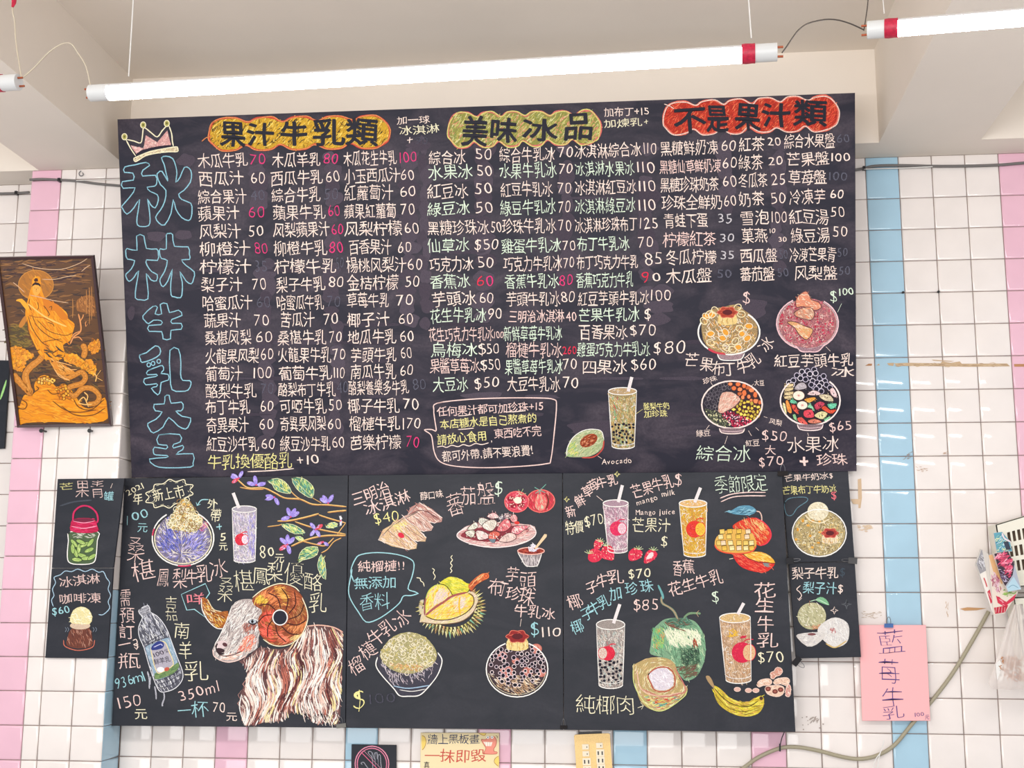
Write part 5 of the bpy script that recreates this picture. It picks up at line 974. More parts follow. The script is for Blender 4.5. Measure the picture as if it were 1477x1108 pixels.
q = d.poly([(130, 150), (60, 200), (10, 260), (-10, 400), (-10, 480), (120, 520), (220, 620), (300, 720), (360, 725), (430, 680), (490, 560), (508, 430), (490, 300), (440, 210), (380, 160), (260, 140)], (130, 168, 135), .85, 3)
d.hatch(q, [(140, 200, 155), (115, 160, 125), (195, 220, 175), (90, 125, 98)], 480, 8, 1.2, .6, 1, .85, raw=True)
d.hatch([(120, 240), (300, 230), (450, 260), (480, 400), (330, 420), (160, 400)], [(240, 240, 212), (215, 228, 190), (245, 240, 215)], 320, 9, 1.1, .5, 1.1, .9); d.hatch([(220, 600), (450, 560), (440, 680), (300, 715)], [(130, 85, 75), (110, 80, 65), (90, 110, 80)], 110, 8, -.4, .4, 1, .85)
d.hatch([(10, 230), (120, 220), (120, 420), (0, 460)], [(170, 200, 110), (90, 190, 140), (215, 160, 100), (150, 205, 120)], 110, 7, 1.2, .7, 1, .85); d.hatch([(250, 420), (440, 420), (460, 560), (280, 600)], [(60, 90, 70), (85, 120, 90), (45, 60, 55)], 150, 7, .8, 1, 1, .85)
d.hatch([(380, 350), (410, 330), (425, 400), (390, 420)], [(190, 90, 60), (150, 70, 55)], 24, 6, 1.5, .3, 1.2, .9)
q = d.poly([(125, 180), (180, 150), (260, 140), (340, 150), (390, 200), (320, 215), (250, 240), (180, 215)], (85, 120, 100), .95, 2); d.hatch(q, [(110, 160, 135), (130, 85, 70), (60, 90, 75)], 60, 7, .3, .8, 1.1, .9, raw=True); d.line([(120, 175), (160, 210), (230, 235), (320, 265)], (130, 75, 60), 1.3, .9)
d.line([(90, -60), (100, 0), (165, 40), (210, 80), (245, 150)], (120, 140, 115), 3.4, .9); d.line([(90, -60), (100, 0), (165, 40), (210, 80), (245, 150)], (190, 150, 120), 1.2, .9); d.line([(300, 140), (350, 100), (420, 95), (460, 100)], (120, 150, 115), 3, .9); d.line([(420, 95), (445, 70)], (190, 160, 130), 1.6, .9); d.line([(420, 95), (440, 130)], (190, 160, 130), 1.6, .9)
d.o = (805, 850); d.k = 4.161; d.line([(600, -25), (625, 30), (630, 60)], (110, 170, 170), 3.2, .9)
q = d.poly([(450, 480), (480, 440), (560, 410), (650, 415), (700, 450), (730, 540), (775, 590), (770, 620), (740, 650), (650, 720), (580, 728), (520, 700), (480, 640)], (190, 165, 110), .85, 3)
d.hatch(q, [(235, 225, 170), (225, 195, 140), (200, 160, 120), (240, 235, 200)], 260, 9, lambda x, y: math.atan2(y - 983, x - 953) + 1.57, .3, 1.1, .85, raw=True)
d.hatch([(490, 620), (620, 655), (740, 640), (640, 715), (560, 715)], [(90, 160, 150), (225, 215, 100), (235, 230, 150), (205, 70, 60)], 90, 8, -.1, .3, 1.2, .9)
d.line([(505, 600), (620, 645), (720, 630), (765, 600), (700, 470)], (200, 120, 110), 1.6, .9); d.line([(470, 480), (500, 600), (600, 640), (740, 620)], (235, 190, 170), 1.4, .85)
q = d.poly([(545, 510), (600, 475), (660, 480), (690, 520), (690, 580), (640, 608), (585, 600), (560, 560)], (225, 215, 222), .9, 2); d.hatch(q, [(250, 246, 250), (205, 195, 210), (235, 228, 235)], 90, 6, .8, .8, 1, .9, raw=True); d.line([(540, 515), (600, 470), (665, 475), (698, 520), (695, 585), (640, 615), (580, 605), (555, 560)], (185, 85, 75), 1.6, .9, 4, True)
d.line([(450, 480), (455, 560), (490, 640), (560, 718), (640, 725), (750, 650), (775, 610)], (215, 220, 140), 1.4, .9)
d.finish('coconut_drawing', PL, M_chalk, lowC, label='green coconut and a halved coconut with white flesh')
d = Draw(940, 870, 6.519, 99)                                  # banana and peanuts
q = d.poly([(580, 790), (600, 780), (650, 810), (720, 880), (820, 925), (920, 925), (990, 885), (1030, 872), (1055, 900), (1050, 970), (1000, 1040), (900, 1068), (780, 1050), (660, 980), (600, 900)], (215, 190, 60), .95, 3)
d.hatch(q, [(240, 225, 60), (245, 235, 110), (205, 180, 60), (225, 175, 90), (150, 130, 50)], 240, 12, lambda x, y: .15 + (1068 - x) * .018 * 0 + (.75 if x < 1050 else (.2 if x < 1075 else -.35)), .2, 1, .85, raw=True)
d.line([(590, 800), (680, 900), (800, 965), (920, 970), (1000, 920)], (90, 75, 30), 1.2, .95); d.line([(600, 860), (700, 970), (830, 1020), (950, 1010)], (120, 95, 40), .9, .85)
d.poly([(508, 690), (540, 685), (570, 730), (590, 790), (575, 795), (530, 740)], (175, 145, 105), .95, 2); d.ell(1030, 895, 16, 18, (80, 55, 45), .95)
def nut(P, c=(235, 200, 175)):
    q = d.poly(P, c, .9, 3); d.hatch(q, [c, (250, 230, 215), (205, 160, 140)], 26, 5, .5, 1, 1, .85, raw=True); d.line(P, (245, 215, 200), .9, .85, 3, True)
nut([(1115, 690), (1120, 655), (1150, 640), (1170, 610), (1210, 610), (1230, 640), (1210, 675), (1170, 690), (1140, 715)], (215, 150, 130)); nut([(988, 765), (1020, 725), (1100, 712), (1130, 740), (1110, 770), (1050, 775), (1010, 790)]); nut([(1145, 740), (1180, 712), (1270, 702), (1298, 735), (1270, 775), (1210, 760), (1160, 765)])
nut([(1255, 860), (1265, 800), (1290, 765), (1308, 800), (1300, 870), (1275, 880)], (215, 150, 140)); nut([(1065, 800), (1100, 780), (1200, 775), (1245, 800), (1230, 860), (1170, 880), (1090, 855)])
for x, y in ((1095, 808), (1160, 832), (1212, 815)): d.ell(x, y, 26, 22, (120, 60, 55), .95); d.ell(x, y, 12, 10, (170, 100, 85), .95)
for x, y in ((805, 812), (910, 822), (980, 822)): d.ell(x, y, 30, 20, (225, 180, 165), .9); d.ell(x, y, 30, 20, (245, 215, 200), .9, .8)
d.finish('banana_and_peanut_drawing', PL, M_chalk, lowC, label='yellow banana with peanuts beside it')
# ---- small boards
d = Draw(1110, 670, 3.693, 101)
d.text('芒果牛奶冰$', 78, 75, 342, 58, 10, W, rough=1.4); d.text('芒果布丁牛奶冰', 68, 140, 358, 128, 12, YL, rough=1.3); d.glyph('$', 343, 162, 9, 13, (235, 120, 130))
d.line([(80, 210), (110, 180), (190, 175), (200, 195), (150, 230), (120, 270), (90, 265)], (110, 150, 165), 1.1, .6, 4, True)
q = d.ell(265, 365, 138, 122, (190, 170, 120), .7); d.hatch(q, [(240, 230, 190), (225, 205, 150), (235, 200, 120), (250, 240, 215), (120, 100, 75)], 420, 5, .5, 1.5, .95, .85, raw=True)
d.dots(circ_pts(230, 370, 100, 85), [(235, 175, 80), (225, 160, 60)], 12, 2.2, None, .9, 4)
q = d.ell(258, 250, 56, 50, (235, 225, 195), .95); d.hatch(q, [(252, 246, 230), (225, 210, 175), (205, 190, 160)], 70, 5, .6, .8, 1, .9, raw=True); d.line([(190, 270), (220, 300), (270, 312), (320, 290)], (240, 225, 190), 1.8, .9)
pudding(d, 322, 366, 44, (238, 220, 190), (170, 60, 55)); d.ell(265, 365, 144, 126, WH, .9, 1.7)
d.finish('ice_bowl_drawing', PL3, M_chalk, rtA, label='plate of mango ice with a scoop and a pudding, text above')
d = Draw(1110, 670, 3.693, 102)
d.text('梨子牛乳', 118, 580, 368, 575, 18, W); d.glyph('$', 388, 572, 9, 13, (70, 84, 96), 0, .6); d.text('梨子汁', 178, 655, 360, 660, 17, CY); d.glyph('$', 378, 662, 10, 13, W); d.line([(165, 645), (145, 665), (160, 680), (170, 700), (155, 720)], W, 1.2); d.line([(148, 712), (158, 725), (172, 712)], W, 1.1, .8, 0)
for x, y, s_, c in ((345, 778, 20, W), (410, 745, 26, (110, 115, 120))): d.line([(x, y - s_), (x + 5, y - 5), (x + s_, y), (x + 5, y + 5), (x, y + s_), (x - 5, y + 5), (x - s_, y), (x - 5, y - 5)], c, 1, .85, 0, True)
q = d.ell(225, 808, 76, 72, (190, 185, 145), .9); d.hatch(q, [(230, 228, 195), (205, 200, 160), (240, 235, 215), (150, 150, 110)], 130, 6, .8, .8, 1, .85, raw=True); d.hatch([(190, 860), (270, 850), (290, 830), (270, 875), (230, 882)], [(215, 140, 100)], 20, 5, -.3, .3, 1, .8); d.line([(212, 752), (214, 725)], (150, 90, 70), 1.8)
d.poly([(245, 722), (270, 706), (300, 718), (318, 750), (280, 740)], (130, 185, 140), .9, 2); d.line([(214, 730), (260, 722), (315, 748)], (200, 230, 200), 1, .9)
q = d.poly([(255, 885), (290, 840), (350, 815), (410, 840), (425, 890), (410, 950), (350, 975), (290, 940)], (225, 220, 215), .9, 3); d.hatch(q, [(246, 244, 240), (205, 200, 200), (235, 232, 230)], 110, 6, 1, .7, 1, .85, raw=True); d.line([(300, 955), (350, 975), (410, 940)], (215, 185, 120), 2, .9); d.hatch([(320, 870), (350, 870), (355, 905), (325, 900)], [(190, 110, 110)], 14, 4, 1, 1, 1, .9)
q = d.poly([(148, 925), (150, 905), (220, 895), (290, 895), (292, 920), (250, 960), (200, 970)], (220, 214, 208), .9, 2); d.hatch(q, [(246, 242, 238), (200, 195, 195)], 50, 5, .2, .5, 1, .85, raw=True); d.ell(225, 905, 22, 7, (130, 80, 80), .9)
d.finish('pear_drawing', PL3, M_chalk, rtB, label='round pear, a halved pear and a wedge, prices above')
d = Draw(50, 670, 5.093, 103)
d.text('芒', 180, 165, 285, 160, 10, YL, a=.5); d.glyph('果', 350, 178, 20, 26, LP, 0, .6); d.glyph('青', 462, 180, 20, 26, LP, 0, .6); d.line([(572, 140), (558, 175)], W, 1.2); d.glyph('罐', 545, 232, 13, 13, CY)
d.line([(185, 305), (290, 275), (420, 262)], (80, 86, 96), 2, .6)
jar = [(262, 495), (248, 560), (240, 680), (262, 725), (340, 735), (425, 725), (450, 680), (460, 560), (462, 495)]
q = d.poly(jar, (80, 100, 70), .9, 2); d.hatch([(270, 500), (450, 500), (450, 540), (270, 545)], [(190, 195, 175), (225, 225, 210)], 30, 6, 0, .4, 1, .8)
for x, y, a in ((290, 580, .9), (325, 620, 1.7), (365, 590, -.5), (410, 575, -.9), (400, 630, -.4), (350, 670, .3), (300, 650, 1.2), (380, 690, -.1), (420, 680, -.6), (280, 620, 1.5), (340, 570, .4), (310, 700, .1)):
    q = d.ell(x, y, 36, 14, (165, 195, 110), .9, rot=a); d.hatch(q, [(205, 220, 140), (150, 180, 95)], 8, 5, a, .3, 1, .9, raw=True); d.ell(x, y, 37, 15, (60, 80, 45), .8, .7, rot=a)
d.line(jar, WH, 1.3, .9, 3, True)
q = d.poly([(265, 440), (275, 410), (320, 395), (400, 395), (445, 410), (460, 450), (462, 495), (360, 505), (265, 490)], (195, 35, 80), .95, 2); d.hatch(q, [(225, 60, 110), (170, 25, 65)], 60, 7, .05, .2, 1, .9, raw=True)
d.line([(270, 455), (360, 470), (458, 452)], (245, 170, 195), 1, .9); d.line([(283, 415), (360, 430), (440, 415)], (245, 170, 195), 1, .9); d.ell(360, 410, 78, 14, (120, 40, 65), .9)
d.line([(280, 420), (290, 350), (340, 308), (400, 310), (450, 350), (465, 400), (458, 430)], (205, 45, 95), 2.4, .9)
d.finish('jar_drawing', PP, M_chalk, ltA, label='glass jar of green slices with a magenta lid and handle')
d = Draw(0, 600, 2.181, 104)
P = [(170, 565), (165, 545), (175, 525), (170, 508), (190, 500), (205, 488), (225, 490), (245, 482), (268, 490), (290, 482), (310, 492), (325, 490), (335, 510), (345, 525), (340, 545), (348, 565), (340, 585), (345, 605), (325, 625), (310, 625)]
d.line([(168, 600), (162, 580)] + P, (175, 205, 225), 1.2, .75, 3)
d.text('冰淇淋', 185, 525, 315, 510, 14, LP, a=.6); d.text('咖啡凍', 185, 575, 318, 572, 15, LP, a=.6); d.text('$60', 162, 615, 220, 608, 14, CY)
q = d.poly([(228, 665), (280, 665), (290, 700), (288, 725), (245, 732), (210, 722), (212, 700)], (110, 62, 50), .95, 2); d.hatch(q, [(160, 100, 80), (95, 52, 45), (190, 140, 120)], 90, 6, 1.3, .3, 1, .85, raw=True); d.line([(200, 705), (205, 725), (245, 738), (290, 728), (298, 705)], (200, 110, 90), 1.4, .85)
d.ell(252, 660, 32, 12, (215, 190, 165), .9); q = d.poly([(220, 640), (230, 612), (255, 600), (280, 610), (290, 635), (282, 655), (250, 655), (225, 652)], (232, 220, 165), .95, 2); d.hatch(q, [(250, 240, 195), (235, 222, 160), (255, 250, 230)], 80, 5, .5, .9, 1, .9, raw=True)
for x in (205, 212, 292, 300): d.line([(x, 665), (x + 4, 672), (x, 680)], (120, 130, 145), 1, .7)
d.finish('ice_cream_drawing', PP, M_chalk, ltB, label='yellow ice cream scoop on brown jelly under a scalloped cloud')
d = Draw(0, 340, 3.46, 105); d.poly([(5, 790), (22, 740), (32, 718), (30, 745), (12, 800), (0, 820)], (170, 225, 140), .9, 2); d.finish('green_stroke', PW, M_chalk, ltC, label='pale green chalk mark')
# hand in a crossed circle
d = Draw(480, 1030, 5.275, 106)
hand = [(225, 385), (215, 375), (235, 368), (258, 400), (300, 440), (300, 340), (272, 300), (275, 285), (300, 295), (318, 345), (322, 300), (335, 298), (340, 345), (348, 310), (362, 318), (365, 370), (370, 420), (360, 470)]
d.line(hand, (165, 165, 175), 1, .8, 3)
for x in (302, 322, 345): d.line([(x - 6, 290), (x, 345), (x + 2, 400)], (150, 150, 165), .9, .7, 0)
d.ell(298, 380, 128, 135, (232, 150, 175), .9, 1.5); d.ell(298, 380, 112, 119, (225, 130, 160), .9, 1.4); d.line([(215, 290), (372, 450)], (225, 110, 145), 2.2, .9, 0); d.line([(238, 282), (390, 440)], (235, 160, 185), 1, .9, 0)
d.finish('hand_mark', PW, M_chalk, handsign_board, label='pink ring and slash over a pale open hand')
# ------------------------------------------------------------------ framed picture leaning on the pillar
fc = scaled([(-2.64048969, -0.32601418, 1.38772687), (-2.3434939, -0.30196359, 1.39262926), (-2.35391064, -0.07398582, 0.90526023), (-2.65090643, -0.09803641, 0.90035784)], .983)
PF = Plane(fc[0], np.cross(fc[1] - fc[0], fc[3] - fc[0])); n_ = PF.n; mid = sum(fc) / 4
M_frame = mat('dark_red_wood', (62, 34, 36), .35, grain=.2, gscale=60, coat=.3); M_back = mat('hardboard', (90, 70, 50), .8)
pic = empty('framed_picture', tuple(mid), 'framed orange and brown picture of a haloed robed figure above waves, leaning forward', 'picture')
U = (fc[1] - fc[0]) / np.linalg.norm(fc[1] - fc[0]); V = (fc[0] - fc[3]) / np.linalg.norm(fc[0] - fc[3]); PW_, PH_ = np.linalg.norm(fc[1] - fc[0]), np.linalg.norm(fc[0] - fc[3])
def fp(u, v, l): return mid + U * u + V * v + n_ * l
def rail(a, b, c, d):
    q = MB(); q.slab([fp(*a, 0), fp(*b, 0), fp(*c, -.002), fp(*d, -.002)], [fp(*a, -.016), fp(*b, -.016), fp(*c, -.016), fp(*d, -.016)])
    o = q.build('frame_rail', M_frame, pic); local(o, mid)
hw, hh, t_ = PW_ / 2, PH_ / 2, .008
rail((-hw, hh), (hw, hh), (hw - t_, hh - t_), (-hw + t_, hh - t_)); rail((hw, hh), (hw, -hh), (hw - t_, -hh + t_), (hw - t_, hh - t_))
rail((hw, -hh), (-hw, -hh), (-hw + t_, -hh + t_), (hw - t_, -hh + t_)); rail((-hw, -hh), (-hw, hh), (-hw + t_, hh - t_), (-hw + t_, -hh + t_))
q = MB(); q.slab([fp(-hw + .004, -hh + .004, -.008), fp(hw - .004, -hh + .004, -.008), fp(hw - .004, hh - .004, -.008), fp(-hw + .004, hh - .004, -.008)], [fp(-hw + .004, -hh + .004, -.014), fp(hw - .004, -hh + .004, -.014), fp(hw - .004, hh - .004, -.014), fp(-hw + .004, hh - .004, -.014)])
local(q.build('backing', M_back, pic), mid)
PI = Plane(mid - n_ * .0079, n_)
uq, vq = project(np.array([fp(a * (hw - .006), b * (hh - .006), -.0079) for a, b in ((-1, 1), (1, 1), (1, -1), (-1, -1))]))
full = list(zip(uq, vq))
d = Draw(seed=111); d.poly(full, (98, 66, 42), 1, raw=True)
d.hatch(full, [(120, 82, 50), (80, 56, 44), (140, 96, 54), (66, 50, 44)], 420, 16, -.05, .15, 2.2, 1, raw=True)
top = [(-4, 374), (131, 373), (136, 410), (0, 412)]; d.hatch(top, [(60, 40, 42), (150, 104, 60), (90, 60, 48)], 120, 22, -.06, .1, 1.8, 1, raw=True)
d.o = (0, 360); d.k = 7.912
O1, O2, O3, DK = (238, 150, 22), (250, 172, 48), (216, 124, 26), (112, 66, 24)
d.hatch([(60, 850), (330, 850), (380, 1108), (90, 1108)], [(110, 92, 40), (140, 112, 50), (84, 70, 44)], 120, 12, .1, .5, 2, 1)
q = d.ell(410, 405, 200, 170, (176, 112, 42), 1); d.hatch(q, [(196, 126, 44), (160, 104, 46)], 60, 9, .8, .5, 2, 1, raw=True); d.ell(410, 405, 200, 170, (206, 140, 60), 1, 1)
rob = [(330, 520), (360, 420), (370, 340), (420, 305), (460, 330), (470, 430), (520, 560), (640, 620), (760, 720), (780, 790), (850, 850), (830, 950), (800, 1040), (720, 1090), (740, 1180), (700, 1250), (600, 1260), (500, 1250), (440, 1180), (400, 1108), (340, 960), (300, 800), (290, 700)]
q = d.poly(rob, O1, 1, 3); d.hatch(q, [O1, O2, O3], 330, 14, lambda x, y: 1.2 - (x - 50) * .006, .25, 1.4, 1, raw=True)
q = d.poly([(300, 690), (230, 600), (190, 590), (190, 572), (250, 562), (300, 610), (340, 660)], O2, 1, 2)
q = d.poly([(290, 750), (230, 830), (215, 880), (250, 890), (300, 820)], (196, 126, 50), 1, 2)
q = d.poly([(480, 560), (640, 620), (740, 720), (780, 790), (700, 800), (620, 700), (540, 700)], O3, 1, 2)
d.poly([(372, 420), (400, 395), (440, 395), (462, 425), (455, 490), (410, 530), (375, 490)], (246, 170, 70), 1, 2); d.poly([(360, 430), (372, 395), (400, 372), (440, 380), (462, 400), (465, 430), (440, 408), (400, 402), (375, 415)], (46, 26, 22), 1)
d.poly([(385, 350), (405, 325), (430, 330), (435, 365), (400, 368)], (70, 36, 24), 1)
for L in ([(388, 440), (402, 436)], [(425, 436), (442, 442)], [(408, 480), (424, 482)], [(412, 440), (414, 465), (408, 468)]): d.line(L, DK, .8, 1, 0)
for L, w_ in (([(320, 760), (370, 900), (470, 1050), (560, 1108)], 1.2), ([(360, 740), (430, 880), (560, 990), (720, 1060)], 1.1), ([(420, 800), (560, 930), (740, 980), (830, 950)], 1), ([(310, 800), (330, 950), (400, 1108), (440, 1190)], 1), ([(540, 830), (600, 850), (620, 880)], 1.2), ([(430, 600), (440, 660), (420, 700)], 1), ([(500, 640), (560, 730), (550, 760)], 1.3), ([(340, 560), (330, 640), (360, 700)], 1), ([(560, 660), (590, 650), (585, 690)], 1.2), ([(480, 1060), (560, 1040), (700, 1020)], 1), ([(500, 1140), (600, 1180), (680, 1130)], 1), ([(640, 1150), (600, 1190), (640, 1230)], .9)): d.line(L, DK, w_, 1)
d.line([(320, 620), (420, 700), (520, 770), (640, 830), (760, 880)], (252, 200, 110), 2, 1); d.line([(330, 750), (400, 770), (500, 780), (610, 840)], (180, 96, 30), 1.2, 1)
for L in ([(150, 375), (200, 415), (280, 490)], [(340, 520), (460, 545), (600, 580), (780, 610)], [(240, 690), (275, 720)], [(480, 340), (620, 340), (760, 310), (870, 295)], [(250, 160), (450, 215), (700, 225), (900, 160), (1000, 100)], [(930, 250), (990, 200), (1030, 180)]): d.line(L, (214, 176, 140), 1.0, 1)
q = d.poly([(870, 600), (900, 560), (960, 530), (1070, 540), (1085, 760), (980, 720), (880, 700)], (150, 96, 50), 1, 2); d.hatch(q, [(190, 126, 66), (120, 76, 44)], 60, 6, 1.2, .6, 1.2, 1, raw=True)
for y in range(430, 860, 44): d.glyph('佛' if False else '、', 1030, y, 5, 5, (196, 136, 84), 0, 1)
for x, y0, y1 in ((828, 560, 780), (985, 460, 740), (1020, 430, 860), (1045, 420, 800)): d.line([(x, y0), (x + 4, (y0 + y1) / 2), (x, y1)], (190, 130, 70), 1, 1)
for L, w_ in (([(800, 1080), (840, 1000), (920, 930), (915, 820), (895, 735)], 2), ([(915, 820), (945, 770), (950, 740)], 1.4), ([(840, 1010), (900, 1000), (940, 1040)], 1.6), ([(920, 930), (850, 960), (820, 1000)], 1.4), ([(980, 880), (975, 840), (985, 820)], 1.2), ([(980, 880), (1000, 850)], 1)): d.line(L, (226, 150, 90), w_, 1); 
d.o = (0, 490)
# dragon and waves
sea = [(200, 900), (205, 830), (270, 640), (330, 640), (400, 600), (390, 520), (440, 430), (540, 410), (640, 540), (740, 500), (860, 640), (940, 760), (1060, 780), (1195, 660), (1230, 900), (1000, 950), (600, 940), (300, 950), (215, 980)]
d.hatch([(95, 60), (1140, 60), (1220, 980), (200, 990)], [(90, 72, 44), (120, 92, 50), (66, 54, 44)], 260, 12, .3, .6, 2, 1)
q = d.poly(sea, O1, 1, 3); d.hatch(q, [O1, O2, O3, (232, 140, 30)], 300, 14, .15, .3, 1.6, 1, raw=True)
for P in ([(100, 110), (200, 80), (300, 120), (390, 190), (300, 240), (260, 350), (200, 340), (130, 300)], [(740, 190), (800, 160), (880, 180), (960, 240), (1040, 220), (1060, 280), (1100, 330), (1070, 400), (960, 340), (860, 290), (760, 250)], [(1000, 90), (1060, 30), (1130, 10), (1140, 100), (1080, 150), (1030, 130)]):
    q = d.poly(P, (212, 132, 36), 1, 3); d.dots(q, [O1, O2, (230, 150, 50)], 60, 2.3, None, 1, 1.2, raw=True); d.hatch(q, [DK, O3, (180, 104, 28)], 34, 6, .6, 1.2, .8, 1, 1.2, raw=True)
def worm(L, w_):
    d.line(L, DK, w_ + 1.4, 1, 6); d.line(L, (206, 130, 46), w_, 1, 6); d.line([(x + 3, y - 5) for x, y in L], (220, 148, 62), w_ * .3, 1, 6)
    for q_ in smooth([np.array(p, float) for p in L], 5)[::2]: d.line([(q_[0] - 9, q_[1] - 6), (q_[0] + 2, q_[1] + 3), (q_[0] + 9, q_[1] - 5)], (170, 100, 34), .6, 1)
worm([(150, 390), (220, 480), (300, 560), (340, 600), (290, 420), (340, 320), (440, 240), (480, 190)], 9)
worm([(940, 50), (970, 120), (950, 210)], 8)
worm([(700, 380), (760, 440), (860, 400), (930, 370), (975, 430), (930, 500), (800, 540), (770, 600), (850, 640), (940, 560), (1050, 560), (1130, 640), (1100, 720), (1000, 740)], 7)
q = d.poly([(560, 230), (600, 205), (640, 230), (700, 270), (800, 330), (860, 380), (780, 400), (720, 400), (650, 390), (600, 310)], (220, 142, 50), 1, 2); d.hatch(q, [(246, 180, 90), DK, (226, 140, 50)], 50, 8, .7, .2, 1, 1, raw=True); d.ell(596, 250, 12, 9, DK, 1)
for L in ([(640, 250), (760, 280), (820, 300)], [(700, 300), (800, 340), (880, 340)], [(620, 330), (680, 420), (800, 470)], [(650, 380), (740, 440), (790, 460)]): d.line(L, (240, 180, 110), 1.2, 1)
for L in ([(400, 480), (470, 430), (560, 420), (640, 440)], [(390, 600), (440, 560), (410, 530)], [(540, 570), (600, 620), (700, 600), (640, 560)], [(600, 700), (740, 800), (900, 830), (1100, 800)], [(840, 680), (900, 770), (1040, 800), (1190, 680)], [(170, 650), (300, 720), (280, 790), (190, 780)], [(180, 700), (270, 740)], [(740, 500), (640, 560)], [(700, 760), (860, 860), (1060, 860), (1200, 780)]): d.line(L, DK, 1.3, 1)
for L in ([(900, 700), (960, 660), (1010, 770)], [(960, 600), (1000, 640), (990, 700)], [(890, 720), (960, 740), (1050, 740)], [(1090, 480), (1100, 420), (1070, 380)], [(1100, 420), (1150, 350)], [(1100, 430), (1170, 470)], [(440, 460), (500, 440), (560, 450)], [(500, 470), (560, 480)]): d.line(L, (246, 190, 110), 1.6, 1)
d.dots([(420, 440), (560, 420), (640, 480), (560, 500), (440, 500)], [O2, (250, 196, 90)], 20, 2, [DK], 1, 1.8, .6); d.dots([(640, 560), (740, 520), (820, 660), (700, 680)], [O2, O3], 24, 2, [DK], 1, 1.8, .6)
M_pict = paintmat('picture_print', None, rough=.45, coat=.35)
o = d.finish('picture_print', PI, M_pict, pic, base=2e-4); local(o, mid)
for px in (61, 130.5):
    b = MB(); p = PF.at(px, 619); b.tube([(p[0], -DP + .002, p[2] - .004), (p[0], p[1] + .0 - .004, p[2] - .006)], .003, 6); b.tube([(p[0], p[1] - .004, p[2] - .006), (p[0], p[1] - .008, p[2] - .006)], .0065, 8)
    b.build('screw', M_black, label='dark screw under the %s bottom corner of the framed picture' % ('left' if px < 100 else 'right'), cat='screw', group='screws under the picture')
# ------------------------------------------------------------------ papers, signs, outlet
M_pink = mat('pink_paper', (250, 184, 186), .8); M_cream = mat('cream_paper', (245, 226, 180), .8)
ps = px_board([(1239, 901.7), (1335.5, 901.7), (1342, 1040), (1243.7, 1040)], PS, 'pink sheet of paper with blue pen writing, hung from a blue clip', M_pink, .0012, 'paper_sheet', 'paper')
d = Draw(1225, 870, 6.156, 121); d.tw = 1.0; INK = (92, 70, 132)
M_ink = M_print
def thin(ch, x, y, w_, h_): d.up(); d.glyph(ch, x, y, w_, h_, INK, -.08, 1, 0)
thin('藍', 372, 345, 38, 36); thin('莓', 355, 610, 30, 35); thin('牛', 388, 838, 31, 29); thin('乳', 390, 970, 31, 19); d.text('100', 575, 992, 665, 985, 7, INK); d.glyph('元', 690, 1012, 6, 7, INK)
d.finish('pen_lettering', PS, M_ink, ps, base=2e-4)
nt_ = px_board([(606.5, 1057), (720, 1057.5), (720, 1135), (606, 1134)], PW, 'cream notice with dark and red handwriting and a pink doodle', M_cream, .0012, 'notice_sheet', 'notice')
d = Draw(480, 1030, 5.275, 122)
d.text('牆上黑板畫', 720, 192, 1118, 190, 14, (52, 62, 92)); d.text('一抹即毀', 695, 322, 1165, 318, 18, (206, 78, 64)); d.glyph('真', 715, 388, 8, 9, (40, 44, 60))
for P in ([(678, 165), (700, 175), (710, 210), (700, 250), (680, 275)], [(1110, 148), (1150, 165), (1168, 148)], [(1262, 320), (1235, 340), (1230, 370), (1262, 400)]): d.poly(P, (246, 214, 110), 1, 2); d.line(P, (170, 120, 60), .7, 1)
cr = [(1130, 195), (1165, 195), (1180, 170), (1205, 178), (1225, 170), (1245, 200), (1240, 240), (1225, 265), (1228, 285), (1250, 290), (1240, 305), (1165, 305), (1150, 295), (1165, 262), (1150, 235)]
d.poly(cr, (240, 150, 130), 1, 2); d.line(cr, (190, 80, 60), .7, 1, 3, True); d.poly([(1145, 212), (1215, 215), (1205, 245), (1165, 245)], (250, 240, 225), 1)
for x in (1160, 1178, 1196): d.line([(x, 214), (x, 245)], (190, 80, 60), .6, 1, 0)
for x in (1180, 1212): d.ell(x, 178, 12, 11, (250, 250, 245), 1); d.ell(x, 178, 4, 4, (40, 40, 40), 1)
d.line([(1240, 165), (1252, 172), (1250, 185)], (90, 80, 70), .7, 1)
d.finish('pen_lettering', PW, M_print, nt_, base=2e-4)
# outlet plate
M_gold = mat('brushed_gold_plate', (216, 182, 120), .35, metal=.35, grain=.15, gscale=300); M_ivory = mat('ivory_plastic', (238, 226, 200), .35)
K = lambda x, y: (820 + x / 17.59, 1045 + y / 17.59)
pp = [K(*p) for p in ((140, 300), (170, 262), (600, 243), (1010, 228), (1050, 250), (1080, 700), (1120, 1200), (1150, 1700), (1100, 1740), (700, 1760), (260, 1780), (225, 1740), (190, 1000))]
pm = PW.at(852, 1095)
plate = empty('outlet_plate', tuple(pm), 'brushed gold wall plate with ivory switches and sockets, below the boards', 'outlet')
def pslab(name, pts, l0, l1, m, par=plate, o_=None):
    b = MB(); F = [PW.at(x, y, l1) for x, y in pts]; B = [PW.at(x, y, l0) for x, y in pts]; b.slab(F, B); o = b.build(name, m, par); local(o, pm if o_ is None else o_); return o
pslab('plate', pp, -.006, .004, M_gold)
pslab('dark_gap', [K(260, 190), (868, 1055), (868, 1100), K(260, 900)], -.010, -.0065, M_black)  # shade in the gap above the plate, laid in as a black slab
for x, y in ((430, 575), (440, 750), (785, 540)):
    w_ = 88; sw = pslab('switch', [K(x - w_, y - 68), K(x + w_ - 8, y - 72), K(x + w_, y + 62), K(x - w_ + 8, y + 66)], .004, .009, M_ivory)
    o = pslab('indicator', [K(x + 25, y - 15), K(x + 45, y - 15), K(x + 45, y + 20), K(x + 25, y + 20)], .009, .0093, M_black); o.parent = sw
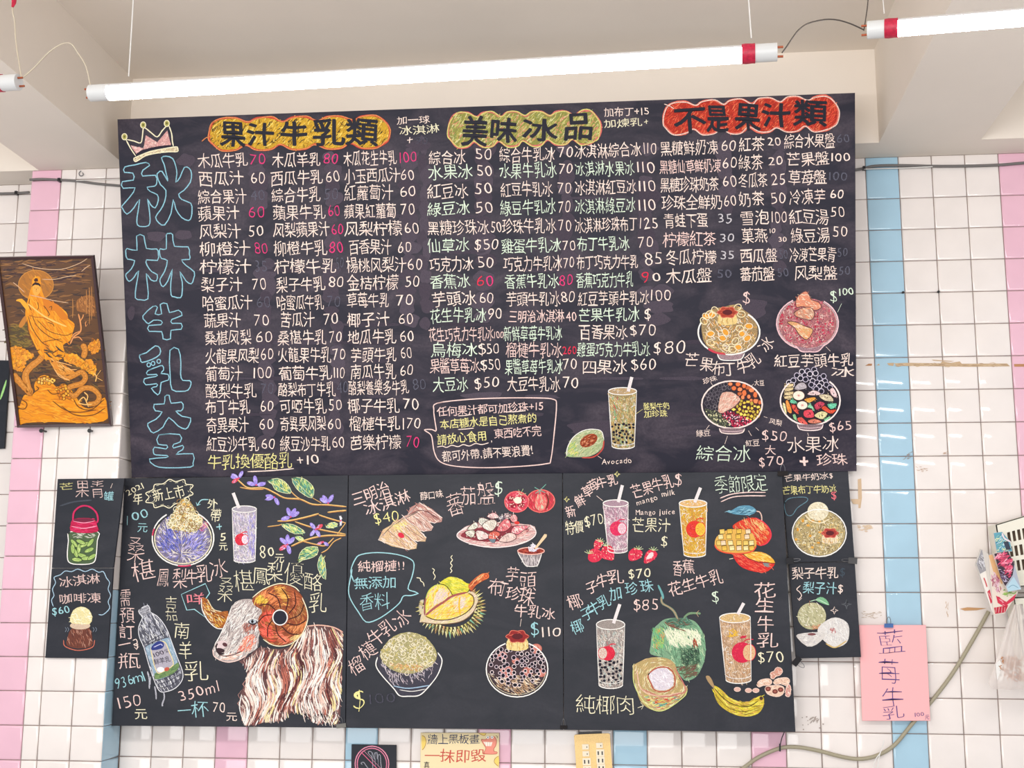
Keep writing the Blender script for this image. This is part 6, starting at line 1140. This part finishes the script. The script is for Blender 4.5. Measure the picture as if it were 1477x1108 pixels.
for x, y in ((460, 950), (805, 730), (815, 920), (475, 1150), (830, 1110)):
    so = pslab('socket', [K(x - 105, y - 92), K(x + 100, y - 96), K(x + 105, y + 88), K(x - 98, y + 92)], .004, .006, M_ivory)
    for dx in (-52, 48): o = pslab('slot', [K(x + dx - 17, y - 45), K(x + dx + 17, y - 45), K(x + dx + 20, y + 48), K(x + dx - 12, y + 48)], .006, .0063, M_black); o.parent = so
# ------------------------------------------------------------------ binder clips, screws, residue
M_blue = mat('blue_clip', (72, 110, 170), .35); M_gclip = mat('grey_clip', (128, 128, 124), .45, metal=.4)
def clip(px, py, pl, label, m=M_black, wpx=15, hpx=8, rot=0., up=1):
    c = pl.at(px, py, .002); e = empty('binder_clip', tuple(c), label, 'clip', 'binder clips on the boards')
    R_ = math.cos(rot), math.sin(rot)
    def q(x, y): return (px + x * R_[0] - y * R_[1], py + x * R_[1] + y * R_[0])
    b = MB(); h, w_ = hpx / 2, wpx / 2
    F = [pl.at(*q(-w_, -h), .002), pl.at(*q(w_, -h), .002), pl.at(*q(w_, h), .010), pl.at(*q(-w_, h), .010)]; B = [pl.at(*q(-w_, -h), .0006), pl.at(*q(w_, -h), .0006), pl.at(*q(w_, h), .0006), pl.at(*q(-w_, h), .0006)]
    if up < 0: F = [pl.at(*q(-w_, -h), .010), pl.at(*q(w_, -h), .010), pl.at(*q(w_, h), .002), pl.at(*q(-w_, h), .002)]
    b.slab(F, B); local(b.build('body', m, e), c)
    b = MB(); s_ = -up
    pts = smooth([pl.at(*q(-w_ * .45, s_ * h), .004), pl.at(*q(-w_ * .4, s_ * (h + 5)), .006), pl.at(*q(-w_ * .15, s_ * (h + 9)), .007), pl.at(*q(w_ * .15, s_ * (h + 9)), .007), pl.at(*q(w_ * .4, s_ * (h + 5)), .006), pl.at(*q(w_ * .45, s_ * h), .004)], 4)
    b.tube(pts, .0009, 5); local(b.build('wire_loop', M_steel, e), c)
clip(1129, 683, PL, 'black binder clip at the top right corner of the coconut board', wpx=15, hpx=7)
clip(1139.5, 809, PL, 'black binder clip between the two small right boards, on their left side', wpx=9, hpx=11, rot=1.45)
clip(1230, 809, PL3, 'black binder clip on the right edge of the two small boards', wpx=9, hpx=13, rot=-1.5)
clip(1149, 954, PL, 'black binder clip at the lower left corner of the pear board', wpx=14, hpx=9, rot=-.9, up=-1)
clip(492, 1047, PL, 'grey metal binder clip under the seam of ram board and durian board', M_gclip, 14, 6, -.12)
clip(813, 1049, PL, 'small black clip under the seam of durian board and coconut board', wpx=10, hpx=5)
clip(1282, 902.5, PS, 'blue binder clip at the top of the pink paper', M_blue, 13, 6)
for i, (x, y) in enumerate(((1302.5, 422), (1353.5, 421))):
    b = MB(); p = wallplane(0).at(x, y); b.tube([(p[0], .003, p[2]), (p[0], -.003, p[2])], .0038, 8); b.tube([(p[0], -.003, p[2]), (p[0], -.0045, p[2])], .0022, 8); b.build('screw', M_black, label='dark screw in a tile joint right of the big board, the %s of the two' % ('left' if i == 0 else 'right'), cat='screw', group='screws in the tile joints')
d = Draw(1220, 440, 3.957, 131); TN = (196, 168, 134); BR = (186, 134, 92)
for P, c in (([(110, 347), (130, 335), (150, 335), (148, 347)], BR), ([(175, 345), (188, 335), (195, 345)], TN), ([(235, 332), (275, 330), (272, 348), (245, 345)], TN), ([(275, 333), (350, 330), (540, 333), (550, 322), (600, 330), (650, 322), (662, 335), (920, 334), (938, 350), (700, 353), (540, 350), (290, 348)], TN), ([(960, 337), (1100, 336), (1100, 352), (962, 352)], BR), ([(490, 312), (620, 320), (600, 324), (500, 318)], TN), ([(68, 995), (88, 990), (92, 1100), (84, 1160), (72, 1160)], (214, 184, 150))): d.poly(P, c, 1)
d.hatch([(275, 333), (938, 334), (938, 352), (290, 350)], [(176, 148, 118), (208, 184, 152)], 60, 9, 0, .2, 1, 1)
d.hatch([(390, 920), (480, 930), (470, 955), (400, 950)], [(196, 170, 150)], 12, 6, .3, .6, 1, 1); d.hatch([(330, 870), (380, 830), (370, 880), (335, 890)], [(150, 140, 136)], 10, 5, -.6, .4, .8, 1); d.hatch([(550, 850), (580, 830), (580, 860)], [(190, 160, 140)], 6, 4, -.6, .4, .9, 1)
d.o = (1220, 720); d.k = 2.856; d.poly([(470, 452), (500, 446), (580, 450), (540, 458), (490, 460)], (198, 152, 106), 1); d.hatch([(410, 420), (425, 425), (420, 500), (408, 480)], [(200, 170, 140)], 8, 5, 1.5, .2, .9, 1); d.poly([(20, 0), (62, 0), (55, 22), (30, 20)], (222, 192, 158), 1)
d.hatch([(58, 465), (150, 462), (150, 495), (58, 490)], [(198, 180, 162)], 24, 5, 0, .6, .9, 1); d.hatch([(42, 110), (120, 105), (120, 135), (42, 130)], [(222, 196, 166)], 14, 8, 0, .2, 2, 1)
d.o = (1060, 1000); d.k = 4.344; d.hatch([(460, 150), (540, 150), (510, 190), (460, 180)], [(172, 160, 152)], 12, 6, -.8, .4, 1.6, 1); d.dots([(400, 145), (560, 140), (600, 230), (430, 230)], [(170, 155, 148)], 9, 1, None, 1, 4)
d.finish('tape_residue', Plane((0, -.0002, 0), (0, -1, 0)), M_print, wall, base=1e-4, label='brown strips and marks of old tape on the tiles')
# ------------------------------------------------------------------ cables and hose
M_cable = mat('grey_cable', (112, 108, 106), .55); M_white = mat('white_plastic', (232, 230, 226), .4); M_hose = mat('beige_hose', (164, 156, 132), .5)
def cable(pts, y, r, m, name, label, cat='cable', k=8, parent=None):
    pl = wallplane(y) if not isinstance(y, Plane) else y
    b = MB(); b.tube(smooth([pl.at(*p) for p in pts], 5), r, k); return b.build(name, m, parent, label=label, cat=cat)
cl_ = cable([(-30, 279), (0, 279.2), (24, 278.6), (42, 277.4)], -.007, .0042, M_cable, 'cable', 'grey cable along the tile top, far left of the pillar')
cl2 = cable([(43, 259.3), (60, 258.4), (86, 259.6), (110, 261), (140, 265), (173, 268), (190, 270)], -DP - .006, .0042, M_cable, 'cable', 'grey cable across the tiled pillar, left of the big board')
cable([(110, 260.5), (140, 259.6), (175, 258)], -DP - .010, .0012, M_white, 'string', 'thin white string above the cable on the pillar', 'string')
cl3 = cable([(1215, 248), (1235, 245), (1246, 243), (1262, 239.5), (1296, 238.6), (1345, 239.6), (1392, 239.5), (1440, 238), (1477, 235), (1520, 233)], -.007, .0046, M_cable, 'cable', 'grey cable under the header beam, right of the big board')
cable([(1246, 244), (1300, 242.5), (1345, 240.5)], -.013, .0016, M_white, 'string', 'thin pale string along the right cable', 'string')
for x, y, pl, par in ((24, 278.6, wallplane(-.007), cl_), (86, 260, wallplane(-DP - .006), cl2), (1246, 243, wallplane(-.007), cl3)):
    b = MB(); p = pl.at(x, y); b.box(p, (.008, .015, .011)); b.build('cable_clip', M_black, par)
b = MB(); pl = wallplane(-DP - .005); b.tube(smooth([pl.at(*p) for p in ((117, 246), (114, 250), (116, 254), (120, 252), (119, 249))], 4), .0014, 6); b.build('hook', M_steel, label='small bent wire hook at the top of the pillar tiles', cat='hook')
hs = cable([(1050, 1125), (1062, 1115), (1075, 1106), (1095, 1092), (1125, 1079.5), (1150, 1078), (1180, 1083), (1215, 1092), (1240, 1095), (1265, 1090), (1290, 1075), (1315, 1045), (1345, 1010), (1375, 970), (1405, 920), (1426, 882)], Plane((0, -.0085, 0), (0, -1, 0)), .0056, M_hose, 'hose', 'beige-grey hose curving from below up to the baskets', 'hose')
# keep the hose behind the pink sheet: it passes close to the tiles there
b = MB(); pl = wallplane(-.036); b.tube(smooth([pl.at(*p) for p in ((1132, 1055), (1128, 1064), (1125, 1076))], 4), .0015, 6); b.tube([pl.at(1125, 1073), pl.at(1125, 1084)], .0026, 6); b.build('cable_tie', M_black, label='thin black tie holding the hose under the coconut board', cat='tie')
b = MB(); b.tube(smooth([pl.at(*p) for p in ((1275, 1068), (1272, 1080), (1268, 1092), (1264, 1125))], 4), .0016, 6); b.tube(smooth([pl.at(*p) for p in ((1270, 1086), (1262, 1098), (1256, 1125))], 4), .0014, 6); b.build('string', M_white, label='white string knotted around the hose, below the pink sheet', cat='string')
# ------------------------------------------------------------------ fluorescent tubes hanging from the ceiling
M_glow = mat('tube_glow', (255, 252, 250), .4, emit=70.0); M_cap = mat('tube_cap', (226, 228, 228), .35); M_red = mat('red_tape', (206, 30, 70), .45, grain=.3, gscale=200)
M_cop = mat('copper_wire', (176, 92, 60), .4, metal=.5); M_wire = mat('cream_wire', (214, 202, 180), .6); M_dwire = mat('grey_wire', (84, 76, 70), .6)
def lamp(a, b_, label, tape=None, tape2=None, caps=(1, 1), k=22):
    a, b_ = np.array(a), np.array(b_); D = (b_ - a) / np.linalg.norm(b_ - a); L = np.linalg.norm(b_ - a); r = .0138
    e = empty('tube_lamp', tuple((a + b_) / 2), label, 'lamp', 'fluorescent tubes'); o_ = (a + b_) / 2
    up = np.array([0, 0, 1.]); up -= D * np.dot(up, D); up /= np.linalg.norm(up); sd = np.cross(D, up)
    def arc(t0, t1, n, s0, s1, rr=r):
        q = MB(); vs = []
        for s_ in (s0, s1): vs += [a + D * s_ + rr * (math.sin(t) * up + math.cos(t) * sd) for t in np.linspace(t0, t1, n)]
        q.add(vs, [[i, i + 1, n + i + 1, n + i] for i in range(n - 1)], True); return q
    c = .034
    local(arc(math.radians(155), math.radians(385), 26, c, L - c).build('glowing_tube', M_glow, e), o_)
    local(arc(math.radians(25), math.radians(155), 12, c, L - c).build('housing', M_cap, e), o_)
    for s0, s1, sg in ((0, c, -1), (L - c, L, 1)):
        if not caps[0 if sg < 0 else 1]: continue
        q = MB(); q.tube([a + D * s0, a + D * s1], r * 1.02, 20); cp = q.build('end_cap', M_cap, e); local(cp, o_)
        for w_ in (-.006, .006):
            q = MB(); p = a + D * (s0 if sg < 0 else s1) + sd * w_ * .6 + up * w_; q.tube([p, p + D * sg * .009], .0018, 6); pn = q.build('pin', M_cop, cp); local(pn, o_)
    for s_ in (tape or []):
        q = MB(); q.tube([a + D * (s_ - .010), a + D * (s_ - .004), a + D * (s_ + .006), a + D * (s_ + .010)], [r * 1.09, r * 1.14, r * 1.1, r * 1.12], 14); local(q.build('tape_wrap', M_red, e), o_)
    return a, D, L, up, r
def D_(px, py, t): return deep(np.array(px), np.array(py), t)
A0, B0 = D_(130.5, 134.5, 2.1), D_(1121, 75, 1.9)
Lc = lamp(A0, B0, 'long glowing fluorescent tube above the menu, whole length in view', tape=[np.linalg.norm(B0 - A0) - .043])
R0 = D_(1251, 43.5, 1.96); dirv = (D_(1477, 24.5, 1.885) - R0); dirv /= np.linalg.norm(dirv)
lamp(R0, R0 + dirv * np.linalg.norm(B0 - A0), 'glowing fluorescent tube running out of the picture at the upper right', tape=[.036])
L0 = D_(27, 118.5, 2.14); dl = (A0 - B0) / np.linalg.norm(A0 - B0)
lamp(L0 + dl * 1.12, L0, 'white cap end of a fluorescent tube entering at the upper left edge', tape=[1.12 - .040])
def hang(pts, r, m, label, cat='wire', name='wire'):
    b = MB(); b.tube(smooth([D_(*p) for p in pts], 5), r, 6); return b.build(name, m, label=label, cat=cat)
def to_ceiling(px, py, t, lean=0.): p = D_(px, py, t); return p, np.array([p[0] + lean, p[1], ZC])
for (px, py, t, lean, label, m, r) in ((185, 120, 2.095, .0, 'white string holding the left end of the long tube', M_white, .0011), (1084, 66, 1.91, -.03, 'white string holding the right end of the long tube', M_white, .0011), (1276, 30, 1.955, -.03, 'pale string holding the left end of the upper right tube', M_white, .0008)):
    p, q_ = to_ceiling(px, py, t, lean); b = MB(); b.tube([p + np.array([0, 0, .012]), q_], r, 6); b.build('string', m, label=label, cat='string')
hang([(33, 112, 2.14), (50, 97, 2.14), (70, 76, 2.13), (88, 64, 2.13), (102, 63, 2.12), (112, 76, 2.12), (124, 96, 2.11), (131, 126, 2.1)], .0011, M_wire, 'cream wire arching between the left cap and the long tube')
hang([(1128, 76, 1.9), (1134, 68, 1.905), (1142, 56, 1.91), (1152, 43, 1.92), (1165, 34, 1.93), (1187, 28.5, 1.94), (1206, 28.5, 1.945), (1226, 34, 1.95), (1246, 43, 1.96)], .0011, M_dwire, 'dark wire arching between the long tube and the right tube')
hang([(31, 112, 2.14), (27, 88, 2.15), (23, 60, 2.17), (21, 30, 2.19), (18, 12, 2.2), (16, -60, 2.3)], .0012, M_wire, 'cream wire rising from the left cap past a red taped joint')
b = MB(); b.tube([D_(18, 10, 2.2), D_(20, 4, 2.205), D_(21, -8, 2.21)], [.002, .004, .005], 8); b.build('tape_joint', M_red, label='red taped wire joint at the top left edge', cat='tape')
hang([(1246, 44, 1.96), (1249, 25, 1.97), (1252, 0, 1.98), (1254, -50, 2.02)], .001, M_dwire, 'dark wire rising from the end of the right tube')
# ------------------------------------------------------------------ baskets, packages and bag at the right edge
M_bask = mat('ivory_basket_plastic', (232, 228, 212), .45); M_dark = mat('slot_backing', (128, 108, 92), .9)
def basket(x0, y0, x1, y1, slope, cols_, rows_, label, depth=.15):
    """perforated box: front face of rails and bars, solid sides"""
    pl = wallplane(-.095); c = pl.at((x0 + x1) / 2, (y0 + y1) / 2); e = empty('basket', tuple(c), label, 'basket')
    lean = .16
    X = lambda x, y: x + (y - y0) * lean; Y = lambda x, y: y + (x - x0) * slope * (1 - (y - y0) / (y1 - y0) * .75)
    def bar(xa, ya, xb, yb, th=.004):
        P = [(xa, ya), (xb, ya), (xb, yb), (xa, yb)]; P = [(X(x, y), Y(x, y)) for x, y in P]
        b = MB(); b.slab([pl.at(*p) for p in P], [pl.at(*p, -th) for p in P]); return b
    def put(b, name): o = b.build(name, M_bask, e); local(o, c)
    xs = [x0] + [v for a in cols_ for v in a] + [x1]; ys = [y0] + [v for a in rows_ for v in a] + [y1]
    for i in range(0, len(ys), 2): put(bar(x0, ys[i], x1, ys[i + 1]), 'rail')
    for j in range(len(rows_)):
        for i in range(0, len(xs), 2): put(bar(xs[i], ys[2 * j + 1], xs[i + 1], ys[2 * j + 2]), 'bar')
    f = [pl.at(X(x, y), Y(x, y)) for x, y in ((x0, y0), (x1, y0), (x1, y1), (x0, y1))]; bk = [np.array([p[0] + (.0 if i in (0, 3) else 0), -.012, p[2]]) for i, p in enumerate(f)]
    for i, nm_ in ((0, 'side_panel'), (2, 'side_panel'), (3, 'side_panel')):
        a_, b_ = f[i], f[(i + 1) % 4]; c_, d__ = bk[(i + 1) % 4], bk[i]; b = MB(); cen = sum(f) / 4; off = lambda p: p + (np.array([cen[0], p[1], cen[2]]) - p) / np.linalg.norm(np.array([cen[0], p[1], cen[2]]) - p) * .004
        b.slab([a_, b_, c_, d__], [off(a_), off(b_), off(c_), off(d__)]); put(b, nm_)
    ins = [(p * .88 + sum(f) / 4 * .12) for p in f]; b = MB(); b.slab([p + np.array([0, .03, 0]) for p in ins], [p + np.array([0, .06, 0]) for p in ins]); o = b.build('slot_backing', M_dark, label='grey-brown panel added behind the basket slots', cat='goods', name2=None) if False else b.build('slot_back_panel', M_dark, label='grey-brown panel added behind the slots of the %s basket' % ('upper' if y0 < 800 else 'lower'), cat='goods')  # added grey-brown panel, so that the slots look dark; no real contents
basket(1436, 757, 1580, 848, -.30, [(1450 + 7.2 * i, 1454.2 + 7.2 * i) for i in range(18)], [(772 + 20 * j, 786 + 20 * j) for j in range(3)], 'ivory perforated plastic basket at the right edge, upper one')
basket(1462, 862, 1580, 985, -.05, [(1469 + 7.2 * i, 1473.2 + 7.2 * i) for i in range(18)], [(872 + 22 * j, 887 + 22 * j) for j in range(5)], 'ivory perforated plastic basket at the right edge, lower one')
K2 = lambda P: [(1400 + x / 7.39, 740 + y / 7.39) for x, y in P]
def pack(outline, y, th, side, name, label):
    pl = wallplane(y); P = K2(outline); b = MB(); F = [pl.at(*p) for p in P]; b.slab(F, [p + np.array(th) for p in F]); return b.build(name, M_white2, label=label, cat='package'), pl
M_white2 = mat('printed_card', (226, 220, 212), .45)
ct, pc = pack([(190, 450), (330, 425), (505, 850), (365, 1070), (245, 1085)], -.14, (-.0, .03, .0), None, 'snack_carton', 'red and white printed carton pushed in front of the upper basket')
d = Draw(1400, 740, 7.39, 141)
d.poly([(192, 452), (330, 427), (502, 850), (364, 1068), (247, 1083)], (228, 214, 200), 1); d.poly([(192, 452), (300, 430), (420, 700), (330, 760), (240, 620)], (226, 178, 128), 1); d.hatch([(220, 600), (290, 640), (360, 860), (280, 860), (220, 720)], [(190, 120, 140), (214, 160, 180), (160, 70, 90), (226, 200, 210)], 60, 6, 1.1, .6, 1.6, 1)
d.hatch([(330, 820), (480, 760), (500, 850), (420, 910), (340, 880)], [(140, 180, 90), (180, 206, 120), (110, 150, 80)], 40, 5, -.3, .6, 1.6, 1); d.poly([(270, 880), (380, 950), (490, 860), (460, 930), (360, 1000), (290, 960)], (206, 50, 76), 1); d.hatch([(270, 880), (380, 950), (480, 870), (360, 1000)], [(230, 150, 165), (196, 40, 66)], 20, 5, .3, .4, 1.2, 1)
d.poly([(250, 1010), (400, 985), (368, 1060), (262, 1076)], (190, 36, 60), 1)
for x in (275, 305, 335, 365): d.line([(x, 1005), (x - 6, 1062)], (240, 220, 215), 1.0, 1, 0)
d.finish('printed_face', pc, M_print, ct, base=2e-4)
sp = MB(); Ps = K2([(60, 540), (115, 385), (192, 440), (250, 1085), (228, 1050)]); F = [pc.at(*p, -.002 - .02 * (i < 2)) for i, p in enumerate(Ps)]; sp.slab(F, [p + np.array([0.001, .02, 0]) for p in F]); so_ = sp.build('carton_spine', M_white2, ct)
d = Draw(1400, 740, 7.39, 142); pcs = Plane(F[0], np.cross(F[1] - F[0], F[3] - F[0]))
d.poly([(62, 540), (116, 390), (180, 440), (190, 600), (100, 650)], (150, 148, 152), 1); d.hatch([(62, 540), (116, 390), (180, 440), (180, 560), (100, 640)], [(190, 190, 195), (110, 108, 115), (210, 210, 215)], 30, 6, .9, .3, 1.4, 1); d.ell(160, 440, 34, 12, (40, 38, 44), 1, rot=.9); d.poly([(178, 840), (205, 815), (245, 930), (215, 970)], (196, 40, 66), 1)
d.line([(190, 850), (230, 930)], (240, 220, 215), 1, 1, 0); d.line([(140, 690), (160, 740), (175, 790)], (196, 60, 70), 1.6, 1)
d.finish('printed_face', pcs, M_print, so_, base=1.2e-3)
bl, pb_ = pack([(245, 212), (335, 200), (420, 300), (445, 410), (280, 420)], -.118, (0, .01, 0), None, 'snack_packet', 'blue printed packet sticking up behind the pink flower booklet')
d = Draw(1400, 740, 7.39, 143); d.poly([(246, 214), (334, 203), (418, 302), (443, 408), (281, 418)], (96, 160, 178), 1); d.hatch([(246, 214), (334, 203), (400, 302), (420, 408), (281, 418)], [(190, 220, 226), (70, 130, 160), (140, 190, 170), (222, 226, 170)], 60, 6, -.7, .5, 1.3, 1); d.poly([(350, 310), (400, 300), (430, 390), (380, 395)], (52, 60, 78), 1); d.line([(335, 215), (360, 270), (430, 310)], (232, 214, 220), 2.2, 1)
d.finish('printed_face', pb_, M_print, bl, base=2e-4)
bk_, pk = pack([(250, 432), (400, 405), (468, 545), (540, 815), (398, 842)], -.165, (0, .02, 0), None, 'printed_booklet', 'booklet with a big pink flower and a light blue corner')
d = Draw(1400, 740, 7.39, 144); d.poly([(252, 434), (399, 407), (466, 545), (538, 813), (399, 840)], (170, 176, 190), 1)
fl = [(252, 434), (399, 407), (466, 545), (450, 660), (370, 780), (320, 690)]; d.poly(fl, (58, 42, 56), 1); d.hatch([(255, 440), (400, 412), (462, 545), (448, 660), (400, 700), (300, 520)], [(232, 110, 140), (245, 165, 185), (214, 70, 110), (190, 60, 90)], 120, 8, -.5, .5, 1.5, 1); d.hatch([(290, 560), (360, 640), (400, 700), (370, 770), (320, 690)], [(120, 90, 130), (190, 180, 205), (60, 44, 60)], 30, 5, .6, .8, 1.2, 1)
d.poly([(460, 680), (538, 813), (399, 840), (380, 790)], (176, 206, 220), 1); d.line([(400, 800), (450, 770), (510, 800)], (120, 160, 180), 1, 1)
d.finish('printed_face', pk, M_print, bk_, base=2e-4)
# plastic bag with dried noodles
M_bag = mat('clear_bag_film', (236, 226, 220), .18, alpha=.42, coat=.3); M_nood = mat('dried_noodles', (196, 140, 100), .7)
pl = wallplane(-.145); rg = random.Random(5); b = MB(); nu, nv = 22, 20; L_ = [(1463, 872), (1452, 900), (1442, 935), (1433, 965), (1426, 986), (1432, 994)]; R_x = [(1474, 872), (1484, 900), (1494, 935), (1504, 965), (1512, 984), (1506, 990)]
Ls, Rs = smooth(L_, 4), smooth(R_x, 4); n_r = len(Ls); vs = []
for sgn in (1, -1):
    for i in range(n_r):
        for j in range(nu):
            t = j / (nu - 1); px = Ls[i][0] * (1 - t) + Rs[i][0] * t; py = Ls[i][1] * (1 - t) + Rs[i][1] * t + 3 * math.sin(math.pi * t) * (i / n_r)
            dep = math.sin(math.pi * t) * (.004 + .022 * math.sin(math.pi * min(1, i / (n_r - 1)) * .82)) + .0035 * math.sin(t * 26 + i * .25) * math.sin(math.pi * t)
            vs.append(pl.at(px, py, sgn * dep))
fs = []
for s_ in (0, 1):
    o_ = s_ * n_r * nu
    fs += [[o_ + i * nu + j, o_ + i * nu + j + 1, o_ + (i + 1) * nu + j + 1, o_ + (i + 1) * nu + j] for i in range(n_r - 1) for j in range(nu - 1)]
b.add(vs, fs, True); b.build('plastic_bag', M_bag, label='clear plastic bag of pale brown noodles hanging below the packages', cat='bag')
b = MB()
for i in range(90):
    cx_, cy_ = rg.uniform(1446, 1495), rg.uniform(948, 980); rr_ = rg.uniform(2, 6); ph = rg.uniform(0, 6)
    b.tube([pl.at(cx_ + rr_ * math.cos(ph + a), cy_ + rr_ * .7 * math.sin(ph + a * 1.3), rg.uniform(.006, .016)) for a in np.linspace(0, 4, 6)], .0014, 5)
b.build('dried_noodles', M_nood, kind='stuff', label='tangle of brown noodles inside the clear bag', cat='noodles')
b = MB(); P = [(1436, 958), (1442, 952), (1447, 962), (1449, 975), (1445, 984), (1438, 980)]; b.slab([pl.at(*p, .012) for p in P], [pl.at(*p, .004) for p in P]); sk = b.build('power_socket', M_white, label='small white piece with round holes inside the clear bag', cat='sachet')
sk.name = 'sachet'
for x, y, r in ((1441, 961, 1.1), (1442.5, 967, .8), (1443.5, 974, 1.6)): b = MB(); b.tube([pl.at(x, y, .0118), pl.at(x, y, .0124)], r * .0011, 8); b.build('hole', M_black, sk)
